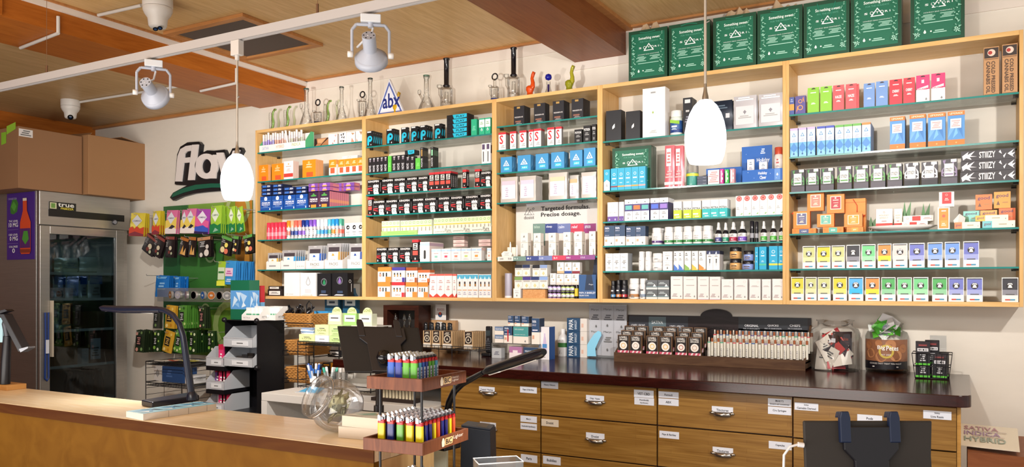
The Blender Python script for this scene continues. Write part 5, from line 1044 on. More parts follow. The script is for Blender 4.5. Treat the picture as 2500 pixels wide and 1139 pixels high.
beaker(834, 30, 201, 287, 'tall clear beaker pipe above the cabinet divider, second beaker', '#1c3028'); straight(885, 19, 212, 281, 'clear percolator pipe left of third beaker', .62, ring=True)
beaker(904, 32, 181, 279, 'tall clear beaker pipe just left of abx sign', '#1c3028'); bubbler(969, 28, 212, 269, M('#c9a018', .08), 'yellow and black glass bubbler before the abx sign', mat2=M('#b08a1c', .1))
beaker(1041, 42, 173, 260, 'clear beaker pipe with green rim right of abx sign', '#3a6a50'); straight(1090, 30, 133, 255, 'tall clear pipe with black neck, left one above second cabinet', .38)
straight(1208, 20, 166, 237, 'clear pipe with black ring mouthpiece above the second divider', .5, ring=True, base='#2a3a7a'); straight(1254, 30, 107, 234, 'tallest clear pipe with black neck above narrow middle cabinet', .4)
bubbler(1296, 33, 166, 230, M('#cf4a14', .12), 'orange glass bubbler above the narrow middle cabinet'); bubbler(1392, 34, 151, 218, M('#8a8a1c', .08), 'olive yellow glass bubbler below the ceiling beam', mat2=M('#a09a24', .1))
X, H = gp(1339, 171, 224); e = empty('blue_top_pipe', (X, GY, CT+.0005), 'small clear pipe with blue ball top between the bubblers', 'glass pipe')
MB().lathe([(.03, 0), (.03, .004), (.02, .012), (.012, H*.35), (.012, H*.65)], GPALE, 18, caps=False).build('chamber', e); MB().lathe([(0, H*.68), (.016, H*.73), (.02, H*.83), (.016, H*.94), (0, H)], M('#141a8c', .1), 18).build('ball_top', e); MB().lathe([(.006, .006), (.006, H*.5)], M('#2c1c5c', .15), 12).build('inner_tube', e)
# abx triangle sign
p0, p1, p2 = aY(918, 276, CF+.06), aY(987, 268, CF+.06), aY(950, 192, CF+.06); p0.z = p1.z = CT+.0005
c0 = (p0+p1)/2; e = empty('triangle_sign', c0, 'white and blue triangular abx sign standing among the glass pipes', 'sign'); q0, q1, q2 = p0-c0, p1-c0, p2-c0
MB().prism([q0, q1, q2], (0, .02, 0), M('#e4e6f0', .3)).build('sign_body', e, bevel=.002)
m = MB(); cen = (q0+q1+q2)/3
for a, b2 in ((q0, q1), (q1, q2), (q2, q0)):
    A, B = cen+(a-cen)*.88, cen+(b2-cen)*.88; C_, D_ = cen+(b2-cen)*.72, cen+(a-cen)*.72
    m.poly([A+Vector((0, -.0008, 0)), B+Vector((0, -.0008, 0)), C_+Vector((0, -.0008, 0)), D_+Vector((0, -.0008, 0))], M('#5a6cae'))
m.build('blue_border', e); w_ = q1.x-q0.x; m = MB(); m.text('abx', (-w_*.26, -.0016, w_*.2), (w_*.62, 0, 0), (0, 0, w_*.42), M('#1c2c78')); m.build('lettering', e)
# ================================================================ LEFT SIDE: FREEZER, CARTONS, SIGN, HANGING STOCK
STEEL = wood('brushed_steel', '#b4b1ad', '#bfbbb6', (1, 1, 30), .36); STEEL.node_tree.nodes['Principled BSDF'].inputs['Metallic'].default_value = .85
FX = -5.86; FY0, FY1 = aX(96, 600, FX).y, aX(318, 600, FX).y
FT = (aX(98, 470, FX).z+aX(317, 482, FX).z)/2
fz = empty('freezer', (FX, FY0, 0), 'stainless steel glass door freezer under the cardboard boxes', 'freezer')
D = FY1-FY0; hz = lambda px, py: aX(px, py, FX).z; dy = lambda px: aX(px, 650, FX).y-FY0
zb, zt = .12, (hz(112, 552)+hz(306, 561))/2; g0, g1 = dy(122), dy(284); gt = (hz(122, 573)+hz(284, 577))/2
c = MB(); c.box(-.62, 0, zb, -.04, .03, FT, STEEL).box(-.62, D-.03, zb, -.04, D, FT, STEEL).box(-.62, .03, zb, -.6, D-.03, FT, STEEL).box(-.6, .03, zt, -.04, D-.03, FT, STEEL).box(-.6, .03, zb, -.04, D-.03, .2, STEEL); c.build('cabinet_body', fz, bevel=.002)
h = MB(); h.box(-.04, 0, zt+.005, 0, D, FT, STEEL); h.build('header_panel', fz, bevel=.004)
MB().box(.0, dy(118), hz(118, 527), .003, dy(303), hz(118, 510), M('#151515', .3)).build('vent_slot', fz)
lp = MB(); y0, y1, z0, z1 = dy(119), dy(185), hz(119, 510), hz(119, 491); lp.box(0, y0, z0, .004, y1, z1, M('#1a1a18', .3)).decal('r .03 .1 .27 .9 #d8d6b0;r .07 .2 .22 .8 #6f9a4a;t #f0efe8 .32 .42 .92 .92 true;t #e8d84a .42 .08 .9 .34 FREEZER', (.004, y0, z0), (0, y1-y0, 0), (0, 0, z1-z0), (.0006, 0, 0)); lp.build('logo_plate', fz)
MB().lathe([(0, 0), (.022, 0), (.02, .01), (0, .01)], M('#3a3a3e', .3), 20, T=TR(.001, dy(279), hz(279, 542)) @ Matrix.Rotation(math.pi/2, 4, 'Y')).lathe([(0, .01), (.015, .011)], M('#8a8a90', .3), 20, T=TR(.001, dy(279), hz(279, 542)) @ Matrix.Rotation(math.pi/2, 4, 'Y')).build('thermometer', fz)
dr = MB(); dr.box(-.03, .004, zb, 0.0, g0, zt, STEEL).box(-.03, g1, zb, 0, D-.05, zt, STEEL).box(-.03, g0, gt, 0, g1, zt, STEEL).box(-.03, g0, zb, 0, g1, .25, STEEL); do = dr.build('door', fz, bevel=.003)
MB().box(-.02, g0, .25, -.015, g1, gt, glassy('door_glass', (.45, .52, .55), .2, .02, .3, refl=.12)).build('door_glass', do)
MB().box(0, dy(122), hz(122, 870), .03, dy(125.5), hz(122, 733), M('#cfc4ae', .35)).build('door_handle', do)
for k, py in enumerate((663, 728, 806, 896)):
    z = hz(130, py); MB().box(-.55, .035, z-.012, -.06, D-.035, z-.006, M('#cfd4d2', .4)).box(-.062, .035, z-.02, -.056, D-.035, z, M('#dfe4e2', .4)).build('wire_shelf', fz)
l = bpy.data.lights.new('freezer_fill', 'AREA'); l.shape = 'RECTANGLE'; l.size = .4; l.size_y = .05; l.energy = .4; l.color = (.8, .95, 1); o = bpy.data.objects.new('freezer_fill', l); COL.objects.link(o); o.location = (FX-.3, FY0+.35, zt-.03)  # unseen fill light added to brighten the freezer interior
def fi(px0, px1, py0, py1, depth, col, name, label, cat, spec='', X=FX-.09, pouch=False):
    y0, y1 = aX(px0, 700, X).y, aX(px1, 700, X).y; zz0, zz1 = aX((px0+px1)/2, py1, X).z, aX((px0+px1)/2, py0, X).z
    W = abs(y1-y0)-.004; m = carton_mesh((0, 0, 0, col, spec, ''), W, zz1-zz0, depth) if not pouch else pouch_mesh((0, 0, 0, col, spec), W, zz1-zz0, depth)
    sz = [hz(130, q)-.005 for q in (663, 728, 806, 896)]+[.2]; zz0 = min(sz, key=lambda s: abs(s-zz0)); return one(m, name, (X, (y0+y1)/2, zz0), label, cat, rz=math.pi/2)
fi(140, 200, 625, 662, .12, '#cfd8c8', 'frosted_bag', 'white frosted bag on the freezer top shelf, left one', 'bag', 'l #9ab .2 .3 .8 .7 3', pouch=True); fi(202, 262, 622, 662, .12, '#d4dcd4', 'frosted_bag', 'white frosted bag on the freezer top shelf, right one', 'bag', pouch=True)
for i, (a, b) in enumerate(((132, 160), (163, 192), (195, 216), (218, 250))): fi(a, b, 668, 726, .06, '#b8c0c4', 'frozen_pack', 'blue topped frozen pack on the second freezer shelf, '+od(i+1)+' from left', 'bag', 'r 0 .6 1 1 #1a5aa8;l #777 .2 .1 .8 .5 3', pouch=True)
fi(193, 237, 738, 760, .15, '#123038', 'dark_box', 'dark teal box on the brown carton inside freezer', 'box').location.z += .14
fi(192, 256, 764, 806, .2, '#6a4a34', 'brown_carton', 'low brown carton on the third freezer shelf', 'box'); fi(135, 180, 745, 806, .1, '#a8a8a4', 'clear_bag', 'clear bag of packs on the third freezer shelf', 'bag', 'l #777 .2 .2 .8 .8 4', pouch=True)
fi(216, 272, 812, 892, .25, '#6a4632', 'brown_carton', 'brown carton with white shipping label inside the freezer', 'box', 'r .08 .12 .52 .75 #d8dce2;l #666 .12 .2 .45 .5 4'); fi(132, 190, 815, 870, .2, '#6a4a1e', 'brown_carton', 'tan carton at the left of fourth freezer shelf', 'box').location.z += .002
for i in range(5): o = fi(199, 217, 884, 892, .12, '#d8d8d8', 'slim_white_box', 'slim white box in the freezer pile, '+od(i+1)+' from bottom', 'box', X=FX-.07); o.location.z += i*.024
for i in range(8):
    m = MB().lathe([(.028, 0), (.028, .12), (.012, .17), (.011, .2), (.014, .2), (.014, .215)], M('#15181c', .2), 14); one(m, 'dark_bottle', (FX-.14-.1*(i % 2), aX(172+i*12, 700, FX-.14).y, .62), 'dark bottle on the lowest freezer shelf, '+od(i+1)+' from left', 'bottle', 'dark bottles in the freezer')
MB().box(-.55, .035, .605, -.06, D-.035, .619, M('#cfd4d2', .4)).build('wire_shelf', fz)
# lanyard on the door handle
p = MB(); yl = aX(114, 800, FX+.01).y; p.tube([(0, -.012, 0), (0, -.008, -.2), (0, -.014, -.48), (0, 0, -.5), (0, .014, -.48), (0, .01, -.2), (0, .012, 0)], .007, M('#1c3f8c', .5), 6).box(.006, -.012, -.3, .009, .012, -.2, M('#dfe4f0')); one(p, 'lanyard', (FX+.012, yl, aX(114, 762, FX).z), 'blue lanyard hanging on the freezer door', 'lanyard')
# drink poster on the freezer side
pa, pb = aY(17, 473, FY0-.004), aY(84, 632, FY0-.004); W, H = pb.x-pa.x, pa.z-pb.z; x0 = pa.x
p = MB(); p.box(0, 0, 0, W, .003, H, '#4a2a86').decal('p #3f7a34 .12 .78 .2 .9 .34 .92 .42 .84 .38 .72 .24 .68 .14 .7;p #57a040 .16 .8 .26 .88 .36 .8 .28 .72;t #e9e4f4 .08 .565 .42 .595 THC LEVEL;t #f4f0fa .08 .49 .42 .555 10 MG;t #e9e4f4 .08 .36 .42 .39 CBD LEVEL;t #f4f0fa .12 .285 .42 .35 0 MG;t #e9e4f4 .1 .18 .42 .21 CALORIES;t #f4f0fa .22 .1 .32 .17 0;r .06 .45 .44 .452 #b9a8dc;r .06 .24 .44 .242 #b9a8dc;n #b9a8dc .08 .9 .4 .93 CANNABIS SODA;p #d9502c .62 .9 .76 .9 .77 .72 .9 .55 .9 .12 .86 .08 .56 .08 .52 .12 .52 .55 .62 .72;r .62 .87 .76 .91 #e8e0c8;r .53 .17 .89 .46 #5a2a6a;p #4f9a3c .6 .3 .66 .42 .8 .42 .84 .3 .72 .22;r .53 .1 .89 .15 #8a3a2a', (0, 0, 0), (W, 0, 0), (0, 0, H), (0, -.0006, 0)); one(p, 'drink_poster', (x0, FY0-.004, pb.z), 'purple soda bottle poster on the side of the steel freezer', 'poster')
# cardboard boxes on the freezer
KR = plaster('cardboard', '#98704e', .1, 150); KR2 = plaster('cardboard_light', '#a47a52', .1, 150)
def cbox(px0, px1, X, ty, name_lab, mat, lid=0):
    y0, y1 = aX(px0, 400, X).y, aX(px1, 400, X).y; z1 = (aX(px0, ty[0], X).z+aX(px1, ty[1], X).z)/2; Hh = z1-FT
    e = empty('cardboard_box', (X, y0, FT+.001), name_lab, 'cardboard box', 'cardboard boxes on the freezer'); MB().box(-.55, 0, 0, 0, y1-y0, Hh, mat).build('box_body', e, bevel=.004)
    if lid: MB().prism([(-.3, .02, Hh), (-.02, .02, Hh), (-.02, .04, Hh+.02), (-.3, .05, Hh+.035)], (0, .004, 0), mat).prism([(-.02, y1-y0-.05, Hh), (-.3, y1-y0-.05, Hh), (-.3, y1-y0-.2, Hh+.03), (-.02, y1-y0-.2, Hh+.025)], (0, .0, .004), mat).build('open_flap', e)
    return e, y0, y1, Hh
e1, yy0, yy1, hh1 = cbox(45, 201, -5.85, (313, 328), 'larger brown cardboard box with green notes on the freezer', KR)
cbox(216, 357, -5.79, (332, 348), 'smaller brown cardboard box with open flap by the wall', KR2, 1)
def loc_of(px, py): v = aX(px, py, -5.849); return v.y-yy0, v.z-FT
st = MB(); ya, za = loc_of(46, 313); yb, zb_ = loc_of(80, 337); st.box(0, ya, zb_, .001, yb, za, M('#e8e4e2')).decal('l #777 .1 .1 .9 .9 3', (.001, ya, zb_), (0, yb-ya, 0), (0, 0, za-zb_), (.0004, 0, 0)); st.build('paper_label', e1, (.0, 0, 0))
xa_ = aY(3, 340, yy0-.001).x+5.85; xb_ = aY(39, 340, yy0-.001).x+5.85; zq = aY(20, 352, yy0).z-FT; q = MB(); w3_ = (xb_-xa_)/3
q.poly([(xa_, -.001, zq), (xa_+w3_, -.001, zq+.01), (xa_+w3_*1.1, -.003, zq+.09), (xa_, -.001, zq+.09)], M('#8fc83a')); q.poly([(xa_+w3_*1.1, -.001, zq+.07), (xb_, -.003, zq+.1), (xb_-.005, -.001, zq+.15), (xa_+w3_*1.1, -.001, zq+.13)], M('#9ad040')); q.build('green_notes', e1)
# flav sign: black raised backing, white letters, green swoosh
SY = WY-.001; def_ = 'white flav lettering sign with black backing and green swoosh'
s0 = aY(520, 440, SY); sg = empty('wall_sign', s0, def_, 'sign')
def SP(px, py, y=0): v = aY(px, py, SY-y); return (v.x-s0.x, -y, v.z-s0.z)
Z8 = lambda pts: [(380+a/5.177, 300+b/5.177) for a, b in pts]
def slab(pts, y0, y1, m, name): P_ = [SP(a, b, y1) for a, b in Z8(pts)]; MB().prism(P_, (0, y1-y0, 0), m).build(name, sg)
BK = M('#14161c', .4); WT = M('#e6deda', .5)
slab([(240, 770), (270, 400), (310, 300), (400, 245), (545, 235), (575, 270), (560, 390), (650, 345), (740, 350), (870, 335), (890, 380), (905, 450), (970, 320), (1080, 308), (1100, 350), (1060, 420), (900, 760), (900, 850), (640, 870), (480, 890), (330, 930), (220, 980), (180, 940), (220, 880), (400, 785), (260, 780)], 0, .03, BK, 'black_backing')
slab([(200, 940), (215, 890), (330, 830), (500, 780), (700, 763), (900, 765), (900, 815), (700, 815), (520, 835), (350, 880)], .03, .036, M('#16604a', .4), 'green_swoosh')
def letter(strokes, name):
    m = MB()
    for s_ in strokes: m.prism([SP(a, b, .042) for a, b in Z8(s_)], (0, .012, 0), WT)
    m.build(name, sg)
letter([[(245, 738), (275, 420), (310, 330), (380, 290), (448, 280), (440, 350), (390, 360), (362, 390), (358, 440), (430, 432), (422, 498), (350, 505), (322, 738)]], 'letter_f')
letter([[(405, 722), (458, 275), (535, 270), (482, 720)]], 'letter_l')
ring = []; cx_, cy_ = 640, 545
out = [(cx_+145*math.cos(a), cy_+160*math.sin(a)) for a in [i*math.tau/28 for i in range(28)]]; inn = [(cx_+62*math.cos(a), cy_+90*math.sin(a)) for a in [i*math.tau/28 for i in range(28)]]
m = MB()
for i in range(28):
    j = (i+1) % 28; m.prism([SP(a, b, .042) for a, b in Z8([out[i], out[j], inn[j], inn[i]])], (0, .012, 0), WT)
m.prism([SP(a, b, .0425) for a, b in Z8([(690, 590), (720, 400), (785, 400), (755, 700), (680, 700)])], (0, .012, 0), WT); m.build('letter_a', sg)
letter([[(765, 375), (850, 372), (900, 560), (975, 350), (1060, 340), (920, 690), (840, 690)]], 'letter_v')
# green mounting poster
P0, P1 = aY(400, 860, WY-.006), aY(617, 860, WY-.006); zt = (aY(400, 501, WY-.006).z+aY(617, 492, WY-.006).z)/2; zl = P0.z
W, H = P1.x-P0.x, zt-zl; p = MB(); p.box(0, 0, 0, W, .004, H, M('#3c7a34', .4))
p.decal('r 0 0 .3 .1 #1c4a22;r .0 .9 .28 1 #2c6a34;r 0 0 .2 .9 #1f5a2e;r .82 .3 1 1 #c98a34;r .7 .3 .82 1 #8fa83a;r .35 0 1 .3 #5f8a2c;r .3 .9 .7 1 #84b04a;o .85 .95 .13 #b9c88a;o .8 .55 .1 #a8bc7a;o .78 .2 .2 #9ab06a;o .55 .66 .06 #8fb07a;o .5 .3 .05 #a8c08a', (0, 0, 0), (W, 0, 0), (0, 0, H), (0, -.0006, 0)); one(p, 'circle_poster', (P0.x, WY-.008, zl), 'tall green circle-patterned panel holding the hanging snack pouches', 'poster')
HP = {
 'cam': ('#e3cf3a', 'p #d9482c 0 0 0 .34 .2 .42 .35 .3 .5 .44 .7 .32 1 .4 1 0;p #8a2a3a 0 0 0 .1 .4 .2 1 .08 1 0;p #dfe0e4 .5 .92 .15 .66 .5 .4 .85 .66;t #6a6a78 .22 .62 .78 .69 CAMINO', 'yellow and red gummy pouch'),
 'camp': ('#e37aa8', 'p #ecd060 0 .2 0 .55 1 .7 1 .2;p #efe4e0 0 0 0 .22 .5 .3 1 .2 1 0;p #2a2430 .3 .22 .6 .38 .9 .3 .6 .2;p #dfe0e8 .5 .92 .15 .66 .5 .4 .85 .66;t #6a6a78 .22 .62 .78 .69 CAMINO', 'pink and yellow gummy pouch'),
 'camv': ('#b050b8', 'p #e0609a 0 .3 0 .7 1 .5 1 .25;p #3a5ac0 0 .1 0 .25 .6 .34 1 .2 1 .05;r 0 0 1 .08 #2a1c50;p #ece4f0 .5 .92 .15 .66 .5 .4 .85 .66;t #5a4a78 .22 .62 .78 .69 CAMINO', 'violet and blue gummy pouch'),
 'camg': ('#a8d444', 'p #1f7a44 0 0 0 .32 .4 .36 .7 .28 1 .34 1 0;p #8fb8a0 .3 .04 .5 .2 .8 .1;p #e4ecd8 .5 .92 .15 .66 .5 .4 .85 .66;t #6a7a68 .22 .62 .78 .69 CAMINO', 'bright green gummy pouch'),
 'chr': ('#241c1e', 'r 0 .86 1 1 #8a4038;e .6 .45 .16 #d9ccb0;e .5 .25 .12 #7a3a34;e .75 .2 .1 #b9c0a0;l #888 .1 .5 .35 .75 4', 'black and red chocolate bite pouch'),
 'cho': ('#241c1c', 'r 0 .84 1 1 #b06a2c;p #d9a050 .3 .1 .5 .6 .7 .1;p #e0b070 .6 .1 .85 .5 .95 .1;l #999 .1 .6 .4 .8 3', 'black and orange almond bite pouch'),
 'chk': ('#221d1d', 'r 0 .84 1 1 #c08a60;e .7 .2 .18 #dcd4cc;e .75 .5 .12 #cfc8c0;e .3 .12 .12 #d4ccc4;l #bbb .2 .5 .6 .8 4', 'black and kraft white dot pouch'),
 'chg': ('#26221f', 'r 0 .84 1 1 #5a9a48;e .35 .25 .2 #e0cf9a;e .7 .22 .18 #d9735a;e .6 .55 .16 #e4d46a;l #999 .1 .62 .5 .8 2', 'black and green banana bite pouch'),
 'blu': ('#1f7ad0', 'p #6fb4ec .1 .95 .9 .95 .8 .85 .2 .85;l #8fc4f0 .2 .3 .8 .7 3', 'bright blue pouch'),
 'blp': ('#3f9ade', 'r .1 .35 .8 .7 #e8c8e0;l #c05aa0 .2 .42 .7 .6 2;l #cfe4f8 .2 .1 .8 .25 2', 'sky blue candy pouch'),
 'grw': ('#a8cc3a', 'r .1 .25 .9 .75 #cfe0c0;l #3a7a3a .15 .48 .85 .62 1;r 0 0 1 .2 #e4e84a', 'green and white gummy pouch'),
 'sgr': ('#5c9a3c', 'e .2 .85 .12 #b9dc7a;e .7 .88 .12 #2c5a20;e .85 .2 .12 #c8e08a;e .2 .15 .13 #b0d46a;r .22 .3 .72 .72 #1a1e1a;l #ccc .28 .35 .66 .66 4;e .55 .1 .1 #e8eec8', 'leafy green snack pack'),
 'sye': ('#e0b038', 'e .3 .88 .12 #c98a20;e .75 .85 .1 #f0d070;r .22 .3 .72 .72 #201c18;l #d9b060 .28 .35 .66 .66 4;e .3 .12 .12 #f0dc90;e .7 .15 .1 #c98a20', 'yellow sunflower snack pack'),
 'spk': ('#2c3a24', 'e .2 .85 .13 #e0a898;e .7 .9 .1 #7a9a5a;e .3 .12 .14 #e0a090;e .8 .15 .12 #8ab06a;r .2 .3 .7 .75 #241c1c;l #c98a80 .26 .35 .64 .7 4', 'dark pink floral snack pack'),
 'sdk': ('#3c4038', 'r .25 .3 .7 .72 #1c1e1c;l #aaa .3 .35 .66 .66 4;e .5 .15 .15 #7a9a5a;e .3 .88 .1 #a8a8a0', 'dark grey snack pack'),
 'sgd': ('#24401c', 'e .3 .85 .14 #a8d060;e .75 .82 .13 #dfe8c0;e .25 .2 .16 #8cc04a;e .7 .12 .14 #e8ecd0;e .8 .5 .1 #a8d060;r .15 .32 .55 .72 #14180f;l #ccc .2 .35 .5 .66 4', 'dark green floral snack pack'),
}
HC = {}; HN = []
def hangs(k, px0, px1, yt, yb, lean, n, Y=4.03, dy_=.022, where='', D=.018):
    """n pouches on one hook, front one at the given pixels, the others behind it"""
    col, sp, ds = HP[k]
    X0, X1 = pxX(px0, Y), pxX(px1, Y); zt, zb = aY((px0+px1)/2, yt, Y).z, aY((px0+px1)/2, yb, Y).z; key = ('h', k, round(X1-X0, 3), round(zt-zb, 3))
    if key not in MESH: MESH[key] = pouch_mesh((0, 0, 0, col, sp), X1-X0, zt-zb, D).mesh('hanging_pouch')
    hz_ = zt-.012; mh = MB().tube([(0, 0, .01), (0, .003, 0), (0, WY-Y+.012, 0)], .0022, M('#c9c6c2', .3, .6), 6); HN.append(k); one(mh, 'peg_hook', ((X0+X1)/2-.01, Y-.015, hz_), 'metal peg hook through the '+ds+'es in '+where+', '+od(len(HN)), 'hook', 'metal peg hooks on the left wall')
    for j in range(n):
        o = bpy.data.objects.new('hanging_pouch', MESH[key]); COL.objects.link(o); kk = (ds, where); HC[kk] = HC.get(kk, 0)+1
        la = math.radians(lean+((j*37) % 5-2)*.8); o.rotation_euler = (math.radians(3*((j*13) % 3-1)), la, 0)
        o.location = ((X0+X1)/2-math.sin(la)*(zt-zb)*.5, Y+j*dy_, zt-(zt-zb)*math.cos(la))
        o['label'] = (ds+', '+od(HC[kk])+' from left in '+where)[:200]; o['category'] = 'pouch'; o['group'] = 'pouches hanging in '+where
        if len(o['label'].split()) > 16: print('LONG', o['label'])
def hook(px, py, Y=4.0, lab='hook'):
    v = aY(px, py, Y); m = MB(); m.tube([(0, 0, .012), (0, .004, 0), (0, WY-Y-.01, 0)], .0025, M('#c9c6c2', .3, .6), 6); return one(m, 'peg_hook', v, lab, 'hook', 'metal peg hooks on the green panel')
R1, R2, R3, R4, R5 = 'top pouch row', 'second pouch row', 'blue pouch row', 'upper snack row', 'lower snack row'
for a in (('cam', 315, 351, 519, 576, 4, 3), ('cam', 370, 389, 514, 572, 0, 3), ('camp', 403, 430, 512, 570, 3, 2), ('camp', 440, 456, 511, 569, 4, 1), ('camp', 452, 475, 508, 569, 3, 2), ('camv', 475, 509, 509, 570, 5, 1), ('camg', 511, 538, 501, 569, 0, 4), ('camg', 556, 572, 503, 567, -5, 2), ('camg', 576, 592, 504, 567, -10, 1)): hangs(*a, where=R1)
for a in (('chr', 349, 378, 578, 622, 30, 2), ('chr', 372, 396, 578, 628, 26, 2), ('chr', 402, 424, 577, 628, 4, 2), ('cho', 436, 456, 580, 626, 16, 2), ('cho', 458, 476, 578, 626, 6, 1), ('chk', 481, 513, 578, 627, -2, 2), ('chg', 536, 562, 578, 622, 18, 2), ('chg', 566, 580, 576, 620, 8, 2), ('chg', 594, 617, 573, 618, -8, 2)): hangs(*a, where=R2)
for a in (('grw', 529, 549, 637, 697, 2, 2), ('blp', 546, 573, 636, 694, 3, 9), ('blu', 377, 410, 672, 724, 2, 4), ('blu', 424, 438, 674, 722, 0, 4)): hangs(*a, where=R3)
for a in (('sdk', 372, 388, 748, 801, 2, 2), ('sye', 401, 425, 745, 801, 4, 2), ('sgr', 434, 453, 745, 801, 0, 6), ('spk', 484, 500, 748, 801, 0, 3)): hangs(*a, where=R4)
for a in (('spk', 328, 350, 806, 859, 4, 5), ('sgd', 372, 390, 806, 858, 0, 3), ('sye', 397, 420, 807, 860, 14, 1), ('sgr', 424, 444, 806, 860, 10, 2), ('sgd', 460, 478, 806, 861, 0, 6), ('sgd', 505, 522, 808, 858, -4, 2)): hangs(*a, where=R5)
# round tins in a clear strip
DC = '#c98a4a #d0ccd8 #b890b8 #8ab84a #3a78c8 #e08a3a #d8504a #a8a8a8'.split(); dn = 'tan white lilac green blue orange red grey'.split()
for i, px in enumerate((421, 438, 460, 477, 500, 519, 540, 556)):
    Y = 4.02; v = aY(px, 719+i*.3, Y); r = .03; m = MB(); T = Matrix.Rotation(math.pi/2, 4, 'X'); m.lathe([(r, 0), (r, .018)], M('#b9b4b0', .3, .5), 22, T=T).lathe([(0, .0182), (r*.9, .0182)], M(DC[i]), 22, T=T).lathe([(0, .0186), (r*.42, .0186)], M('#e8e4e0'), 16, T=T, sy=.6); one(m, 'round_tin', v, dn[i]+' lidded round tin hanging in the clear strip under blue pouches', 'tin', 'round tins in a clear strip', rz=(-.3, .1, -.5, 0, -.2, .35, 0, .6)[i])
v0, v1 = aY(378, 735, 4.0), aY(564, 735, 4.0); one(MB().box(0, 0, 0, v1.x-v0.x, .001, hpx(470, 34, 4.0), glassy('film', (.99, .99, .99), .1, .2, .05, base=.05, basec=(.8, .8, .8))), 'clear_strip', (v0.x, 4.0202, v0.z), 'long clear plastic strip behind the round tins', 'plastic strip')
for i, (px, py) in enumerate(((357, 672), (380, 577), (450, 577), (494, 573), (553, 572), (600, 573), (523, 638))): hook(px, py, 4.02, 'metal peg hook end, '+od(i+1)+' around the hanging pouches')
# wire rack with boxes below the snacks
WB = M('#16151a', .35); W2 = MB()
def wirebox(name, px0, px1, py_top, py_bot, Y0, dep, label, mid=(), nx=6, toflr=False, cat='wire rack'):
    X0, X1 = pxX(px0, Y0), pxX(px1, Y0); xm = (px0+px1)/2; z1, z0 = aY(xm, py_top, Y0).z, aY(xm, py_bot, Y0).z; W, H = X1-X0, z1-z0; base = -z0 if toflr else 0
    e = empty(name, (X0, Y0, z0), label, cat); r = .003; fr = MB()

    for x in (0, W):
        for y in (0, dep): MB().tube([(x, y, base), (x, y, H)], r, WB, 6).build('leg', e)
    for lv in [H]+[H*q for q in mid]:
        s = MB(); s.tube([(0, 0, lv), (W, 0, lv), (W, dep, lv), (0, dep, lv)], r, WB, 6, closed=True).tube([(0, 0, lv-.02), (W, 0, lv-.02), (W, dep, lv-.02), (0, dep, lv-.02)], r*.7, WB, 6, closed=True)
        for i in range(1, nx*3): s.tube([(W*i/nx/3, 0, lv), (W*i/nx/3, 0, lv-.02), (W*i/nx/3, dep, lv-.02)], r*.5, WB, 4)
        s.build('wire_shelf', e)
    for x in (0, W):
        s = MB()
        for q in range(1, 6): s.tube([(x, 0, H*q/6), (x, dep, H*q/6)], r*.6, WB, 5)
        s.tube([(x, dep*.5, 0), (x, dep*.5, H)], r*.6, WB, 5).build('side_wires', e)
    return e, X0, W, H, z0
wr, rx, rw, rh, rz0 = wirebox('wire_rack', 356, 469, 885, 985, 3.7, .3, 'black two tier wire rack below the hanging snack packs', (.48,), 6, True)
for px0, px1, py0, py1, y_, col, nm, lb, sp in ((376, 394, 903, 940, 3.78, '#d4d0cc', 'patterned_box', 'white diamond patterned box on the wire rack', 'o .5 .5 .25 #888;p #999 .5 .8 .3 .5 .5 .2 .7 .5'), (396, 446, 902, 940, 3.76, '#2c4a7a', 'blue_box', 'blue box on the wire rack beside patterned box', 'l #4a6aa0 .2 .3 .5 .8 3'), (452, 468, 920, 940, 3.76, '#dcdad8', 'white_box', 'small white box on the wire rack', 'l #888 .2 .3 .8 .7 3')):
    X0, X1 = pxX(px0, y_), pxX(px1, y_); o = one(carton_mesh((0, 0, 0, col, sp, 'l #aaa .2 .3 .8 .7 3' if col == '#dcdad8' else ''), X1-X0, hpx(px0, py1-py0, y_), .12), nm, ((X0+X1)/2, y_, rz0+rh*.48+.003), lb, 'box')
for i, (dx, dy_, a, col) in enumerate(((.08, .08, .3, '#e8e0d0'), (.16, .1, -.4, '#c9503a'), (.22, .12, .2, '#e8d8b0'), (.31, .1, .1, '#e0d24a'), (.37, .15, -.2, '#d8dce0'))):
    W = rw*.22; one(MB().box(-.055, -.035, 0, .055, .035, .002, M(col)).decal('r .1 .2 .5 .8 #2a2a2a;l #999 .55 .2 .9 .8 3', (-.055, -.035, .002), (.11, 0, 0), (0, .07, 0), (0, 0, .0004)), 'snack_packet', (rx+dx*rw/.42, 3.7+dy_, rz0+rh+.004+.0025*i), ['cream', 'red', 'tan', 'yellow', 'pale grey'][i]+' packet lying on top of the black wire rack', 'packet', 'packets lying on the wire rack', rz=a)
# ================================================================ BLACK CUBE SHELF
CY = 3.75; cx0, cx1 = pxX(549, CY), pxX(628, CY); cw = cx1-cx0; ctop = aY(588, 781, CY).z; cd = .24; ch = .305
cs = empty('cube_shelf', (cx0, CY, 0), 'black plastic cube shelf with round connectors holding clear bins', 'shelf'); PB = M('#131216', .4)
for x in (0, cw-.004): MB().box(x, 0, ctop-4*ch, x+.004, cd, ctop, PB).build('side_panel', cs)
MB().box(.004, cd-.004, ctop-4*ch, cw-.004, cd, ctop, PB).build('back_panel', cs)
for k in range(4): MB().box(.004, 0, ctop-k*ch-.004, cw-.004, cd-.004, ctop-k*ch, PB).build('shelf_panel', cs)
for k in range(4):
    for x in (0, cw): MB().lathe([(0, -.018), (.014, -.012), (.018, 0), (.014, .012), (0, .018)], PB, 14, c=(x, -.004, ctop-k*ch)).build('connector', cs)
BINP = glassy('bin_plastic', (.97, .98, 1), .06, .4, .05, base=.42, basec=(.9, .93, .97))
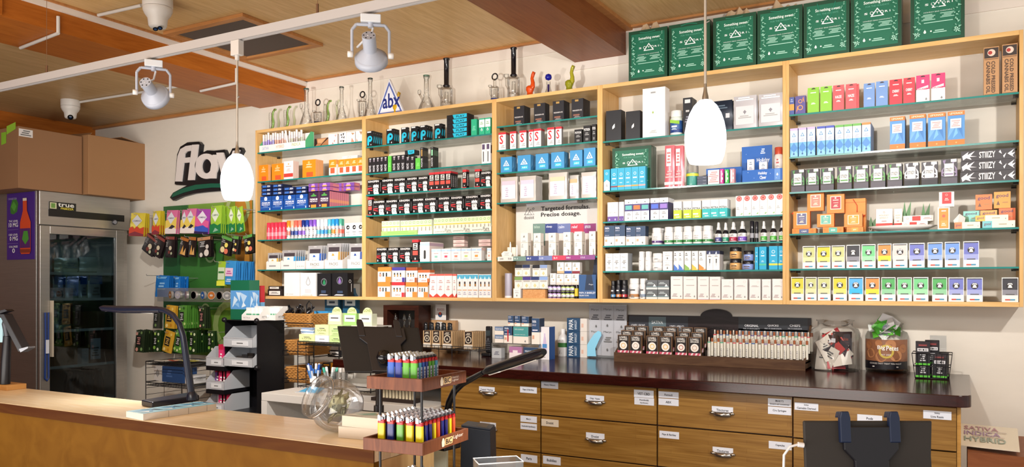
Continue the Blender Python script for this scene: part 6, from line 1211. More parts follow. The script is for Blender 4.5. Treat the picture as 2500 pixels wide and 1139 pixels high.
def clearbin(x0, y0, z0, W, D, H, label, grp='clear stacking bins'):
    e = empty('storage_bin', (x0+W/2, y0, z0), label, 'bin', grp); m = MB(); t = .002
    m.prism([(-W/2, 0, 0), (-W/2, D, 0), (-W/2, D, H), (-W/2, D*.35, H), (-W/2, 0, H*.45)], (t, 0, 0), BINP).prism([(W/2-t, 0, 0), (W/2-t, D, 0), (W/2-t, D, H), (W/2-t, D*.35, H), (W/2-t, 0, H*.45)], (t, 0, 0), BINP)
    m.box(-W/2, 0, 0, W/2, D, t, BINP).box(-W/2, 0, t, W/2, t, H*.45, BINP).box(-W/2, D-t, t, W/2, D, H, BINP); m.tube([(-W/2, 0, H*.45), (W/2, 0, H*.45)], .003, BINP, 6); m.build('bin_body', e)
    MB().box(-W*.2, -.002, H*.08, W*.35, -.0005, H*.32, M('#e6e8ec')).decal('l #777 .3 .3 .7 .7 1', (-W*.2, -.002, H*.08), (W*.55, 0, 0), (0, 0, H*.24), (0, -.0004, 0)).build('paper_label', e); return e
q1 = clearbin(cx0+.02, CY-.03, ctop-ch+.002, cw-.03, cd, .125, 'lower clear bin in the top cube of the black shelf'); clearbin(cx0+.02, CY-.03, ctop-ch+.13, cw-.03, cd, .13, 'upper clear bin in the top cube of the black shelf'); clearbin(cx0+.02, CY-.03, ctop-3*ch+.07, cw-.03, cd, .14, 'clear bin of white cards low in the black shelf')
MB().box(.004, 0, ctop-3*ch+.06, cw-.004, cd, ctop-3*ch+.066, PB).build('shelf_panel', cs)
for i in range(7): one(carton_mesh((0, 0, 0, '#ece8ec', 'l #888 .2 .5 .8 .9 3', ''), .05, .085, .004), 'index_card', (cx0+.08+i*.026, CY+.0+i*.004, ctop-3*ch+.0725), 'white upright card in the low clear bin, '+od(i+1)+' from left', 'card', 'white cards in the low bin')
one(carton_mesh((0, 0, 0, '#e03a8c', 'l #fff .1 .3 .9 .7 2', ''), .07, .05, .03), 'pink_pack', (cx1-.05, CY-.02, ctop-3*ch+.0725), 'pink pack at the right of the low clear bin', 'pack')
for i in range(5): one(carton_mesh((0, 0, 0, '#2c2a2c' if i % 2 else '#3a3634', '', ''), .05, .06+.01*(i % 3), .02), 'dark_pack', (cx0+.1+i*.04, CY+.03+.01*i, ctop-ch+.0045), 'dark pack in the lower clear bin, '+od(i+1)+' from left', 'pack', 'dark packs in the lower bin')
bx = pxX(503, 3.72); bw = pxX(547, 3.72)-bx
for k, (py, lb) in enumerate(((893, 'highest'), (950, 'middle'), (1003, 'lowest'))):
    z0 = aY(525, py, 3.72).z; clearbin(bx, 3.72, z0, bw, .22, .125, lb+' of three clear bins left of the black cube shelf')
    for j, (cc, wx) in enumerate((('#e83a7a', .55), ('#f0e4ec', .3), ('#d8365a', .8), ('#6a3a8a', .12))[:[1, 4, 3][k]]): one(carton_mesh((0, 0, 0, cc, 'r 0 .75 1 1 #d02a4a;l #fff .2 .2 .8 .6 3', ''), .045, .14, .03), 'tall_pack', (bx+bw*(.15+wx*.75), 3.76+.02*(j % 2), z0+.0025), ['pink', 'white', 'crimson', 'violet'][j]+' tall pack in the '+lb+' clear bin beside black shelf', 'pack', 'tall packs in the clear bins')
    one(MB().box(-.0, 0, -.03, bw, .22, -.003, PB), 'bin_support', (bx, 3.72, z0), 'black support shelf below the '+lb+' clear bin', 'shelf', 'black supports under the clear bins')
# on the cube shelf
Yg = CY+.06; X0, X1 = pxX(563, Yg), pxX(608, Yg); H = hpx(590, 96, Yg)
LEAFP = 'r 0 .26 1 .74 #5f9fdc;p #cfe4f6 .1 .3 .4 .5 .2 .6;p #bcd8f2 .5 .7 .7 .4 .9 .6;p #cfe4f6 .3 .7 .5 .45 .55 .68;p #e0eefa .6 .3 .85 .35 .7 .45;p #8fc0ec .2 .4 .5 .3 .45 .42'
one(carton_mesh((0, 0, 0, '#16684a', LEAFP, LEAFP), X1-X0, H, .09), 'leaf_band_box', ((X0+X1)/2, Yg, ctop+.001), 'tall green box with blue leaf band on the black shelf', 'box')
X0, X1 = pxX(618, 3.93), pxX(634, 3.93); one(carton_mesh((0, 0, 0, '#c8303a', '', 'r 0 0 1 .5 #7ab4e0'), X1-X0, H*.86, .05), 'red_box', ((X0+X1)/2, 3.925, ctop+.001), 'red box behind the green leaf band box', 'box')
for i, (a, b) in enumerate(((590, 632), (640, 690))):
    Y = CY+.0+.07*i; X0, X1 = pxX(a, Y), min(pxX(b, Y), cx1+.06*i+.03); m = tray_mesh(X1-X0, .11, .035, .09, '#eeeae6', 'n #999 .1 .3 .5 .6 PETRA', t=.002); m.decal('n #6a6a68 .25 .15 .75 .35 PETRA', ((X1-X0)/2, .0, 0), (0, .11, 0), (0, 0, .08), (.0004, 0, 0))
    one(m, 'mint_display', ((X0+X1)/2, Y, ctop+.001), ('front left' if i == 0 else 'rear right')+' white petra mint display tray on the black shelf', 'display tray', 'white mint trays on the black shelf')
    for j in range(4): one(carton_mesh((0, 0, 0, '#efefec', 'r 0 0 1 .5 '+('#3f9a70', '#5fb08a')[j % 2]+';l #fff .1 .6 .9 .9 2', ''), .05, .08, .008), 'mint_tin', (X0+.035+j*(X1-X0-.07)/3, Y+.03+.006*j, ctop+.0035), 'white and green mint tin, '+od(j+1)+' from left in '+('front left' if i == 0 else 'rear right')+' tray', 'tin', 'mint tins in the white trays')
# ================================================================ WHITE CONSOLE WITH WIRE RACKS
TZ = EYE-.62; ty0 = 3.36; x0, x1 = pxX(638, ty0), pxX(1075, 3.45)-.004; WL = M('#dcd8d2', .45)
ct = empty('console_table', (x0, ty0, 0), 'white open fronted console table behind the ledge counter', 'table'); W = x1-x0
MB().box(0, 0, TZ-.045, W, .84, TZ, WL).build('tabletop', ct, bevel=.002)
for x in (0, W-.045): MB().box(x, 0, .0, x+.045, .84, TZ-.0455, WL).build('side_panel', ct)
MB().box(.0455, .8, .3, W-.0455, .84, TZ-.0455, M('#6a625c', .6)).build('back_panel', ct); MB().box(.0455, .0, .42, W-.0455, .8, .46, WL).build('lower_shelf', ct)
rk, kx, kw, kh, kz = wirebox('wire_shelf_rack', 727, 905, 838, 954, 3.64, .14, 'black wire shelf rack carrying the pale green cartons', (.03,), 8)
kz = TZ; rk.location.z = TZ+.001; sh2 = aY(800, 838, 3.8).z; 
def wicker(px0, px1, py0, py1, Y, label):
    X0, X1 = pxX(px0, Y), pxX(px1, Y)+.02; W = X1-X0; z0, z1 = aY(px0, py1, Y).z, aY(px0, py0, Y).z; H = z1-z0; D = .2; e = empty('wicker_basket', ((X0+X1)/2, Y, z0), label, 'basket', 'wicker baskets on the black rack')
    wk = MC.get('wick') or wood('wicker', '#8a5420', '#e0a860', (40, 40, 90), .6, distort=4); MC['wick'] = wk
    m = MB(); n = 9; per = []
    for (ax, ay, bx_, by_) in ((0, 0, 1, 0), (1, 0, 1, 1), (1, 1, 0, 1), (0, 1, 0, 0)):
        for i in range(12): t = i/12; per.append((ax+(bx_-ax)*t, ay+(by_-ay)*t))
    for r in range(n):
        f = .84+.16*r/(n-1); pts = [((u-.5)*W*f, (v-.5)*D*f+D/2, H*(r+.5)/n) for u, v in per]
        pts = [(x+.003*math.cos(i*math.pi+r*math.pi)*(1 if abs(u-.5) > .49 else 0), y+.003*math.cos(i*math.pi+r*math.pi)*(1 if abs(v-.5) > .49 else 0), z) for i, ((x, y, z), (u, v)) in enumerate(zip(pts, per))]
        m.tube(pts, H/n*.56, wk, 6, closed=True)
    m.build('woven_sides', e); MB().box(-W*.42, D*.08, 0, W*.42, D*.92, .006, wk).build('base', e); return e, z0
WB1 = wicker(692, 752, 764, 797, 3.78, 'top wicker basket with black sample bottles beside black shelf'); wicker(696, 752, 829, 865, 3.78, 'middle wicker basket on the black rack'); wicker(697, 750, 894, 932, 3.78, 'bottom wicker basket on the black rack')
hold = empty('basket_stand', (pxX(694, 3.77), 3.77, TZ), 'black wire stand holding three wicker baskets', 'stand'); HH = aY(700, 770, 3.78).z-TZ; bwid = pxX(757, 3.77)-pxX(694, 3.77)
for x in (-.01, bwid+.03):
    MB().tube([(x, .235, 0), (x, .235, HH)], .004, WB, 6).build('post', hold)
for py in (797, 865, 932):
    z = aY(700, py, 3.78).z-TZ-.004; MB().tube([(-.01, .235, z), (-.01, -.005, z), (-.01, -.005, z+.03), (bwid+.03, -.005, z+.03), (bwid+.03, -.005, z), (bwid+.03, .235, z)], .003, WB, 6).build('basket_holder', hold)
for i in range(9):
    m = MB().lathe([(.013, 0), (.014, .035), (.006, .045), (.008, .048), (.008, .062)], M('#17161a', .2), 12); o = one(m, 'sample_bottle', (pxX(700+i*6.2, 3.85), 3.85+.03*(i % 2), WB1[1]+.085), 'tiny black bottle lying in the top wicker basket, '+od(i+1)+' from left', 'bottle', 'tiny black bottles in the top basket'); o.rotation_euler = (.6*math.sin(i*2.1), 1.1*math.cos(i*1.7), 0)
m = MB().tube([(-.02, 0, 0), (-.022, 0, .05), (0, 0, .075), (.022, 0, .05), (.02, 0, 0)], .004, PB, 8); one(m, 'black_loop', (pxX(752, 3.85), 3.86, WB1[1]+.09), 'black loop handle standing in the top wicker basket', 'loop')
# cartons on the wire rack
def car(px0, px1, py0, py1, Y, col, sp, name, label, cat='box', D=.08, sd='', base=None, grp=None):
    X0, X1 = pxX(px0, Y), pxX(px1, Y); xm = (px0+px1)/2; zb_ = aY(xm, py1, Y).z if base is None else base; return one(carton_mesh((0, 0, 0, col, sp, sd), X1-X0-.001, hpx(xm, py1-py0, Y), D), name, ((X0+X1)/2, Y, zb_), label, cat, grp)
CONE = 't #7a8a4a .2 .38 .8 .56 LOVE;l #555 .3 .6 .7 .72 1;l #a8b080 .2 .1 .8 .25 2'
zr = aY(780, 838, 3.64).z+.004
rk_top = zr
car(730, 768, 818, 837, 3.65, '#dfe4a8', CONE, 'candy_carton', 'pale yellow lime print carton, left end of rack', base=zr); car(769, 803, 819, 837, 3.65, '#eceaf0', 'l #999 .3 .4 .7 .6 1', 'white_carton', 'white carton between the pale green ones on rack', base=zr); car(804, 836, 819, 837, 3.65, '#c4e09a', CONE, 'candy_carton', 'green lime print carton right of the white carton', base=zr)
z2 = zr+hpx(800, 18.5, 3.65); car(769, 803, 793, 818, 3.665, '#dfe4a8', CONE, 'candy_carton', 'pale yellow lime print carton standing on the white carton', base=z2); car(804, 836, 793, 818, 3.665, '#c4e8a0', CONE, 'candy_carton', 'green lime print carton second tier behind tablet edge', base=z2)
for i in range(4): one(MB().box(-.05, 0, 0, .05, .05, .009, M('#8aa4cc' if i % 2 else '#dfe6f0')), 'slim_packet', (pxX(750, 3.69), 3.69, z2+.0095*i), 'slim blue and white packet on yellow carton, '+od(i+1)+' from bottom', 'packet', 'slim packets piled on the yellow carton', rz=.1*(i % 3-1))
z3 = aY(836, 793, 3.93).z
one(MB().box(0, 0, -.006, pxX(912, 3.9)-pxX(766, 3.9), .15, 0, M('#d8d4cc')).box(0, .12, z2-z3, .004, .15, -.006, M('#d8d4cc')).box(pxX(912, 3.9)-pxX(766, 3.9)-.004, .12, z2-z3, pxX(912, 3.9)-pxX(766, 3.9), .15, -.006, M('#d8d4cc')), 'riser_shelf', (pxX(766, 3.9), 3.93, z3), 'pale riser shelf behind the lime print cartons', 'shelf')
one(carton_mesh((0, 0, 0, '#3f9ad8', 't #e8f4fc .05 .2 .95 .45 LOUDPACK;p #7abce8 .3 .55 .5 .9 .7 .55', ''), pxX(800, 3.95)-pxX(767, 3.95), .085, .06), 'blue_carton', (pxX(783.5, 3.95), 3.95, z3), 'bright blue loudpack carton above the wicker baskets', 'box')
for i, (a, b, cc) in enumerate(((801, 833, '#e4e8c0'), (838, 870, '#a8d880'), (876, 908, '#dfe4c8'))):
    Y = 3.94; X0, X1 = pxX(a, Y), pxX(b, Y); W = X1-X0; m = carton_mesh((0, 0, 0, cc, 'r .1 .3 .9 .85 #eceef2;l #666 .2 .48 .8 .68 1', ''), W, .075, .05); rr = W*.36
    m.prism([(rr*math.cos(k*math.pi/10), .02, .075+rr*1.0*math.sin(k*math.pi/10)) for k in range(11)], (0, .003, 0), M('#e4ecb0')); m.text('LOVE', (-rr*.7, .0195, .085), (rr*1.4, 0, 0), (0, 0, .018), M('#7a8a3a')); one(m, 'round_top_carton', ((X0+X1)/2, Y, z3+.0), ['cream', 'green', 'pale'][i]+' carton with round header above the lime print cartons', 'box', 'round header cartons on the riser')
for i, (a, b) in enumerate(((793, 829), (837, 871))):
    Y = 4.12; X0, X1 = pxX(a, Y), pxX(b, Y); W = X1-X0; m = MB(); m.prism([(-W/2, 0, 0), (W/2, 0, 0), (W/2, 0, .11), (W*.25, 0, .15), (W*.2, 0, .18), (-W*.2, 0, .18), (-W*.25, 0, .15), (-W/2, 0, .11)], (0, .03, 0), M('#245a7c', .4)); m.decal('p #e8f0f4 .5 .95 .35 .68 .65 .68;p #245a7c .5 .88 .4 .71 .6 .71;r .15 .35 .9 .6 #e4ecf0;l #456 .3 .4 .7 .54 1', (-W/2, 0, 0), (W, 0, 0), (0, 0, .18), (0, -.0005, 0)); one(m, 'hanging_carton', ((X0+X1)/2, Y, aY(811, 768, Y).z), ('left' if i == 0 else 'right')+' dark blue triangle carton behind the round header cartons', 'box', 'dark blue triangle cartons')
one(MB().box(0, 0, -.006, pxX(871, 4.1)-pxX(788, 4.1), .1, 0, M('#e6e2dc')), 'wall_ledge', (pxX(788, 4.1), 4.1, aY(811, 768, 4.12).z), 'white wall ledge below the dark blue triangle cartons', 'shelf')
# things on the console
def cup(px, Y, r, h, mat, label): return one(MB().lathe([(r*.85, 0), (r, h), (r*.96, h), (r*.8, .004)], mat, 22, caps=False).lathe([(0, .002), (r*.84, .002)], mat, 20), 'pen_cup', (pxX(px, Y), Y, TZ+.001), label, 'cup')
def sticks(px, Y, n, cols, h, r, label, seed, nm='pen', cat='pen', lean=.35, rad=.022, z=.006):
    g = _r.Random(seed)
    for i in range(n):
        a = g.random()*6.28; q = g.random()**.5; col = cols[i % len(cols)]; m = MB().lathe([(r, 0), (r, h*.75)], M(col[0], .3), 10).lathe([(r*1.05, h*.75), (r*1.05, h*.97), (r*.7, h)], M(col[1], .3), 10)
        o = one(m, nm, (pxX(px, Y)+rad*q*math.cos(a)*.7, Y+rad*q*math.sin(a)*.7, TZ+z), label+', '+od(i+1)+' of the bunch', cat, label+' group'); o.rotation_euler = (-lean*q*math.sin(a), lean*q*math.cos(a), 0)
cup(770, 3.72, .036, .085, M('#1a191d', .3), 'black cup with white label holding blue vape pens'); one(MB().box(-.03, 0, 0, .02, .001, .04, M('#e8e8ec')), 'paper_label', (pxX(765, 3.68), 3.682, TZ+.03), 'white paper label on the black pen cup', 'label')
sticks(770, 3.72, 9, [('#3f7ad0', '#16161c'), ('#cfd8e8', '#2a5ab8'), ('#5f9ae0', '#e0e4ec')], .14, .007, 'blue or white vape pen in the black cup', 5)
sticks(805, 3.74, 8, [('#b9c0c0', '#e4e8e6'), ('#8a9a98', '#3aa890'), ('#c9ccd0', '#f0f0ee')], .12, .008, 'grey and green tube in the clear cup', 8); cup(805, 3.74, .04, .07, GLC, 'clear cup holding grey and green tubes')
cup(833, 3.74, .042, .1, GLC, 'clear tumbler holding dark striped tubes'); sticks(833, 3.74, 8, [('#4a4038', '#d9d4d0'), ('#e0dcd8', '#a8a098')], .12, .008, 'dark striped tube in the clear tumbler', 3, lean=.1)
for i, (a, b, cc) in enumerate(((768, 787, '#e8a030'), (788, 806, '#2c2a28'), (807, 822, '#e89a2a'), (822, 838, '#8accb4'))): car(a, b, 885, 905, 3.92, cc, 'l #222 .2 .3 .8 .7 2' if i != 1 else 'l #e8a030 .1 .6 .9 .9 1', 'small_carton', ['orange', 'black', 'amber', 'mint green'][i]+' small carton behind the pen cups', grp='small cartons behind the pen cups')
one(MB().box(-.28, 0, -.012, .14, .12, 0, M('#2a2826')), 'carton_riser', (pxX(803, 3.92), 3.91, aY(803, 905, 3.92).z), 'dark riser under the orange and black cartons', 'riser')
car(800, 833, 854, 871, 4.05, '#17161a', 'r .15 .2 .85 .8 #d8d4d0;l #444 .3 .35 .7 .65 1', 'name_plate', 'small black framed sign below the wire rack shelf', 'sign', .01)
m = MB().prism([(-.07, 0, 0), (.07, 0, 0), (.06, .08, .02), (-.06, .08, .02)], (0, 0, .004), M('#4aa8d8', .3)); m.box(-.08, -.02, 0, .08, .11, .004, BINP); one(m, 'blue_case', (pxX(757, 3.5), 3.48, TZ+.0005), 'flat clear and blue case lying on the white console', 'case')
tr_ = one(MB().box(-.15, 0, 0, .13, .08, .018, M('#2a1d18')), 'balm_tray', (pxX(925, 3.3), 3.42, TZ+.0005), 'dark balm display tray on the white console', 'tray')
for i in range(12): one(MB().lathe([(.008, 0), (.008, .045 if i > 1 else .1), (.0085, .045 if i > 1 else .1), (.0085, .065 if i > 1 else .13)], M('#e4d8b8' if i > 1 else '#d8a888', .4), 12), 'lip_balm', (pxX(925, 3.3)-.13+i*.022, 3.45, TZ+.0185), ('tall pink' if i < 2 else 'cream')+' balm tube in the dark tray, '+od(i+1)+' from left', 'balm tube', 'balm tubes in the dark tray')
# ================================================================ LEDGE COUNTER
LZ = EYE-.43; LY0 = (aZ(5, 981, LZ).y+aZ(900, 1098, LZ).y)/2; LX1 = aZ(903, 1100, LZ).x; LY1 = LY0+.285
lc = empty('service_counter', (LX1, LY0, 0), 'long service counter with pale butcher block top and amber front', 'counter')
BB = wood('butcher_block', '#efd6aa', '#f7e6c6', (2, 16, 16), .32, .3, (0, 1, .42, .036, .93)); OR = wood('amber_panel', '#65400a', '#724c12', (3, 3, 3), .6, spec=.1)
MB().box(-4.4, 0, LZ-.034, 0, LY1-LY0, LZ, BB).build('countertop', lc, bevel=.002)
MB().box(-4.4, -.003, LZ-.035, .002, -.0002, LZ-.002, wood('edge_band', '#47230a', '#54300f', (1, 10, 10), .6, spec=.1)).build('edge_strip', lc)
MB().box(-4.4, .004, 0, -.004, .026, LZ-.0345, OR).build('front_panel', lc); MB().box(-.025, .0265, 0, 0, LY1-LY0-.01, LZ-.0345, wood('end_panel', '#c9a06a', '#d9b47c', (8, 8, 1))).build('end_panel', lc)
# desk lamps
def lampset(base_pts, Zb, neck, rn, head, rh, label, nv='#141c30'):
    b = [aZ(x, y, Zb) for x, y in base_pts]; e = empty('desk_lamp', b[0], label, 'desk lamp', 'navy desk lamps'); o = b[0]; NV = M(nv, .25); q = [v-o for v in b]
    MB().prism([v for v in q], (0, 0, .022), NV).build('base', e, bevel=.004)
    MB().tube([v-o for v in neck], rn, NV, 14).build('neck', e); MB().tube([v-o for v in head], rh, NV, 12).build('lamp_head', e); MB().lathe([(.02, 0), (.018, .02), (.011, .03)], NV, 18, c=tuple(neck[0]-o-Vector((0, 0, .0)))).build('collar', e)
    h0, h1 = head[0]-o, head[-1]-o; al = bpy.data.lights.new('desk_lamp_light', 'AREA'); al.shape = 'RECTANGLE'; al.size = (h1-h0).length*.8; al.size_y = .02; al.energy = 2.2; ao = bpy.data.objects.new('desk_lamp_light', al); COL.objects.link(ao); hm = (head[0]+head[-1])/2; ao.location = hm-Vector((0, 0, .03)); dd = h1-h0; ao.rotation_euler.z = math.atan2(dd.y, dd.x)
    MB().tube([h0.lerp(h1, .12)-Vector((0, 0, rh[1] if isinstance(rh, list) else rh))*.75, h0.lerp(h1, .9)-Vector((0, 0, rh[1] if isinstance(rh, list) else rh))*.75], .005, M('#e8e6e0', .3), 6).build('light_strip', e)
bl = [(345, 992), (374, 996), (487, 978), (460, 972)]
n0 = aZ(469, 975, LZ+.02); Yn = n0.y
lampset([(345, 990), (372, 996), (487, 977), (458, 971)], LZ, [n0]+[aY(x, y, Yn) for x, y in ((463, 930), (454, 870), (447, 820), (438, 790), (422, 768), (402, 757), (380, 753))], [.013, .013, .012, .011, .010, .010, .010, .010], [aY(x, y, Yn) for x, y in ((392, 756), (370, 755), (300, 755), (252, 752), (244, 750))], [.011, .014, .014, .012, .004], 'navy desk lamp with curved neck on the butcher block counter')

l2 = [aC(1088, 1060, 2.62), aC(1090, 1015, 2.6), aC(1097, 980, 2.57), aC(1110, 953, 2.52), aC(1130, 935, 2.45), aC(1155, 922, 2.35), aC(1180, 908, 2.25)]
lampset([(1060, 1098), (1084, 1102), (1126, 1092), (1100, 1088)], l2[0].z-.02, l2, [.012, .012, .011, .011, .01, .009, .007], [aC(x, y, z) for x, y, z in ((1180, 908, 2.25), (1195, 902, 2.2), (1260, 881, 2.05), (1318, 862, 1.93), (1328, 858, 1.91))], [.005, .013, .0135, .013, .008], 'glossy black desk lamp stretching right behind the lighter rack', '#0b0d14')
# flyer stacks
def fstack(pA, pB, pC, t0, t1, col, spec, label, h):
    A, B, C = (aZ(x, y, LZ) for x, y in (pA, pB, pC)); d = (C-B).normalized(); L = (C-B).length; w = B-A; w = w-d*w.dot(d); p0 = A+d*(L*t0); ln = L*(t1-t0)-.001; m = MB(); m.prism([Vector((0, 0, 0)), w, w+d*ln, d*ln], (0, 0, h), M('#cfc6ba', .7))
    m.decal(spec, Vector((0, 0, h)), d*ln, w, (0, 0, .0004)); return one(m, 'flyer_stack', (p0.x, p0.y, LZ+.0005), label, 'flyer stack', 'flyer stacks beside the desk lamp')
FB = 'r 0 0 1 1 #8fd0ec;p #4f9ac8 .1 .2 .5 .8 .9 .3;p #d8f0fa .05 .6 .3 .9 .5 .6;p #2a4a6a .7 .4 .95 .8 .9 .3;p #c8ecf8 .4 .1 .7 .3 .9 .1'
for i, (a, b) in enumerate(((0, .33), (.333, .6), (.603, .86), (.863, 1))): fstack((308, 1019), (357, 1025), (535, 999), a, b, '', FB, 'stack of blue topped flyers on the counter by desk lamp, '+od(i+1)+' from left', .021)
# cards beside the jar
for i, (dx, dz, n, rz, lb) in enumerate(((0, 0, .032, .12, 'lower'), (.012, .0325, .03, .05, 'upper'))):
    v = aZ(866, 1074, LZ); m = MB().box(-.07, -.035, 0, .07, .055, n, M('#cbbfae', .7)).decal('r 0 0 1 1 #d8dcd8;p #8fb8b0 .1 .2 .4 .9 .7 .5;p #e0b47a .5 .6 .9 .95 .95 .4;r .05 .1 .4 .3 #f0efe8', (-.07, -.035, n), (.14, 0, 0), (0, .09, 0), (0, 0, .0004)); one(m, 'card_stack', (v.x+dx, v.y+.05, LZ+.0005+dz), lb+' stack of postcards right of the tilted tip jar', 'card stack', rz=rz)
# tilted glass tip jar with bills
jc = aC(822, 1000, 2.36); jc.y -= .04; jc.x += .005; jz = LZ+.079; e = empty('tip_jar', (jc.x-.005, jc.y+.04, jz), 'tilted round clear jar of dollar bills on the counter', 'jar')
mouth = Vector((-.6*CS+.55*SN, -.6*SN-.55*CS, .42)).normalized(); T = mouth.to_track_quat('Z', 'Y').to_matrix().to_4x4(); PL = glassy('clear_plastic', (.985, .985, .99), .2, .05, .16, base=.03)
MB().lathe([(.0, -.066), (.045, -.064), (.062, -.05), (.075, -.02), (.078, .0), (.074, .025), (.064, .043), (.058, .05), (.058, .056), (.061, .058), (.061, .068), (.064, .07), (.064, .078), (.059, .078), (.056, .055)], PL, 36, T=T, caps=False).build('jar_body', e)
MB().tube([T @ Vector((.0625*math.cos(a), .0625*math.sin(a), .064)) for a in [i*math.tau/28 for i in range(28)]], .0025, PL, 6, closed=True).build('rim_thread', e)
g = _r.Random(4)
for i in range(9):
    m = MB(); w, h = .055, .026; vs = []; 
    for k in range(7):
        t = k/6-.5; vs += [(w*t, -h/2, .006*math.sin(k*.9+i)), (w*t, h/2, .006*math.sin(k*.9+i)+.002)]
    m.add(vs, [(2*k, 2*k+2, 2*k+3, 2*k+1) for k in range(6)], M('#8a8a68', .8)); 
    vs2 = [(x*.86, y*.7, z+.0006) for x, y, z in vs]; m.add(vs2, [(2*k, 2*k+2, 2*k+3, 2*k+1) for k in range(6)], M('#b4b490', .8)); vs3 = [(x*.3, y*.5, z+.0012) for x, y, z in vs]; m.add(vs3, [(2*k, 2*k+2, 2*k+3, 2*k+1) for k in range(6)], M('#6a6a50', .8))
    o = one(m, 'dollar_bill', Vector((jc.x-.005, jc.y+.04, jz))+Vector((.012+g.uniform(-.02, .02), g.uniform(-.02, .015), -.028+.007*i)), 'crumpled dollar bill in the tilted jar, '+od(i+1)+' from bottom', 'banknote', 'dollar bills in the tilted jar'); o.rotation_euler = (g.uniform(.2, 1.1), g.uniform(-.9, -.3), g.uniform(-.5, .6))
# ================================================================ LIGHTER RACK
SR = .9; ZR = EYE-.25*SR; A0, A1, A2 = aZ(1030.5, 925, ZR), aZ(895, 917, ZR), aZ(1142, 904, ZR); U, V = (A1-A0), (A2-A0); UL, VL = U.length, V.length; U.normalize(); V = (V-U*V.dot(U)).normalized()
RW = wood('rack_wood', '#5c3220', '#7c482e', (14, 14, 2), .4); RT = Matrix(((U.x, V.x, 0, A0.x), (U.y, V.y, 0, A0.y), (0, 0, 1, 0), (0, 0, 0, 1)))
rk = bpy.data.objects.new('lighter_rack', None); COL.objects.link(rk); rk.location = (A0.x, A0.y, 0); ang = math.atan2(U.y, U.x); rk.rotation_euler.z = ang; tag(rk, 'wooden three tier lighter display rack with printed logos at the counter end', 'display rack')
sgn = 1 if (Vector((-U.y, U.x, 0))).dot(V) > 0 else -1
def RP(u, v, z): return (u, v*sgn, z)
def rbox(m, u0, v0, z0, u1, v1, z1, mat): a, b = sorted((v0*sgn, v1*sgn)); m.box(u0, a, z0, u1, b, z1, mat)
TIERS = [(ZR, .031, 0), (EYE-.42*SR, .031, -.004), (EYE-.595*SR, .031, -.004)]
for k, (zt, h, ins) in enumerate(TIERS):
    m = MB(); t = .008; u0, u1, v0, v1 = ins, UL-ins*2, ins, VL-ins
    rbox(m, u0, v0, zt-h, u1, v0+t, zt, RW); rbox(m, u0, v1-t, zt-h, u1, v1, zt, RW); rbox(m, u0, v0+t, zt-h, u0+t, v1-t, zt, RW); rbox(m, u1-t, v0+t, zt-h, u1, v1-t, zt, RW); o = m.build('tray_frame', rk, bevel=.001)
    f = MB(); rbox(f, u0+t, v0+t, zt-h, u1-t, v1-t, zt-h*.75, wood('honeycomb_insert', '#b87020', '#e09a3a', (60, 60, 60), .7) if k == 0 else M('#c8803a', .7)); f.build('honeycomb_insert', rk)
    if k < 2:  # logo on the right-hand face
        L = MB(); face = lambda v, z: Vector(RP(u0-.0006, v, z)); vv = Vector(RP(0, 1, 0)); a = .085; zz = zt-h*.85
        P_ = lambda pts, col, lf: L.poly([face(a+x*.1, zz+y*h*.72)+Vector((-.0004*lf, 0, 0)) for x, y in pts], M(col))
        P_([(0, .1), (.03, 0), (.12, .05), (.14, .5), (.1, .95), (.04, 1), (-.01, .6)], '#e8d8c0', 1); P_([(.14, .1), (.5, .1), (.54, .2), (.56, .8), (.52, .92), (.18, .92), (.14, .8)], '#d9b47a', 1); P_([(.16, .16), (.5, .16), (.53, .8), (.19, .84)], '#e4c088', 2)
        L.text('BiC', face(a+.019, zz+h*.16)-Vector((.0013, 0, 0)), vv*.03, (0, 0, h*.42), M('#2a1410')); L.text('Lighter' if k else "America's", face(a+.058, zz+h*(.3 if k else .42))-Vector((.0006, 0, 0)), vv*(.05 if k else .034), (0, 0, h*(.38 if k else .22)), M('#e8d8c8'), False)
        if not k: L.text('Lighter', face(a+.058, zz+h*.14)-Vector((.0006, 0, 0)), vv*.034, (0, 0, h*.24), M('#e8d8c8'), False)
        L.build('printed_logo', rk)
for u, v in ((.02, .03), (UL-.02, .03), (.02, VL-.03), (UL-.02, VL-.03)): MB().tube([RP(u, v, EYE-.75), RP(u, v, ZR-.03)], .0035, M('#141317', .4), 8).build('rod', rk)
LB = {}
